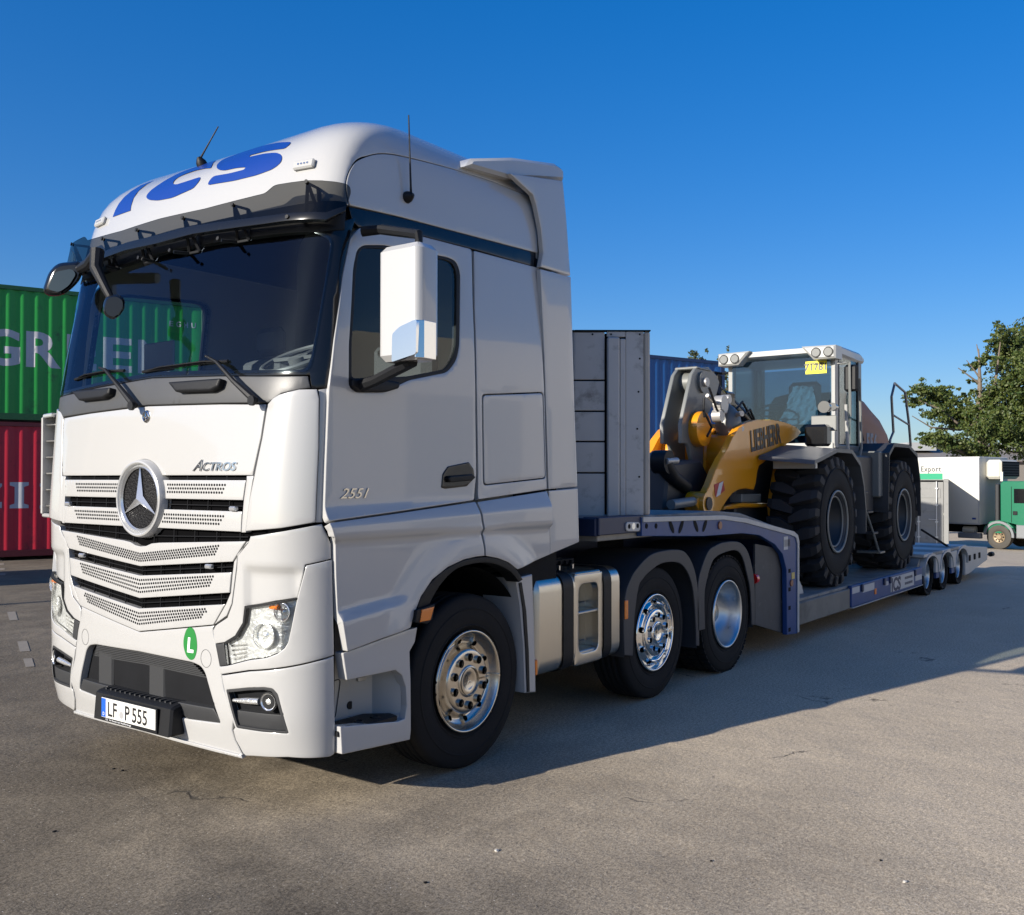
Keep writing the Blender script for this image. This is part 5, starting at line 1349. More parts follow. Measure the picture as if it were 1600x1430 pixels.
# small lettering above
q = at(1227.5, 867, 'y', -1.2525); TR_(text('plate_print', 'max. 25t', .10, (q.x, -1.2530, q.z-.08), (1, 0, 0), (0, 0, 1), bpy.data.materials['label_white'], None, depth=.0004, sx=.45)) if False else None
dk = YP([(1003, 806), (1130, 804), (1165, 808.5), (1244, 831)], -1.22)
gd = MB(); zf = dk[0][1]
prof = [(2.95, zf), (5.0, zf-.0), (5.5, zf-.03), (6.80, dk[-1][1]), (6.80, dk[-1][1]-.10), (5.4, zf-.17), (2.95, zf-.17)]
gd.prism(prof, 'y', -1.195, 1.195, .005); TR_(gd.build('gooseneck_deck', M['deckalu']))
TR_(MB().box((6.72, -1.19, .42), (6.80, 1.19, 1.14), .01).build('gooseneck_back', M['blue_deck']))
TR_(MB().box((2.9, -.42, 1.02), (6.7, -.30, 1.28), .01).build('gooseneck_beam', M['darkblue'])); TR_(MB().box((2.9, .30, 1.02), (6.7, .42, 1.28), .01).build('gooseneck_beam', M['darkblue']))
# nose below the headboard
fx0 = at(968, 820, 'y', -1.24).x
for mir in (1, -1):
    z0, z1 = at(985, 833, 'y', -1.24).z, at(985, 806, 'y', -1.24).z
    TR_(MB().box((2.9, -1.24*mir, z0), (at(1002.5, 820, 'y', -1.24).x, -1.10*mir, z1), .006).build('nose_side', M['darkblue']))
    a, b = at(977, 823, 'y', -1.243), at(999, 823, 'y', -1.243); m2 = MB(); m2.prism(rounded([(a.x, a.z-.035), (b.x, b.z-.035), (b.x, b.z+.035), (a.x, a.z+.035)], .034), 'y', -1.252*mir, -1.2402*mir, .003); lf = TR_(m2.build('lashing_point', M['galv']))
    for f in (.2, .5, .8):
        m2 = MB(); x = a.x+(b.x-a.x)*f; m2.cyl((x, -1.2515*mir, a.z), (x, -1.2545*mir, a.z), .018 if f != .5 else .026, n=12); m2.build('fixing', M['dark'] if f != .5 else M['chrome'], lf).location = (0, 0, 0)
TR_(MB().box((2.88, -1.22, 1.32), (2.96, 1.22, zf), .006).build('nose_front', M['darkblue']))
# headboard: a plain front with both corners cut back
HBX, HBY = 3.29, .78
HL = 7.62/1527.6; U = lambda px: (px-898)*HL
ztop = 1.727+(750-517.5)*HL; ZP = lambda py: 1.727+(750-py)*HL
HB = zf+.004; HT = ztop
for mir in (1, -1):
    e = Vector((.597, -.802*mir, 0)); n_ = Vector((-.802, -.597*mir, 0)); Mx = Matrix((e, n_, Vector((0, 0, 1)))).transposed().to_4x4(); Mx.translation = Vector((HBX, -HBY*mir, 0))
    hb_ = lambda name, a, b, mt, bev=.004: TR_(MB().box(a, b, bev, Mx).build(name, mt))
    zl = [HT]+[ZP(p) for p in (594, 642.5, 690, 739)]+[HB-.05]
    for a, b in zip(zl, zl[1:]): hb_('headboard_plank', (.0, -.03, b+.006), (U(945), .0, a-.006), M['hb'])
    hb_('headboard_back', (.0, -.05, HB), (U(1014), -.035, HT-.01), M['dark'])
    hb_('headboard_post', (U(948.5), -.02, ZP(832)), (U(968), .035, ZP(527)), M['hb'], .01)
    hb_('headboard_post', (U(969), -.02, ZP(833)), (U(977.5), .014, ZP(529)), M['hb'], .006)
    hb_('headboard_side', (U(978), -.03, HB), (U(1006), .004, HT), M['hb'])
    hb_('headboard_top', (U(948.5), -.03, ZP(526)), (U(977.5), .004, HT), M['hb'])
    hb_('headboard_edge', (U(1006.5), -.06, HB), (U(1016), .006, HT), mat('edge_beige', (.40, .37, .32), .6, var=.2, vscale=5) if mir == 1 else bpy.data.materials['edge_beige'], .012)
    hb_('headboard_cap', (0, -.06, HT+.002), (U(1017), .012, HT+.012), M['dark'], .002)
    for yy in (815.5, 826.5):
        for xx in (973.5, 951.5):
            p = Mx @ Vector((U(xx), .012 if xx > 960 else .034, ZP(yy))); m2 = MB(); m2.cyl(p, p+n_*.012, .018, n=10); TR_(m2.build('post_bolt', M['galv']))
    for px, py in ((1000, 560), (998, 612), (996, 670), (999, 745), (926, 522), (955, 522), (1000, 522)):
        p = Mx @ Vector((U(px), .003, ZP(py))); m2 = MB(); m2.cyl(p, p+n_*.004, .008, n=8); TR_(m2.build('rivet', M['dark']))
    # side return behind the cut corner
    c_ = Mx @ Vector((U(1016), 0, 0)); TR_(MB().box((c_.x, c_.y, HB), (c_.x+.35, c_.y+.03*mir, HT-.9), .006).build('headboard_return', M['hb'])) if False else None
zl = [HT]+[ZP(p) for p in (594, 642.5, 690, 739)]+[HB-.05]
for a, b in zip(zl, zl[1:]): TR_(MB().box((HBX, -HBY, b+.006), (HBX+.03, HBY, a-.006), .004).build('headboard_plank', M['hb']))
TR_(MB().box((HBX+.032, -HBY-.02, HB), (HBX+.05, HBY+.02, HT-.01)).build('headboard_back', M['dark'])); TR_(MB().box((HBX-.012, -HBY, HT+.002), (HBX+.06, HBY, HT+.012), .002).build('headboard_cap', M['dark']))
# low deck
ZL = .47
l0, l1 = YP([(1249, 939), (1330, 918)]), YP([(1249, 985), (1330, 943)])
x0 = 6.81; xm_ = at(1331, 930, 'y', -1.25).x; xe_ = at(1441, 905, 'y', -1.25).x
for mir in (1, -1):
    TR_(MB().box((x0, -1.23*mir, .20), (xm_-.005, -1.08*mir, ZL-.03), .01).build('side_beam', mat('grimy_steel', (.15, .145, .13), .6, var=.4, vscale=3, dirt=(.04, .04, .035), dirt_amt=.3) if mir == 1 else bpy.data.materials['grimy_steel']))
    zt1 = at(1385, 908, 'y', -1.25).z
    TR_(MB().box((xm_, -1.25*mir, .215), (xe_, -1.20*mir, ZL+.0), .008).build('side_rave', M['blue_deck']))
    TR_(MB().box((xm_, -1.262*mir, .205), (xe_, -1.20*mir, .214)).build('rave_flange', M['galv']))
for k in range(12):
    xa_ = x0+k*(xe_-x0)/12; TR_(MB().box((xa_+.006, -1.19, ZL-.04), (xa_+(xe_-x0)/12-.006, 1.19, ZL), .004).build('deck_plate', M['deckalu']))
TR_(MB().box((x0, -1.07, .22), (xe_, 1.07, ZL-.045)).build('deck_frame', M['darkblue']))
wh = bpy.data.materials['label_white']
def rave_rect(a, b, name, mt, y=-1.2525, th=.003):
    q0, q1 = at(*a, 'y', -1.25), at(*b, 'y', -1.25); return TR_(MB().box((q0.x, y, min(q0.z, q1.z)), (q1.x, y+th, max(q0.z, q1.z))).build(name, mt))
rave_rect((1331.5, 919), (1343, 925), 'reflector_strip', wh, -1.2525); rave_rect((1348, 915), (1366, 921), 'reflector_strip', wh, -1.2525); rave_rect((1384, 909), (1388, 914), 'reflector_strip', wh); rave_rect((1430, 900), (1440, 905), 'reflector_strip', wh)
rave_rect((1366, 920), (1369, 928), 'side_marker', M['orange_l'], -1.258, .008)
q0, q1 = at(1391, 926, 'y', -1.25), at(1427, 903, 'y', -1.25); zc = (ZL+.22)/2; hh = .095
board = TR_(MB().box((q0.x, -1.2585, zc-hh), (q1.x, -1.2505, zc+hh)).build('name_board', wh))
t_ = text('board_lettering', 'ICS', .235, (q0.x+.02, -1.2588, zc-.085), (1, 0, 0), (0, 0, 1), mat('navy_print', (.008, .012, .05), .5), board, depth=.0006, bold=.010, shear=.05, sx=1.35)
for k, (zz, t__) in enumerate(((.02, 'SPEDITION'), (-.055, 'transporte'))):
    m2 = MB(); 
    for j in range(9): m2.box((q0.x+.68+.045*j, -1.2592, zc+zz), (q0.x+.68+.045*j+.036, -1.2586, zc+zz+.035))
    m2.build('small_print', bpy.data.materials['navy_print'], board)
for c in children(board):
    c.location = (0, 0, 0)
for px in (1346, 1381, 1390, 1429):
    q = at(px, 912, 'y', -1.25); TR_(MB().box((q.x-.03, -1.275, ZL-.10), (q.x+.03, -1.2505, ZL-.01), .008).build('stake_pocket', M['darkblue']))
# bogie
zd = at(1509, 851.5, 'y', -1.25).z; xb0 = at(1444, 868, 'y', -1.25).x; xb1 = at(1511, 852, 'y', -1.25).x
for k in range(5):
    xa_ = xe_+.15+k*(xb1-xe_-.15)/5; TR_(MB().box((xa_+.008, -1.24, zd-.05), (xa_+(xb1-xe_-.15)/5-.008, 1.24, zd), .006).build('bogie_deck_plate', M['deckalu'] if k % 2 else M['galv']))
TR_(MB().prism([(xe_+.15, zd-.06), (xe_+.15, .25), (xe_, .25), (xe_, ZL)], 'y', -1.18, 1.18, .004).build('bogie_ramp', M['deckalu']))
TR_(MB().box((xe_+.2, -.55, .35), (xb1+1.0, .55, zd-.06)).build('bogie_frame', M['darkblue']))
pl = YP([(1445, 890), (1444.5, 868), (1460, 864), (1465, 879), (1470, 880), (1475, 860), (1483, 858), (1488, 874), (1493, 872.5), (1499, 854), (1509, 852), (1512.5, 885)])
wx = [at(p, 897, 'y', -1.2).x for p in (1451, 1475, 1499)]
for mir in (1, -1):
    P_ = [(-1, 0)]
    pts_ = []
    for i, x in enumerate(wx):
        for k in range(13):
            a = math.pi*(1-k/12.0); pts_.append((x+.42*math.cos(a), .36+(zd-.36-.01)*math.sin(a)**.75))
    up = [(x, z) for x, z in pts_]; vs = []
    for off_, y in ((0, -1.255), (0, -.80)): vs += [(x, y*mir, z) for x, z in up]
    for off_, y in ((0, -1.255), (0, -.80)): vs += [(x, y*mir, z-.035) for x, z in up]
    n_ = len(up); seg = [i for i in range(n_-1)]
    m2 = MB(); m2.add(vs, [(i, i+1, n_+i+1, n_+i) for i in seg]+[(2*n_+i, 2*n_+i+1, 3*n_+i+1, 3*n_+i) for i in seg]+[(i, i+1, 2*n_+i+1, 2*n_+i) for i in seg], False)
    TR_(m2.build('bogie_fender', M['galv'], fix=False))
    for xa_ in ((wx[0]+wx[1])/2, (wx[1]+wx[2])/2): TR_(MB().box((xa_-.10, -1.22*mir, .22), (xa_+.10, -1.18*mir, .62), .006).build('bogie_flap', M['blue_deck'])); TR_(MB().box((xa_-.20, -1.24*mir, zd-.32), (xa_+.20, -1.20*mir, zd-.055), .006).build('bogie_skirt', M['galv']))
BR = (zd-.05)/2; print('bogie', zd, BR)
bw = wheel('bogie_wheel', 'deep', r=.385, w=.25); bw.scale = (BR/.385, 1, BR/.385)
for c in children(bw):
    if c.name.startswith(('rim', 'hub')): c.scale = (.86, 1, .86); c.location = (0, .03, 0)
first = True
for x in wx:
    for mir in (False, True):
        b_ = bw if first else copy_tree(bw); first = False
        place_wheel(b_, x, (-1.19+.125) if not mir else (1.19-.125), BR, mir, trailer)
# the tyre's inner radius is closed by a plate
tb_ = MB()
for x in wx: tb_.cyl((x, -1.0, BR), (x, 1.0, BR), .07, n=12)
TR_(tb_.build('bogie_axles', M['dark']))
# rear end
x0_, x1_ = xb1+.02, at(1541, 870, 'y', -1.2).x
for mir in (1, -1):
    TR_(MB().prism([(x0_, zd-.02), (x1_, zd-.14), (x1_, zd-.38), (x0_+.3, zd-.52), (x0_, zd-.52)], 'y', -1.22*mir, -1.10*mir, .01).build('tail_side', M['galv']))
    for k in range(3): TR_(MB().box((x0_+.25+.4*k, -1.235*mir, zd-.30), (x0_+.36+.4*k, -1.215*mir, zd-.20), .004).build('tail_bracket', M['dark']))
TR_(MB().prism([(x0_, zd-.02), (x1_, zd-.14), (x1_, zd-.20), (x0_, zd-.10)], 'y', -1.09, 1.09, .005).build('tail_deck', M['deckalu']))
TR_(MB().box((x1_, -1.15, zd-.40), (x1_+.06, 1.15, zd-.16), .01).build('rear_lamp_bar', M['mudgrey']))
TR_(MB().box((x0_+.5, -.9, .20), (x0_+.7, .9, .40), .02).build('underrun_bar', M['dark']))
q = at(1547, 867, 'y', -1.2); m2 = MB(); m2.tube([(x1_, -1.1, q.z), (x1_+.55, -1.18, q.z)], .015, 6); m2.cyl((x1_+.50, -1.175, q.z), (x1_+.62, -1.19, q.z), .045, n=10); TR_(m2.build('marker_arm', M['black']))
# tie-down and stop
q0, q1 = at(1440, 828, 'y', -.9), at(1481, 848, 'y', -1.1); m2 = MB(); m2.tube([q0, (q1.x, -1.1, zd)], .018, 6); c_ = TR_(m2.build('lashing_chain', M['dark']))
stopo = empty('wheel_stop', (7.55, -.75, ZL), label='grey wedge-shaped wheel stop on the low deck in front of the loader tyre', cat='wheel stop')
m2 = MB()
for y in (-1.06, -.46): m2.prism([(7.02, ZL+.002), (7.56, ZL+.002), (7.50, ZL+.09), (7.30, ZL+.27), (7.22, ZL+.27)], 'y', y, y+.025, .003)
o = m2.build('side_plate', M['galv'], stopo); o.location = -stopo.location
o = MB().box((7.18, -1.05, ZL+.21), (7.30, -.45, ZL+.26), .004).build('top_bar', M['galv'], stopo); o.location = -stopo.location
o = MB().box((7.04, -1.03, ZL+.004), (7.52, -.46, ZL+.02), .002).build('base_plate', M['galv'], stopo); o.location = -stopo.location
# ------------------------------------------------------------------ wheel loader
LX0 = 9.9
loader = empty('wheel_loader', (LX0, 0, ZL+.002), label='yellow and grey lettered wheel loader riding on the low-loader trailer', cat='wheel loader')
def LD(o): o.parent = loader; o.location = o.location-loader.location; return o
M['yellow'] = mat('loader_yellow', (.70, .275, .006), .30, coat=.5, var=.06, vscale=1.5)
M['lampglass'] = mat('lamp_glass', (.20, .20, .19), .12, metal=.3, coat=1)
M['dullsteel'] = mat('dull_steel', (.42, .41, .39), .4, metal=.5)
M['lgrey'] = mat('loader_grey', (.15, .155, .145), .42, coat=.2, var=.05, vscale=4)
M['lwhite'] = mat('loader_white', (.36, .36, .34), .35, coat=.3)
M['anth'] = mat('loader_dark_grey', (.028, .03, .034), .5)
M['beige'] = mat('loader_hood', (.30, .16, .105), .6, spec=.2)  # the hood is white; a brownish reflection is put into its colour
LR, LWd = .775, .60
HZ = ZL+LR-.005
def loader_wheel():
    root = empty('loader_wheel')
    r = LR-.075; h = LWd/2
    prof = [(-h*.7, .34), (-h*.92, .37), (-h*1.0, .44), (-h*1.01, .55), (-h*.97, .64), (-h*.90, r-.01), (-h*.70, r+.004), (0, r+.012), (h*.70, r+.004), (h*.90, r-.01), (h*.97, .64), (h*1.01, .55), (h*1.0, .44), (h*.92, .37), (h*.7, .34)]
    mb = MB(); mb.lathe(prof, (0, 0, 0), 'y', 72, sgn=-1); mb.lathe([(h*1.005, .62), (h*1.02, .624), (h*1.02, .63), (h*.985, .636)], (0, 0, 0), 'y', 64, sgn=-1); mb.build('tyre', M['tyre'], root, fix=False)
    m2 = MB(); n = 22
    for k in range(n):
        for side in (1, -1):
            a0 = 2*math.pi*(k+(.5 if side < 0 else 0))/n
            # centre line of the lug: y, angle, half width (rad)
            cl = [(-.02, .10, .050), (.06, .055, .078), (.14, .015, .092), (.22, .0, .080), (.285, -.03, .066), (.315, -.04, .060)]
            top = []; bot = []
            for i, (y, a, wd) in enumerate(cl):
                rr = LR+.006 if i < 4 else (LR-.016 if i == 4 else LR-.115)
                rb = r if i < 4 else (r-.03 if i == 4 else r-.10)
                for sgn_ in (-1, 1):
                    t = a0+a+sgn_*wd*.9; top.append((rr*math.cos(t), side*y if i < 5 else side*(h*.985+.006), rr*math.sin(t)))
                    t = a0+a+sgn_*wd*1.18; bot.append((rb*math.cos(t), side*y if i < 5 else side*(h*.97-.02), rb*math.sin(t)))
            vs = top+bot; m = len(cl); N = 2*m; fs = []
            for i in range(m-1):
                fs += [(2*i, 2*i+1, 2*i+3, 2*i+2), (2*i, 2*i+2, N+2*i+2, N+2*i), (2*i+1, N+2*i+1, N+2*i+3, 2*i+3)]
            fs += [(0, N, N+1, 1), (N-2, N-1, 2*N-1, 2*N-2)]
            m2.add(vs, fs)
    lg = m2.build('tread_lugs', mat('lug_rubber', (.018, .018, .019), .75, bump=.15, bscale=60), root, fix=False); tag(lg, kind='stuff')
    import bmesh
    bm = bmesh.new(); bm.from_mesh(lg.data); bmesh.ops.recalc_face_normals(bm, faces=bm.faces); bm.to_mesh(lg.data); bm.free()
    m3 = MB(); m3.lathe([(h-.01, .345), (h+.004, .352), (h+.004, .368), (h-.008, .374)], (0, 0, 0), 'y', 48, sgn=-1); m3.lathe([(h-.05, .285), (h-.036, .29), (h-.036, .300), (h-.05, .306)], (0, 0, 0), 'y', 48, sgn=-1); m3.build('rim_ring', M['lgrey'], root, fix=False)
    m3 = MB(); m3.lathe([(h-.01, .36), (h-.05, .30), (h-.20, .285), (h-.24, .2), (h-.24, .12), (h-.16, .11), (h-.16, 0)], (0, 0, 0), 'y', 40, sgn=-1); m3.build('rim', M['anth'], root, fix=False)
    m3 = MB()
    for k in range(12):
        a = k*math.pi/6; m3.cyl((.21*math.cos(a), -(h-.235), .21*math.sin(a)), (.21*math.cos(a), -(h-.21), .21*math.sin(a)), .018, n=6)
    tag(m3.build('wheel_nuts', M['anth'], root), kind='stuff')
    return root
lw = loader_wheel(); WXS = (8.47, 11.36); yw = -1.15+LWd/2; first = True
for x in WXS:
    for mir in (False, True):
        b_ = lw if first else copy_tree(lw); first = False
        b_.parent = loader; b_.location = Vector((x, yw if not mir else -yw, HZ))-loader.location; b_.rotation_euler = (0, .13*(x > 9), math.pi if mir else 0)
# axles and frames
m2 = MB()
for x in WXS: m2.cyl((x, -.6, HZ), (x, .6, HZ), .19, n=18); m2.cyl((x-.0, -.2, HZ), (x, .2, HZ), .33, n=18)
LD(m2.build('axle', M['anth']))
LD(MB().prism([(7.3, 1.15), (7.3, 1.75), (7.7, 2.30), (8.5, 2.40), (9.0, 2.0), (9.1, 1.2), (8.4, .95)], 'y', -.37, .37, .02).build('front_frame', M['anth']))
LD(MB().prism([(9.2, .95), (9.2, 1.95), (10.9, 2.0), (12.6, 2.1), (12.7, 1.2), (12.2, .95)], 'y', -.60, .60, .03).build('rear_frame', M['anth']))
# yellow bracing of the front frame seen between arm and tyre
for mir in (1, -1):
    LD(MB().prism(YP([(1203, 785), (1215, 715), (1222, 693), (1232, 700), (1222, 745), (1212, 800), (1204, 806)], -.52), 'y', -.56*mir, -.48*mir, .01).build('frame_cheek', M['yellow']))
    LD(MB().prism(YP([(1132, 791), (1160, 786), (1205, 786), (1204, 793), (1160, 793), (1130, 797)], -.45), 'y', -.46*mir, -.36*mir, .01).build('lower_bar', M['yellow']))
    LD(MB().prism(YP([(1158, 772), (1188, 772), (1188, 785), (1158, 785)], -.44), 'y', -.45*mir, -.30*mir, .01).build('grey_block', M['lgrey']))
# lift arms
def z3(pts): return [(1000+x/5.108, 540+y/5.108) for x, y in pts]
arm_px = z3([(455, 1230), (470, 1215), (520, 1190), (560, 1110), (600, 1000), (650, 900), (700, 820), (740, 730), (790, 655), (850, 612), (930, 592), (1040, 590), (1120, 602), (1190, 622), (1250, 650), (1290, 690), (1260, 730), (1180, 782), (1100, 832), (1060, 872), (1000, 925), (950, 962), (935, 1020), (925, 1100), (910, 1150), (850, 1140), (790, 1150), (740, 1180), (700, 1230), (660, 1290), (640, 1328), (580, 1342), (520, 1330), (470, 1312), (450, 1275)])
arm_xz = YP(arm_px, -.50)
for mir in (1, -1):
    arm = LD(MB().prism(arm_xz, 'y', -.50*mir, -.42*mir, .008).build('lift_arm', M['yellow']))
    c = YP(z3([(510, 1262)]), -.50)[0]
    m2 = MB(); m2.cyl((c[0], -.55*mir, c[1]), (c[0], -.34*mir, c[1]), .125, n=24); m2.build('arm_eye', M['yellow'], arm).location = (0, 0, 0)
    m2 = MB(); m2.cyl((c[0], -.565*mir, c[1]), (c[0], -.552*mir, c[1]), .07, n=16); m2.build('arm_pin', M['anth'], arm).location = (0, 0, 0)
LD(MB().cyl((YP(z3([(410, 1265)]), -.50)[0][0]-.35, -.45, YP(z3([(410, 1265)]), -.50)[0][1]), (arm_xz[0][0], -.45, arm_xz[0][1]-.02), .05, n=14).build('pin_bar', M['lgrey']))
a_ = YP(z3([(885, 845)]), -.503)[0]; b_ = YP(z3([(1130, 770)]), -.503)[0]
d_ = Vector((b_[0]-a_[0], 0, b_[1]-a_[1]))
o = text('arm_lettering', 'LIEBHERR', .33, (a_[0], -.506, a_[1]), d_, (.0, 0, 1), ink, None, depth=.0008, bold=.010, sx=1.0)
L0 = max(v.co.x for v in o.data.vertices)-min(v.co.x for v in o.data.vertices); 
bpy.data.objects.remove(o)
LD(text('arm_lettering', 'LIEBHERR', .33, (a_[0], -.506, a_[1]), d_, (.0, 0, 1), ink, None, depth=.0008, bold=.010, sx=d_.x/L0))
st_ = YP(z3([(592, 1110), (663, 1080), (678, 1155), (612, 1212), (600, 1200)]), -.503)
sg_ = LD(MB().prism(st_, 'y', -.5038, -.5012).build('warning_sticker', mat('sticker_red', (.42, .01, .02), .4)))
s2 = YP(z3([(632, 1100), (664, 1082), (640, 1190), (607, 1210)]), -.503); MB().prism(s2, 'y', -.5052, -.5040).build('sticker_stripe', mat('sticker_white', (.6, .6, .6), .4), sg_).location = (0, 0, 0)
# cross tube and far-side yellow body in front
c0 = YP(z3([(560, 720)]), -.2)[0]
ct = MB(); ct.cyl((7.25, -.42, 2.02), (7.25, .42, 2.02), .24, n=28); LD(ct.build('cross_tube', M['yellow']))
ct = MB(); ct.prism([(6.95, 1.75), (7.0, 2.15), (7.25, 2.32), (7.7, 2.30), (7.9, 2.1), (7.6, 1.8)], 'y', -.15, .15, .02); LD(ct.build('lever_bracket', M['yellow']))
# bell crank (grey)
lev_o = z3([(360, 190), (465, 172), (520, 235), (548, 300), (500, 470), (420, 640), (415, 790), (420, 980), (385, 975), (345, 960), (320, 800), (300, 700), (262, 880), (250, 790), (245, 620), (285, 430), (330, 235)])
for y in (-.13, .09):
    LD(MB().prism([(at(a, b, 'y', 0).x+0, at(a, b, 'y', 0).z) for a, b in z3([(332, 235), (365, 185), (462, 175), (530, 245), (552, 300), (520, 430), (440, 600), (420, 720), (420, 980), (385, 978), (340, 960), (300, 790), (248, 780), (244, 630), (290, 420)])], 'y', y, y+.045, .006).build('lever_plate', M['lgrey']))
q = lambda x, y: (at(*z3([(x, y)])[0], 'y', 0).x, at(*z3([(x, y)])[0], 'y', 0).z)
cx, cz = q(410, 300); LD(MB().cyl((cx, -.16, cz), (cx, .16, cz), .12, n=24).build('lever_roller', M['lgrey']))
LD(MB().cyl((cx, -.20, cz), (cx, .20, cz), .05, n=16).build('lever_pin', M['dullsteel']))
cx2, cz2 = q(345, 655); m2 = MB(); m2.lathe([(-.06, .0), (-.06, .19), (.0, .20), (.06, .19), (.06, .0)], (cx2+.05, -.17, cz2-.02), 'y', 32); LD(m2.build('pivot_disc', M['yellow']))
m2 = MB(); m2.box((cx-.14, -.14, cz+.14), (cx+.22, .14, cz+.17), .01); LD(m2.build('lever_cap', M['lgrey']))
# accumulator
cx, cz = q(480, 640); m2 = MB(); m2.lathe([(-.22, 0), (-.20, .07), (-.14, .13), (0, .155), (.12, .13), (.20, .07), (.23, .03), (.26, 0)], (cx+.10, -.30, cz), 'z', 24); LD(m2.build('pressure_tank', M['lgrey']))
for zz in (-.05, .12): LD(MB().cyl((cx+.06, -.43, cz+zz), (cx+.02, -.50, cz+zz), .03, n=12).build('tank_stub', M['dullsteel']))
# tilt cylinder
p0, p1 = at(1104, 598, 'y', -.05), at(1175, 668, 'y', -.15)
pa, pb = Vector((p0.x, 0, p0.z)), Vector((8.55, 0, 2.42))
mid = pa*.55+pb*.45
m2 = MB(); m2.cyl(pa-Vector((.05, 0, 0)), mid, .045, n=14); LD(m2.build('tilt_rod', M['dullsteel']))
m2 = MB(); m2.cyl(pa*.8+pb*.2, pb, .115, n=20); m2.box((pa.x*.7+pb.x*.3-.0, -.12, 2.60), (pa.x*.7+pb.x*.3+.25, .12, 2.78), .02); LD(m2.build('tilt_cylinder', M['blackgloss']))
m2 = MB(); a = at(1105, 618, 'y', -.32); b = at(1160, 668, 'y', -.32); m2.tube([a, a*.5+b*.5, b], .022, 8); LD(m2.build('hydraulic_pipe', M['dullsteel']))
m2 = MB()
for (x, y, r_) in ((1126, 632, .10), (1134, 624, .05), (1122, 650, .07)):
    c = at(x, y, 'y', -.34); m2.cyl(c-Vector((0, .05, 0)), c+Vector((0, .05, 0)), r_, n=14)
LD(m2.build('valve_block', M['dullsteel']))
for pts in (((1098, 640), (1106, 655), (1112, 668), (1105, 682)), ((1100, 622), (1099, 640), (1101, 652)), ((1108, 606), (1120, 640), (1128, 652)), ((1150, 640), (1160, 628), (1175, 655), (1185, 668)), ((1158, 650), (1172, 640), (1180, 660))):
    m2 = MB(); m2.tube([at(a, b, 'y', -.36) for a, b in pts], .014, 6); LD(m2.build('hose', M['black']))
# quick coupler hydraulics in front
m2 = MB()
a = at(1035, 722, 'y', -.25); b = at(1052, 720, 'y', -.35); m2.cyl(a-Vector((0, .08, 0)), a+Vector((0, .08, 0)), .12, n=20)
m2.tube([a, at(1050, 745, 'y', -.3), at(1072, 762, 'y', -.3)], [.10, .08, .07], 12)
m2.tube([at(1052, 722, 'y', -.1), at(1062, 750, 'y', -.1), at(1076, 775, 'y', -.2)], .05, 10); LD(m2.build('coupler_link', M['black']))
LD(MB().cyl(at(1040, 721, 'y', -.32), at(1057, 720, 'y', -.32), .035, n=12).build('coupler_pin', M['dullsteel']))
c = at(1021, 724, 'y', -.05); m2 = MB(); m2.cyl(c-Vector((0, .12, 0)), c+Vector((0, .0, 0)), .13, n=18); LD(m2.build('coupler_eye', mat('worn_steel', (.20, .18, .16), .45, metal=.6, var=.4, vscale=9)))
LD(MB().prism([(5.75, 1.43), (5.85, 1.9), (6.6, 1.95), (6.9, 1.7), (7.2, 1.35), (6.4, 1.31)], 'y', -.28, .28, .03).build('coupler_body', M['anth']))
# front fenders
for mir in (1, -1):
    P_ = []; 
    for k in range(15):
        a = R(140-k*9.5); P_.append((WXS[0]+.90*math.cos(a), HZ+.88*math.sin(a)))
    P_ = [(7.62, 1.95), (7.9, 2.0), (8.4, 2.10), (8.95, 2.10), (9.28, 1.95), (9.42, 1.70), (9.50, 1.40), (9.50, 1.10)]
    vs = []; 
    for y, dz in ((-1.17, 0), (-.52, .06)): vs += [(x, y*mir, z+dz*(1 if i < 4 else 0)) for i, (x, z) in enumerate(P_)]
    for y, dz in ((-1.17, 0), (-.52, .06)): vs += [(x-.02, y*mir, z-.045+dz*(1 if i < 4 else 0)) for i, (x, z) in enumerate(P_)]
    n_ = len(P_); sg = range(n_-1)
    m2 = MB(); m2.add(vs, [(i, i+1, n_+i+1, n_+i) for i in sg]+[(2*n_+i, 2*n_+i+1, 3*n_+i+1, 3*n_+i) for i in sg]+[(i, i+1, 2*n_+i+1, 2*n_+i) for i in sg]+[(0, n_, 3*n_, 2*n_)]); LD(m2.build('front_fender', M['lgrey'] if False else mat('fender_grey', (.07, .072, .076), .45) if mir == 1 else bpy.data.materials['fender_grey'], fix=False))
    LD(MB().box((7.78, -1.12*mir, 1.86), (7.84, -.62*mir, 1.95), .005).build('fender_lamp_bar', M['lwhite']))
    # rear fender
    P_ = [(10.45, 1.35), (10.50, 2.10), (10.75, 2.24), (11.5, 2.24), (11.95, 2.12), (12.12, 1.75), (12.15, 1.25)]
    vs = []
    for y in (-1.18, -.62): vs += [(x, y*mir, z) for x, z in P_]
    for y in (-1.18, -.62): vs += [(x*.985+11.3*.015, y*mir, z-.05) for x, z in P_]
    n_ = len(P_); sg = range(n_-1); m2 = MB(); m2.add(vs, [(i, i+1, n_+i+1, n_+i) for i in sg]+[(2*n_+i, 2*n_+i+1, 3*n_+i+1, 3*n_+i) for i in sg]+[(i, i+1, 2*n_+i+1, 2*n_+i) for i in sg]); LD(m2.build('rear_fender', M['anth'], fix=False))
    LD(MB().box((10.35, -1.10*mir, 1.5), (10.48, -.75*mir, 2.12), .02).build('fender_front', M['lgrey']))
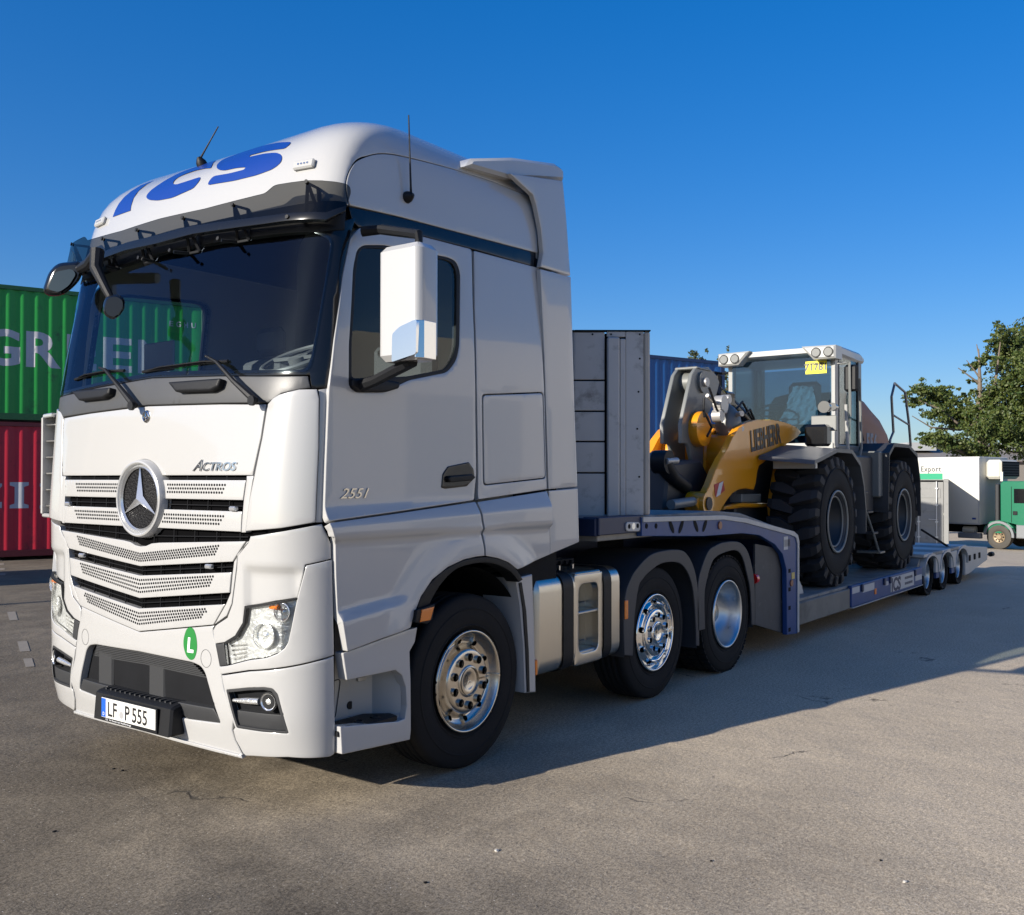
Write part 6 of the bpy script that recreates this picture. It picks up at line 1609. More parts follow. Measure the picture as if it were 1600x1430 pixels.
# hood
m2 = MB(); hpf = [(10.75, 2.1), (10.75, 2.98), (11.1, 3.0), (11.6, 2.92), (12.1, 2.75), (12.5, 2.50), (12.75, 2.2), (12.8, 2.1)]
prof_n = len(hpf); rows = []
for y, f in ((-.62, .0), (-.60, .6), (-.52, .9), (-.35, 1.0), (.35, 1.0), (.52, .9), (.60, .6), (.62, 0)):
    rows += [(x, y, 2.1+(z-2.1)*(.55+.45*f)) for x, z in hpf]
m2.add(rows, [(i*prof_n+j, i*prof_n+j+1, (i+1)*prof_n+j+1, (i+1)*prof_n+j) for i in range(7) for j in range(prof_n-1)], True)
m2.add(rows[:prof_n], [tuple(range(prof_n))]); m2.add(rows[-prof_n:], [tuple(range(prof_n))]); LD(m2.build('engine_hood', M['beige']))
LD(MB().prism([(10.80, 2.2), (11.25, 2.3), (10.95, 2.72), (10.80, 2.72)], 'y', -.628, -.621).build('hood_vent', M['dark']))
LD(text('hood_lettering', '556', .36, (11.35, -.624, 2.16), (1, 0, .0), (0, 0, 1), mat('hood_print', (.03, .05, .14), .4), None, depth=.001, bold=.014))
# cab
CX0, CX1, CY, CZ0, CZ1 = 9.62, 10.72, .74, 2.10, 3.37
pr_ = lambda name, a, b, mt, bev=.012: LD(MB().box(a, b, bev).build(name, mt))
for mir in (1, -1):
    m2 = MB(); m2.prism([(CX0+.0, -(CY)*mir), (CX0+.10, -(CY+.01)*mir), (CX0+.10, -(CY-.07)*mir), (CX0+.02, -(CY-.06)*mir)], 'z', CZ0+.05, CZ1, .006); LD(m2.build('cab_post', M['lwhite']))
    pr_('cab_post', (CX1-.14, -(CY+.01)*mir, CZ0), (CX1, -(CY-.09)*mir, CZ1), M['lgrey'])
    pr_('cab_sill', (CX0+.1, -(CY+.01)*mir, CZ0-.12), (CX1, -(CY-.1)*mir, CZ0+.10), M['lgrey'])
    LD(MB().box((CX0+.10, -(CY+.0)*mir, CZ0+.10), (CX1-.14, -(CY-.012)*mir, CZ1)).build('side_window', M['sideglass']))
    m2 = MB()
    for a, b in (((CX0+.10, CZ0+.10), (CX0+.14, CZ1)), ((CX1-.18, CZ0+.10), (CX1-.14, CZ1))): m2.box((a[0], -(CY+.013)*mir, a[1]), (b[0], -(CY-.02)*mir, b[1]))
    LD(m2.build('door_frame', M['black']))
LD(MB().box((CX0-.01, -CY+.06, CZ0+.12), (CX0+.005, CY-.06, CZ1-.02)).build('front_window', glass('loader_windscreen', (.40, .54, .62), 1.2, gcol=(.6, .75, 1))))
LD(MB().prism([(CX0-.02, CZ0-.02), (CX0-.02, CZ0+.12), (CX0+.12, CZ0+.12), (CX0+.12, CZ0-.12)], 'y', -CY+.02, CY-.02, .01).build('cab_front_panel', M['lwhite']))
LD(MB().box((CX1-.02, -CY+.09, CZ0+.45), (CX1-.008, CY-.09, CZ1-.05)).build('rear_window', M['sideglass']))
LD(MB().box((CX1-.03, -CY+.09, CZ0), (CX1-.005, CY-.09, CZ0+.45)).build('rear_panel', M['anth']))
LD(MB().box((CX0+.05, -CY+.02, CZ0-.14), (CX1-.02, CY-.02, CZ0-.05)).build('cab_floor', M['anth']))
# roof
m2 = MB(); m2.prism([(CX0-.12, 3.40), (CX0-.10, 3.47), (CX0+.2, 3.50), (CX1-.1, 3.49), (CX1+.06, 3.44), (CX1+.08, 3.36), (CX1-.1, 3.345), (CX0+.05, 3.37)], 'y', -CY-.03, CY+.03, .03); LD(m2.build('cab_roof', M['lwhite']))
for mir in (1, -1):
    m2 = MB(); m2.prism([(-(CY+.07)*mir, 3.30), (-(CY+.07)*mir, 3.47), (-.36*mir, 3.48), (-.40*mir, 3.43), (-.52*mir, 3.30)], 'x', CX0-.20, CX0+.10, .025); pod = LD(m2.build('roof_lamp_pod', M['lwhite']))
    for y in (-.72, -.56):
        m2 = MB(); m2.cyl((CX0-.19, y*mir, 3.385), (CX0-.206, y*mir, 3.385), .066, n=18); m2.build('lamp_surround', M['black'], pod).location = (0, 0, 0)
        m2 = MB(); m2.cyl((CX0-.20, y*mir, 3.385), (CX0-.212, y*mir, 3.385), .052, n=18); m2.build('work_lamp', M['lampglass'], pod).location = (0, 0, 0)
# yellow paper, seat, wheel, mirror
q0, q1 = at(1258.5, 585, 'x', CX0-.02), at(1291.5, 563, 'x', CX0-.02)
pp = LD(MB().box((CX0-.018, q0.y, q0.z), (CX0-.0125, q1.y, q1.z)).build('yellow_paper', mat('paper_yellow', (.70, .62, .02), .6)))
def ct(body, size, z, sx=1, bold=.002):
    me = text('paper_lettering', body, size, (CX0-.0186, (q0.y+q1.y)/2, z), (0, -1, 0), (0, 0, 1), ink, pp, depth=.0004, bold=bold, align='CENTER', sx=sx); me.location = (0, 0, 0)
W__ = abs(q1.y-q0.y)
ct('71781', .125, q0.z+.045, 1.0, .004); ct('L 556 02-1826', .036, q1.z-.045, 1.0)
LD(MB().box((10.1, -.28, 2.35), (10.5, .22, 2.50), .05).build('seat', seatm)); LD(MB().box((10.42, -.26, 2.45), (10.56, .20, 3.12), .06).build('seat_back', seatm))
# crumpled plastic cover on the seat
fo = MB(); rr_ = random.Random(3); nx_, nz_ = 12, 16; vs = []
for i in range(nz_):
    for j in range(nx_):
        f = i/(nz_-1); wd = .14+.20*f; vs.append((10.38-.26*f**2+rr_.uniform(-.035, .035), -.03+(j/(nx_-1)-.5)*2*wd+rr_.uniform(-.01, .01), 3.05-.70*f+rr_.uniform(-.015, .015)))
fo.add(vs, [(i*nx_+j, i*nx_+j+1, (i+1)*nx_+j+1, (i+1)*nx_+j) for i in range(nz_-1) for j in range(nx_-1)])
LD(fo.build('seat_cover_film', mat('plastic_film', (.55, .56, .54), .15, coat=.5), fix=False))
m2 = MB(); c = Vector((9.95, .25, 2.70)); ax_ = Vector((-.5, 0, .86)).normalized(); e1 = Vector((0, 1, 0)); e2 = ax_.cross(e1)
m2.tube([c+(e1*math.cos(a)+e2*math.sin(a))*.19 for a in [i*math.pi/10 for i in range(20)]], .016, 7, closed=True); m2.tube([c+e1*.18, c-e1*.18], .014, 6); m2.cyl(c-ax_*.35, c, .04, n=10); LD(m2.build('steering_wheel', M['black']))
LD(MB().box((9.70, -.1, 2.05), (9.95, .5, 2.38), .04).build('console', M['anth']))
LD(MB().box((10.05, -.52, 2.3), (10.3, -.36, 2.72), .03).build('joystick_console', M['anth']))
m2 = MB(); a = at(1333, 590, 'y', -.95); m2.box((a.x-.05, -1.02, at(1333, 612, 'y', -.95).z), (a.x+.03, -.84, at(1333, 570, 'y', -.95).z), .03); LD(m2.build('rear_mirror', M['black']))
m2 = MB(); m2.tube([(a.x-.1, -.78, 3.25), (a.x-.08, -.93, 3.25), (a.x-.06, -.93, 2.55)], .018, 6); LD(m2.build('mirror_bracket', M['lgrey']))
# far side mirror bracket
m2 = MB(); m2.tube([at(1141, 571, 'y', .78), at(1141, 582, 'y', .80), at(1128, 584, 'y', .95), at(1115, 582, 'y', 1.0)], .02, 6); LD(m2.build('mirror_bracket', M['black']))
LD(MB().box((at(1119, 590, 'y', 1.0).x-.05, .92, at(1119, 612, 'y', 1.0).z), (at(1119, 590, 'y', 1.0).x+.05, 1.10, at(1119, 585, 'y', 1.0).z), .03).build('far_mirror', M['black']))
# driving lamps in front of the cab
for (x, y, r_) in ((1288, 636, .075), (1301, 636, .055)):
    c = at(x, y, 'y', -.80); m2 = MB(); m2.cyl(c+Vector((.10, 0, 0)), c-Vector((.02, 0, 0)), r_*.8, r_, n=18); m2.lathe([(.02, r_*.98), (-.0, r_*.7), (-.02, .0)], c, 'x', 18); LD(m2.build('driving_lamp', M['lampglass']))
q = YP([(1266, 649), (1307, 649), (1307, 673), (1266, 673)], -.86)
a, b = at(1267, 650, 'x', 9.1), at(1307, 673, 'x', 9.1)
LD(MB().box((9.1, a.y, b.z), (9.16, b.y, a.z), .01).build('lamp_bracket_plate', M['lgrey']))
m2 = MB(); m2.prism([(b.z+.02, a.y-.02)] and [(9.12, b.z), (9.2, b.z), (8.9, b.z-.30), (8.8, b.z-.30)], 'y', a.y-.10, a.y-.02, .005); LD(m2.build('lamp_bracket', M['lgrey']))
LD(MB().box((8.85, a.y-.28, 2.15), (9.05, a.y-.0, 2.42), .03).build('valve_box', M['blackgloss']))
# rails
def railing(pts, y, r_, mt, name='handrail'):
    m2 = MB(); m2.tube([at(a, b, 'y', y) for a, b in pts], r_, 8); return LD(m2.build(name, mt))
railing([(1322, 632), (1323, 660), (1325, 706)], -.88, .022, M['lwhite'])
railing([(1338, 589), (1343, 592), (1344, 620), (1346, 700), (1343, 715), (1336, 718)], -.95, .016, M['lgrey'])
railing([(1390, 700), (1391, 687), (1396, 675), (1394, 640), (1393, 620), (1398, 599), (1414, 613), (1420, 660), (1423, 697), (1421, 701)], -1.05, .018, mat('rail_metal', (.16, .17, .18), .35, metal=.6))
railing([(1396, 649), (1420, 664)], -1.05, .014, bpy.data.materials['rail_metal'])
# ladder
for y in (-1.06, -.80):
    railing([(1341, 757), (1350, 790), (1365, 835), (1373, 862)] if y < -1 else [(1352, 757), (1364, 800), (1380, 850), (1384, 862)], y, .016, M['lgrey'], 'ladder_rail')
for py, px in ((863, 1377), (833, 1366), (800, 1358), (770, 1350)):
    q = at(px, py, 'y', -1.06); LD(MB().box((q.x-.10, -1.08, q.z-.015), (q.x+.12, -.76, q.z+.015), .005).build('ladder_step', M['lgrey'] if py == 863 else M['anth']))
LD(MB().prism([(9.55, 1.35), (9.55, 2.05), (10.4, 2.05), (10.4, 1.3)], 'y', -1.0, -.60, .02).build('side_tank', M['anth']))
# ------------------------------------------------------------------ containers
def cmat(name, c, dark):
    return mat(name, c, .48, var=.14, vscale=1.2, dirt=dark, dirt_amt=.12, dscale=2.2, bump=.05, bscale=5)
PIT, DEP = .278, .036
def corr_x(L):
    xs = [.16]; ph = []
    out = [(.16, 0)]
    x = .16
    while x+PIT < L-.16:
        out += [(x+.072, 0), (x+.072+.068, DEP), (x+.072+.068+.070, DEP), (x+PIT, 0)]; x += PIT
    out.append((L-.16, 0)); return out
def container(L, H, mt, rail_mt, loc, rz, label, group=None, doors=False, letters=None):
    root = empty('shipping_container', loc, rz, label=label, cat='container', group=group)
    Wd = 2.438
    prof = corr_x(L); z0, z1 = .16, H-.11
    for side in (0, 1):
        mb = MB(); vs = []
        for x, d in prof:
            y = (.02+d) if side == 0 else Wd-.02-d
            vs += [(x, y, z0), (x, y, z1)]
        mb.add(vs, [(2*i, 2*i+2, 2*i+3, 2*i+1) for i in range(len(prof)-1)]); mb.build('side_wall', mt, root)
    m2 = MB(); ny = int(2.1/PIT); y = .16; pr2 = [(.16, 0)]
    while y+PIT < Wd-.16: pr2 += [(y+.072, 0), (y+.14, DEP), (y+.21, DEP), (y+PIT, 0)]; y += PIT
    pr2.append((Wd-.16, 0)); vs = []
    for yy, d in pr2: vs += [(L-.02-d, yy, z0), (L-.02-d, yy, z1)]
    m2.add(vs, [(2*i, 2*i+2, 2*i+3, 2*i+1) for i in range(len(pr2)-1)]); m2.build('end_wall', mt, root)
    for y0 in (0, Wd-.06):
        MB().box((.1, y0, 0.02), (L-.1, y0+.06, .16), .004).build('bottom_rail', rail_mt, root)
        MB().box((.1, y0, H-.11), (L-.1, y0+.06, H-.02), .004).build('top_rail', rail_mt, root)
    for x0 in (0, L-.16):
        for y0 in (0, Wd-.16):
            MB().box((x0, y0, .118), (x0+.16, y0+.16, H-.118), .006).build('corner_post', rail_mt, root)
            for zz in (0, H-.118):
                c = MB(); c.box((x0-.004, y0-.004, zz), (x0+.166, y0+.166, zz+.118), .004).build('corner_casting', rail_mt, root)
    MB().box((.05, .05, H-.06), (L-.05, Wd-.05, H-.03)).build('roof_sheet', mt, root)
    MB().box((.05, .05, .10), (L-.05, Wd-.05, .14)).build('floor', rail_mt, root)
    if doors:
        for k in range(2):
            y0 = .16+k*(Wd-.32)/2
            d = MB(); d.box((.02, y0+.01, .16), (.06, y0+(Wd-.32)/2-.01, H-.12), .006); dr = d.build('door', mt, root)
            for j in range(4):
                MB().box((.006, y0+.10, .30+j*(H-.5)/4), (.022, y0+(Wd-.32)/2-.10, .30+j*(H-.5)/4+(H-.5)/4-.16), .004).build('door_panel', mt, dr)
            for q in (.22, .78):
                yy = y0+(Wd-.32)/2*q; m3 = MB(); m3.cyl((-.03, yy, .12), (-.03, yy, H-.10), .019, n=10); 
                for zz in (.35, .9, 1.5, 2.1): m3.box((-.05, yy-.05, zz), (.02, yy+.05, zz+.05))
                m3.build('lock_rod', M['galv2'], dr)
            m3 = MB(); m3.tube([(-.05, y0+.2, 1.0), (-.06, y0+.5, 1.02)], .014, 6); m3.build('door_handle', M['galv2'], dr)
    else:
        MB().box((.02, .16, .16), (.06, Wd-.16, H-.12), .004).build('end_door', mt, root)
    return root, prof
M['galv2'] = mat('galvanised_rod', (.55, .55, .54), .4, metal=.5)
def drape(o, prof, off=.003):
    """cut lettering at the folds of the corrugated wall and lay it on them"""
    import bmesh
    bm = bmesh.new(); bm.from_mesh(o.data)
    for x, d in prof:
        bmesh.ops.bisect_plane(bm, geom=bm.verts[:]+bm.edges[:]+bm.faces[:], plane_co=(x, 0, 0), plane_no=(1, 0, 0))
    xs_ = [p[0] for p in prof]; ds = [p[1] for p in prof]
    for v in bm.verts: v.co.y = .02+float(np.interp(v.co.x, xs_, ds))-off
    bm.to_mesh(o.data); bm.free()
def poly_text(name, polys, mt, parent, prof):
    mb = MB()
    from mathutils.geometry import tessellate_polygon
    for p in polys:
        tri = tessellate_polygon([[Vector((a, b, 0)) for a, b in p]]); mb.add([(a, 0, b) for a, b in p], [tuple(t) for t in tri])
    o = mb.build(name, mt, parent); drape(o, prof); return o
cw = mat('container_white', (.42, .42, .44), .55, var=.15, vscale=3)
cg = cmat('container_green', (.010, .25, .036), (.015, .05, .02)); cg2 = mat('container_green_rail', (.006, .07, .02), .5, var=.3, vscale=3)
cr = cmat('container_red', (.42, .008, .026), (.06, .006, .01)); cr2 = mat('container_red_rail', (.07, .003, .008), .5, var=.3, vscale=3)
cb = cmat('container_blue', (.004, .068, .23), (.005, .02, .06)); cb2 = mat('container_blue_rail', (.005, .025, .09), .5)
cgr = cmat('container_grey', (.22, .22, .21), (.10, .095, .09))
ang = R(-20.0); dirx = Vector((math.cos(ang), math.sin(ang), 0))
HC = 2.896; CL = 12.19
P0 = Vector((7.01, 15.95, 0)); endp = P0+dirx*4.35; org = endp-dirx*CL      # t = 0 at P0
gz = .06
rc, prof_r = container(CL, HC, cr, cr2, (org.x, org.y, gz), ang, 'dark red corrugated shipping container under the green one behind the truck', 'shipping containers stacked in the yard')
gc, prof_g = container(CL, HC, cg, cg2, (org.x, org.y, gz+HC+.01), ang, 'green corrugated shipping container with white capitals stacked on the red one', 'shipping containers stacked in the yard')
T0 = CL-4.35
def letter(ch, size, sx, x, z, parent, prof, bold=.03):
    me = text_mesh(ch, size, 0, bold); xs_ = [v.co.x for v in me.vertices]; w_ = max(xs_)-min(xs_); mn = min(xs_)
    for v in me.vertices: c = v.co.copy(); v.co = Vector((x+(c.x-mn)/w_*sx, 0, z+c.y))
    me.materials.clear(); me.materials.append(cw); o = link('white_lettering', me, parent); drape(o, prof); return o

DDX = dirx.x*.8020+dirx.y*.5974; DRX = dirx.x*.5974-dirx.y*.8020
def tr(px): 
    r_ = (px+8.785-800+0)/1527.6; return (10.67+r_*20.6)/(DRX-r_*DDX)
zz = lambda py, px: 1.727+(750-py)/1527.6*(20.6+DDX*tr(px))-gz
zb_l = zz(573, 60)-HC-.01; zt_l = zz(518, 60)-HC-.01; szl = (zt_l-zb_l)/.70; tR = tr(38.6); wR = tr(94)-tR; tE = tr(102.5); pit = tE-tR
for ch, t0_, w_ in (('E', tR-4.9*pit, wR*.9), ('V', tR-4*pit, wR*1.1), ('E', tR-2.9*pit, wR*.9), ('R', tR-2.05*pit, wR), ('G', tR-1.05*pit, wR*1.05), ('R', tR, wR), ('E', tE, wR*.88), ('E', tE+.93*pit, wR*.88), ('N', tE+1.86*pit, wR)):
    letter(ch, szl*.96, w_, T0+t0_, zb_l, gc, prof_g)
for k, ch in enumerate('EGHU'): letter(ch, .17, .10, T0+3.45+.17*k, 2.30, gc, prof_g, .004)
def serif_I(px0, px1, py0, py1):
    x0, x1 = T0+tr(px0), T0+tr(px1); z1, z0 = zz(py0, px0), zz(py1, px0); h = z1-z0; c = (x0+x1)/2; w_ = x1-x0
    return [[(x0, z0), (x1, z0), (x1, z0+h*.12), (c+w_*.24, z0+h*.18), (c+w_*.24, z1-h*.18), (x1, z1-h*.12), (x1, z1), (x0, z1), (x0, z1-h*.12), (c-w_*.24, z1-h*.18), (c-w_*.24, z0+h*.18), (x0, z0+h*.12)]]
zi = serif_I(15, 45, 755, 796)
x0, x1 = T0+tr(62), T0+tr(62)+.75; z1, z0 = zz(757, 62), zz(796, 62); h = z1-z0
mletter = [[(x0, z0), (x0+.2, z0), (x0+.2, z0+h*.12), (x0+.15, z0+h*.15), (x0+.15, z0+h*.7), (x0+.38, z0), (x0+.6, z0+h*.7), (x0+.6, z0+h*.15), (x0+.55, z0+h*.12), (x0+.55, z0), (x0+.8, z0), (x0+.8, z0+h*.12), (x0+.75, z0+h*.15), (x0+.75, z1-h*.12), (x0+.8, z1), (x0+.6, z1), (x0+.39, z0+h*.35), (x0+.2, z1), (x0, z1), (x0, z1-h*.12), (x0+.06, z1-h*.15), (x0+.06, z0+h*.15), (x0, z0+h*.12)]]
x1 = T0+tr(3); zlet = [[(x1-.6, z0), (x1, z0+.02), (x1, z0+h*.28), (x1-.35, z0+h*.15), (x1, z1-h*.1), (x1, z1), (x1-.55, z1), (x1-.58, z1-h*.25), (x1-.25, z1-h*.12), (x1-.6, z0+h*.05)]]
poly_text('white_lettering', zi+mletter+zlet, cw, rc, prof_r)
# blue stack behind the headboard
PB = Vector((19.7, 7.4, 0)); endb = PB+Vector((3.1, -.72, 0)); angb = R(-20.0); db = Vector((math.cos(angb), math.sin(angb), 0)); ob_ = endb-db*CL
gzb = ground_z(ob_.x+6, ob_.y)-.35
for k in range(2):
    container(CL, 2.591, cb, cb2, (ob_.x, ob_.y, gzb+.27+k*2.6), angb, ('blue corrugated container at ground level behind the headboard', 'blue corrugated container on top of the stack behind the loader')[k], 'shipping containers stacked in the yard')
# grey container, door end towards us
c1482 = atd(1482, 748, 35.0); axr = math.atan2(.213, .977); gzc = ground_z(c1482.x, c1482.y)
dg_ = Vector((math.cos(axr), math.sin(axr), 0)); lat = Vector((-dg_.y, dg_.x, 0))
oo = Vector((c1482.x, c1482.y, gzc))
container(6.06, c1482.z-gzc, cgr, cgr, tuple(oo), axr, 'weathered grey container with its locked doors towards the camera', None, doors=True)
# unseen container stack, added left of the view to cast the shadow band
sd = Vector((.9646, -.264, 0)); angs = ang
e0 = Vector((-5.6, 13.9, 0)); 
for k in range(2):
    o_ = e0-dirx*CL; container(CL, 2.591, cmat('container_brown%d' % k, (.16, .05, .03), (.06, .03, .02)), cr2, (o_.x, o_.y, -.0+k*2.6), ang, ('brown container at the bottom of the stack left of the view', 'brown container on top of the stack left of the view')[k])
lp = Vector((3.9, 8.6, 0))-sd*13.0
lamp = empty('lamp_post', tuple(lp), 0, label='slim grey lamp post standing left of the view', cat='lamp post')  # unseen post, added to cast the thin shadow line on the yard
MB().cyl((0, 0, 0), (0, 0, 7.5), .075, .05, n=10).build('pole', M['galv'], lamp); MB().box((-.1, -.15, 7.45), (.6, .15, 7.55), .02).build('lamp_head', M['galv'], lamp)

# ------------------------------------------------------------------ refrigerated box truck
hd_ = Vector((-.235, -.973, 0)).normalized(); rzt = math.atan2(hd_.y, hd_.x)
DB = 37.0
ctop = atd(1530, 713.5, DB); cbot = atd(1530, 820, DB)
gzt = ground_z(ctop.x, ctop.y)
# local frame: x forward, y to the left; origin at the right front foot of the box
bt_ = empty('box_truck', (ctop.x, ctop.y, gzt), rzt, label='white refrigerated box truck with a green cab parked at the right', cat='truck')
zb0, zb1 = cbot.z-gzt, ctop.z-gzt
boxm = mat('box_cream', (.56, .54, .47), .5, var=.03)
MB().box((-7.2, .0, zb0), (0, 2.45, zb1), .02).build('cargo_box', boxm, bt_)
for z_ in (zb0-.0, zb1-.05): MB().box((-7.2, -.012, z_), (.012, -.002, z_+.05)).build('box_edge_trim', mat('trim_alu', (.5, .5, .5), .4, metal=.5) if 'trim_alu' not in bpy.data.materials else bpy.data.materials['trim_alu'], bt_)
MB().box((-.05, -.012, zb0+.05), (.0, -.002, zb1-.05)).build('box_edge_trim', bpy.data.materials['trim_alu'], bt_)
grn = mat('cab_green', (.004, .13, .065), .35, coat=.5)
grn2 = mat('print_green', (.006, .25, .12), .5)
def lx(px, py=760):
    """local x on the near flank of the box truck"""
    d = ray(px, py); n_ = Vector((-hd_.y, hd_.x, 0)); t = ((ctop-CAM).dot(n_))/d.dot(n_); p = CAM+d*t; q = p-Vector((ctop.x, ctop.y, gzt)); return q.dot(hd_), q.z
a = lx(1438, 735); b = lx(1469, 735)
tx = text('side_lettering', 'Export', .30, (a[0]+.02, -.016, a[1]-.05), (1, 0, 0), (0, 0, 1), mat('grey_print', (.06, .07, .08), .5), bt_, depth=.001, spacing=1.15, bold=.004)
L0 = max(v.co.x for v in tx.data.vertices)-min(v.co.x for v in tx.data.vertices)
for v in tx.data.vertices: v.co.x = a[0]+.02+(v.co.x-a[0]-.02)*((b[0]-a[0])/L0)
a = lx(1425, 740); b = lx(1473, 747); MB().box((a[0]-1.2, -.006, b[1]-.1), (b[0], -.003, a[1])).build('green_band', grn2, bt_)
a = lx(1519, 809); b = lx(1525, 812); MB().box((a[0], -.008, b[1]), (b[0], -.005, a[1])).build('maker_label', blue_ink, bt_)
# reefer
a = lx(1543, 716)
MB().box((.02, .45, zb1-.85), (.62, 2.05, zb1-.12), .10).build('cooling_unit', boxm, bt_)
for k in range(5): MB().box((.60, .55+.0, zb1-.70+.10*k), (.64, 1.95, zb1-.65+.10*k)).build('cooling_grille', M['black'], bt_)
MB().box((.62, .5, zb1-.75), (.625, 2.0, zb1-.18)).build('grille_backing', M['dark'], bt_)
# cab
cb0 = .72; cz0 = .55; czr = None
zc_top = lx(1555, 752)[1]; 
xw = lx(1559, 841)[0]; wr = .44
cabp = [(cb0, .62), (cb0, zc_top-.08), (cb0+.10, zc_top), (cb0+1.35, zc_top), (cb0+1.62, zc_top-.45), (cb0+1.78, 1.75), (cb0+1.80, .62), (xw+.58, .62), (xw+.50, .80), (xw+.30, .98), (xw, 1.04), (xw-.30, .98), (xw-.5, .80), (xw-.55, .62)]
cabp = [p for p in cabp if True]
wn = [(cb0+.50, 1.72), (cb0+.50, zc_top-.28), (cb0+1.30, zc_top-.28), (cb0+1.52, 1.95), (cb0+1.30, 1.62), (cb0+1.05, 1.72)]
cabg = MB(); cabg.prism(cabp, 'y', .10, 2.25, .03); cabg.build('cab_body', grn, bt_)
MB().prism(wn, 'y', .085, .098).build('door_window', M['blackgloss'], bt_)
MB().prism([(cb0+.40, 1.0), (cb0+.40, zc_top-.2), (cb0+.415, zc_top-.2), (cb0+.415, 1.0)], 'y', .088, .0985).build('door_seam', M['dark'], bt_)
MB().box((cb0+.46, .07, 1.28), (cb0+.62, .099, 1.42), .01).build('door_handle', M['black'], bt_)
MB().box((cb0+1.12, -.10, 1.62), (cb0+1.26, .07, 2.25), .03).build('wing_mirror', M['darkgrey'], bt_)
MB().prism([(xw+.62, .42), (xw+.62, .92), (cb0+1.95, .92), (cb0+1.95, .42)], 'y', .08, 2.27, .03).build('front_bumper', mat('bumper_silver', (.17, .18, .19), .45), bt_)
m2 = MB(); vs = []
pa_ = [(xw+.56*math.cos(R(a)), .48+.56*math.sin(R(a))) for a in range(-5, 190, 13)]; pi_ = [(xw+.47*math.cos(R(a)), .48+.47*math.sin(R(a))) for a in range(-5, 190, 13)][::-1]
m2.prism(pa_+pi_, 'y', .05, .6, .005); m2.build('wheel_arch', bpy.data.materials['bumper_silver'], bt_)
tw = empty('wheel', (xw, .20, wr), 0); tw.parent = bt_
m2 = MB(); m2.lathe([(-.13, .22), (-.14, .32), (-.11, wr), (.11, wr), (.14, .32), (.12, .24), (.10, .22)], (0, 0, 0), 'y', 32, sgn=-1); m2.build('tyre', mat('dusty_tyre', (.055, .050, .042), .8, var=.2), tw)
m2 = MB(); m2.lathe([(.11, .225), (.08, .20), (.06, .12), (.12, .08), (.12, 0)], (0, 0, 0), 'y', 24, sgn=-1)
m2.build('rim', mat('tan_rim', (.25, .19, .12), .5, metal=.3), tw)
m2 = MB()
for k in range(8):
    a = k*math.pi/4; m2.cyl((.155*math.cos(a), -.06, .155*math.sin(a)), (.155*math.cos(a), -.085, .155*math.sin(a)), .03, n=8)
m2.build('rim_hole', M['dark'], tw)
for x, y in ((xw, 2.1), (-4.6, .25), (-4.6, 2.1)):
    c_ = copy_tree(tw, bt_); c_.location = (x, y, wr)
MB().box((-7.0, .5, .55), (xw+.8, 1.9, zb0-.02), .02).build('chassis', M['dark'], bt_)
a0 = lx(1496, 832); a1 = lx(1531, 842)
MB().box((a0[0], .02, a1[1]+.0), (a1[0], .25, a0[1]), .02).build('side_guard', bpy.data.materials['bumper_silver'], bt_)
for dz in (0.0, -.32):
    m2 = MB(); m2.cyl((a0[0]+.08, .36, .98+dz), (a1[0]-.3, .36, .98+dz), .13, n=16); m2.build('air_tank', mat('tank_cream', (.5, .48, .42), .5) if 'tank_cream' not in bpy.data.materials else bpy.data.materials['tank_cream'], bt_)
MB().box((cb0-.20, .12, 1.0), (cb0-.06, .3, zc_top-.10), .03).build('air_intake', M['darkgrey'], bt_)
MB().box((cb0-.02, .18, zc_top+.0), (cb0+.06, .26, zc_top+.35)).build('bracket_post', boxm, bt_)

# ------------------------------------------------------------------ warehouse
bc = atd(1400, 700, 70); gw = ground_z(bc.x, bc.y)
wh_ = empty('warehouse', (bc.x, bc.y, gw), R(-50), label='low warehouse with a brown ribbed roof beyond the box truck', cat='building')
HR, HE = 1.727+(750-691)/1527.6*72-gw, 1.727+(750-716)/1527.6*66-gw
wallm = mat('warehouse_wall', (.20, .18, .16), .8, var=.2, vscale=.5); roofm = mat('brown_roof', (.10, .062, .045), .65, var=.25, vscale=.4)
MB().prism([(0, 0), (0, HE), (6, HR), (12, HE), (12, 0)], 'x', -6, 40).build('wall', wallm, wh_)
m2 = MB(); n_ = 46
for k in range(n_):
    x0_ = -6.3+k*1.0
    m2.add([(x0_, -.3, HE-.15), (x0_+.94, -.3, HE-.15), (x0_+.94, 6, HR+.05), (x0_, 6, HR+.05), (x0_, 12.3, HE-.15), (x0_+.94, 12.3, HE-.15)], [(0, 1, 2, 3), (3, 2, 5, 4)])
    m2.box((x0_+.94, 0, 0), (x0_+.95, 0, 0)) if False else m2.add([(x0_+.94, -.3, HE-.15), (x0_+1.0, -.3, HE-.15), (x0_+1.0, 6, HR+.09), (x0_+.94, 6, HR+.09), (x0_+.94, 12.3, HE-.15), (x0_+1, 12.3, HE-.15)], [(0, 1, 2, 3), (3, 2, 5, 4)])
m2.build('roof', roofm, wh_, fix=False)
for k in range(8): MB().box((-3+5*k, -.03, 1.0), (-1+5*k, -.005, 2.2)).build('window', M['blackgloss'], wh_)
for k in range(3): MB().box((2+8*k, 2.4, HE+.75), (4.2+8*k, 4.0, HE+1.35)).build('skylight', mat('skylight', (.35, .36, .36), .3) if 'skylight' not in bpy.data.materials else bpy.data.materials['skylight'], wh_)

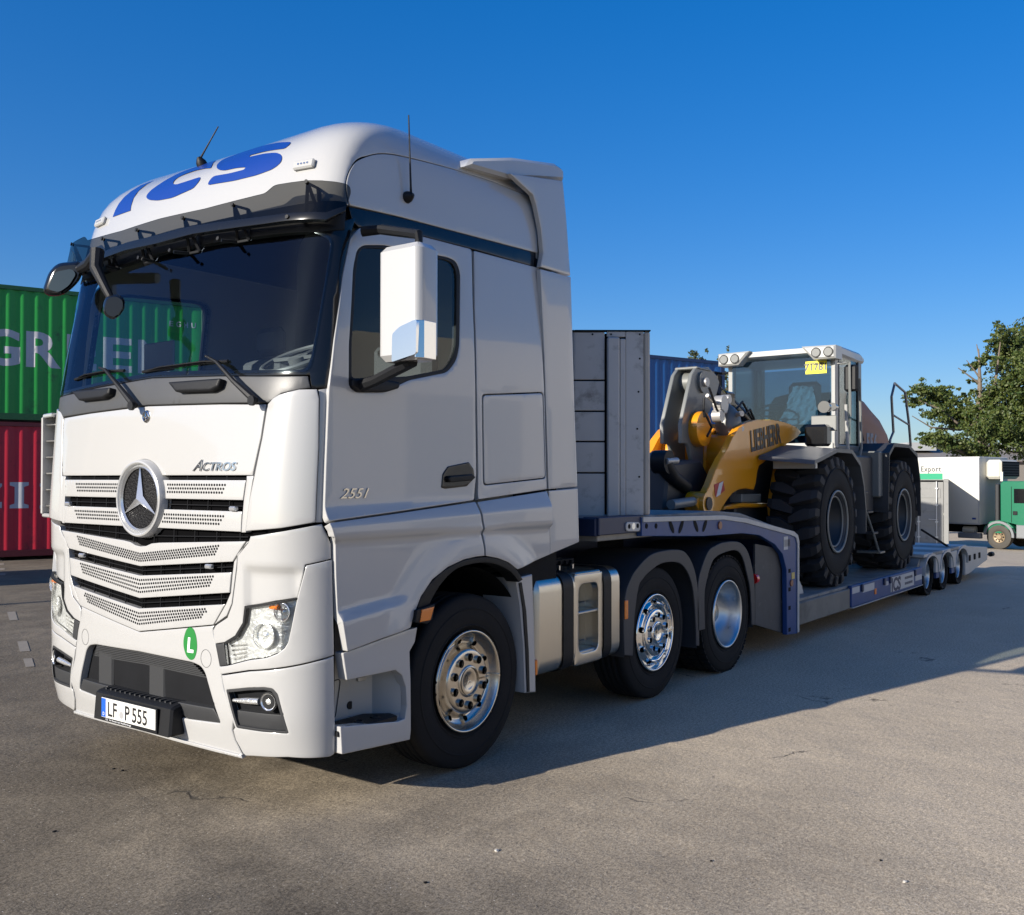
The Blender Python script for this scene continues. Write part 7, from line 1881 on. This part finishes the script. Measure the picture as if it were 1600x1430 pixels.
# ------------------------------------------------------------------ trees
M['bark'] = mat('bark', (.15, .12, .09), .85, var=.3, vscale=6, bump=.4, bscale=20)
def leafmat(name, c1, c2):
    m_ = bpy.data.materials.new(name); m_.use_nodes = True; nt = m_.node_tree; b = nt.nodes['Principled BSDF']; b.inputs['Roughness'].default_value = .55
    oi = node(nt, 'ShaderNodeNewGeometry'); rp = node(nt, 'ShaderNodeMix', data_type='RGBA'); nt.links.new(oi.outputs['Random Per Island'], rp.inputs[0]); rp.inputs[6].default_value = (*c1, 1); rp.inputs[7].default_value = (*c2, 1)
    nt.links.new(rp.outputs[2], b.inputs['Base Color'])
    tr_ = node(nt, 'ShaderNodeBsdfTranslucent'); nt.links.new(rp.outputs[2], tr_.inputs[0]); mx = node(nt, 'ShaderNodeMixShader'); mx.inputs[0].default_value = .3
    nt.links.new(b.outputs[0], mx.inputs[1]); nt.links.new(tr_.outputs[0], mx.inputs[2]); nt.links.new(mx.outputs[0], nt.nodes['Material Output'].inputs[0]); return m_
M['leaf'] = leafmat('leaves_olive', (.035, .070, .014), (.115, .135, .028))
M['leaf2'] = leafmat('leaves_green', (.045, .07, .03), (.12, .13, .06))
def tree(loc, label, clusters, trunk, limbs, leaf, lsize, per, seed, group=None):
    """clusters: (x, y, z, rx, rz) in the tree's frame"""
    rr = random.Random(seed); root = empty('tree', loc, 0, label=label, cat='tree', group=group)
    m2 = MB(); m2.tube(trunk[0], trunk[1], 9); m2.build('trunk', M['bark'], root)
    for i, L in enumerate(limbs):
        m2 = MB(); m2.tube(L[0], L[1], 6); m2.build('limb', M['bark'], root)
    vs = []; fs = []
    for (cx, cy, cz, rx, rz) in clusters:
        n = int(per*(rx*rx*rz)**.667*2.2)
        subs = [(rr.gauss(0, .62), rr.gauss(0, .62), rr.gauss(0, .58)) for _ in range(max(6, int(n/22)))]
        for s_ in subs:
            for _ in range(22):
                p = Vector((cx+rx*(s_[0]+rr.gauss(0, .17)), cy+rx*(s_[1]+rr.gauss(0, .17)), cz+rz*(s_[2]+rr.gauss(0, .12))))
                u_ = Vector((rr.gauss(0, 1), rr.gauss(0, 1), rr.gauss(0, .6))).normalized(); v_ = u_.orthogonal().normalized(); v_ = (Matrix.Rotation(rr.uniform(0, 6.28), 3, u_) @ v_)
                w_ = u_.cross(v_); l = lsize*rr.uniform(.6, 1.3); i = len(vs)
                vs += [p-v_*l*.5, p+w_*l*.28, p+v_*l*.5, p-w_*l*.28]; fs.append((i, i+1, i+2, i+3))
    mb = MB(); mb.add(vs, fs); mb.build('crown', leaf, root, fix=False)
    return root
DT = 52.0
def tl(px, py, base, d=DT):
    p = atd(px, py, d); return (p.x-base.x, p.y-base.y, p.z-base.z)
tb = atd(1531, 800, DT); tb.z = ground_z(tb.x, tb.y)
px2m = DT/1527.6
def cl(pts, base, d=DT):
    rr = random.Random(5); out = []
    for (x, y, rx, rz) in pts:
        q = tl(x, y, base, d+rr.uniform(-1.2, 1.2)); out.append((q[0], q[1], q[2], rx*px2m*.95, rz*px2m*.95))
    return out
T2 = lambda *p: [tl(a, b, tb) for a, b in p]
cls = [(1440, 612, 20, 10), (1430, 630, 14, 8), (1468, 622, 22, 14), (1475, 612, 14, 10), (1487, 640, 22, 20), (1500, 660, 24, 18), (1460, 645, 14, 10), (1520, 640, 16, 12), (1508, 625, 10, 8), (1530, 570, 14, 8), (1520, 595, 8, 5), (1545, 560, 10, 10), (1555, 620, 22, 22), (1552, 650, 24, 20), (1580, 600, 24, 26), (1590, 640, 26, 26), (1540, 675, 26, 20), (1578, 680, 28, 22), (1600, 680, 24, 26), (1572, 560, 20, 22), (1560, 540, 14, 12), (1568, 520, 14, 12), (1590, 535, 22, 22), (1600, 570, 22, 26), (1548, 530, 6, 5), (1480, 690, 26, 12), (1460, 685, 16, 8), (1505, 700, 24, 12), (1445, 690, 10, 5), (1620, 620, 30, 40), (1620, 540, 26, 30), (1625, 690, 30, 26), (1532, 708, 24, 12), (1515, 615, 6, 5)]
tree(tuple(tb), 'tall sparse olive-green tree behind the box truck at the right', cl(cls, tb), (T2((1533, 800), (1532, 740), (1531, 690), (1530, 640), (1531, 600), (1529, 545)), [.30, .27, .23, .18, .11, .03]),
     [(T2((1531, 690), (1500, 665), (1470, 640), (1435, 625)), [.10, .07, .05, .02]), (T2((1531, 660), (1500, 672), (1455, 668), (1425, 650)), [.09, .06, .04, .02]), (T2((1531, 640), (1555, 600), (1560, 560), (1565, 520)), [.12, .08, .05, .02]), (T2((1532, 700), (1570, 660), (1592, 600), (1595, 540)), [.15, .11, .08, .03]), (T2((1531, 600), (1515, 588), (1497, 575)), [.06, .04, .02]), (T2((1530, 590), (1520, 575), (1510, 563)), [.05, .03, .015]), (T2((1531, 560), (1528, 548), (1526, 538)), [.04, .03, .02]), (T2((1532, 720), (1490, 700), (1450, 688)), [.1, .07, .03])], M['leaf'], .17, 1700, 4)
for i, (px, py, rx, rz, lab) in enumerate(((1088, 556, 14, 16, 'leafy tree top showing above the blue container'), (1128, 562, 10, 12, 'smaller tree top at the end of the blue container'), (1136, 600, 9, 40, 'narrow grey-green tree between the blue container and the loader cab'))):
    d = 44+2*i; b_ = atd(px, 700, d); b_.z = ground_z(b_.x, b_.y); q = tl(px, py+6, b_, d)
    tree(tuple(b_), lab, [(q[0], q[1], q[2], rx*.023, rz*.023), (q[0]+.2, q[1], q[2]-.5, rx*.024, rz*.02)], ([(0, 0, 0), (q[0]*.5, q[1]*.5, q[2]*.5), (q[0], q[1], q[2])], [.14, .10, .03]), [([(q[0]*.8, q[1]*.8, q[2]*.8), (q[0]+.2, q[1]+.1, q[2]+.2)], [.05, .02])], M['leaf2'], .13, 1800, 20+i)
# more trees to the right and beyond, so that the row goes on outside the frame
for i, (px, d, h_) in enumerate(((1720, 58, 9), (1850, 55, 8))):
    b_ = atd(px, 750, d); b_.z = ground_z(b_.x, b_.y)
    tree(tuple(b_), ('bushy olive tree standing right of the box truck', 'broad olive tree farthest right beyond the yard')[i], [(0, 0, h_*.6, 2.4, 2.2), (1.2, -1, h_*.75, 1.8, 1.8), (-1.2, .8, h_*.7, 1.8, 1.7), (0, .4, h_*.9, 1.5, 1.4)], ([(0, 0, 0), (0, 0, h_*.7)], [.3, .1]), [([(0, 0, h_*.4), (1.2, -1, h_*.75)], [.12, .03])], M['leaf'], .30, 150, 40+i)

# ------------------------------------------------------------------ small things on the ground
pm_ = mat('faded_line_paint', (.42, .40, .36), .7, var=.3, vscale=20)
mk = MB()
def gp(px, py): p = at(px, py, 'z', 0); return p
for quad in (((11, 957), (24, 956), (28, 969), (15, 970)), ((27, 1003), (42, 1002), (47, 1018), (31, 1019)), ((36, 1030), (50, 1029), (54, 1042), (40, 1043)), ((-14, 882), (6, 880), (7, 883), (-14, 885)), ((-14, 888), (8, 888), (7, 891), (-14, 892)), ((-14, 897), (9, 896), (8, 899), (-14, 900)), ((-14, 875), (3, 874), (4, 877), (-14, 878))):
    mk.add([(p.x, p.y, .004) for p in (gp(*c) for c in quad)], [(0, 1, 2, 3)])
tag(mk.build('road_marking', mat('worn_marking', (.23, .20, .16), .8, var=.25, vscale=12), fix=False), kind='structure')
import bmesh
rr = random.Random(11)
PL = ['pale pebble near the bottom edge below the front wheel', 'tiny dark chip low in the middle of the sunlit asphalt', 'pale pebble at the edge of the truck shadow below the rear axles', 'dark chip on the asphalt at the lower left', 'pale pebble nearest the bottom right corner', 'dark chip left of its twin in front of the bumper', 'dark chip right of its twin in front of the bumper', 'tiny dark chip beside the short crack at the lower right', 'pale pebble in the shade just below the rear axles', 'dark elongated chip low in the foreground left of the pale pebble']
for i, (px, py, s) in enumerate(((776, 1330, .016), (1111, 1346, .010), (1160, 1094, .012), (85, 1300, .012), (1414, 1379, .014), (178, 1202, .012), (192, 1205, .012), (1376, 1345, .010), (1103, 1069, .011), (665, 1380, .012))):
    bm = bmesh.new(); s *= .7; bmesh.ops.create_icosphere(bm, subdivisions=1, radius=s)
    for v in bm.verts: v.co = Vector((v.co.x*1.3, v.co.y, v.co.z*.7))*rr.uniform(.75, 1.2)
    me = bpy.data.meshes.new('pebble'); bm.to_mesh(me); bm.free(); light = i in (0, 2, 4, 8)
    me.materials.append(pm_ if light else M['dark']); o = link('pebble', me, None, (gp(px, py).x, gp(px, py).y, s*.35))
    tag(o, PL[i], 'pebble', 'pebbles on the asphalt')

hall = empty('white_hall', (-2, -24.5, 0), math.atan2(16, 28), label='long white hall standing behind the photographer, mirrored in the cab side', cat='building')  # unseen hall, added and turned to the sun to fill the shaded cab side
hm = mat('hall_white', (.52, .51, .49), .8, var=.05, vscale=.3)
MB().prism([(-10, 0), (-10, 6.5), (-5, 7.5), (0, 6.5), (0, 0)], 'x', 0, 36).build('wall', hm, hall)
for k in range(6):
    MB().box((2+6*k, .0, 0), (5.2+6*k, .04, 4.0)).build('gate', mat('gate_grey', (.28, .30, .32), .5) if 'gate_grey' not in bpy.data.materials else bpy.data.materials['gate_grey'], hall)
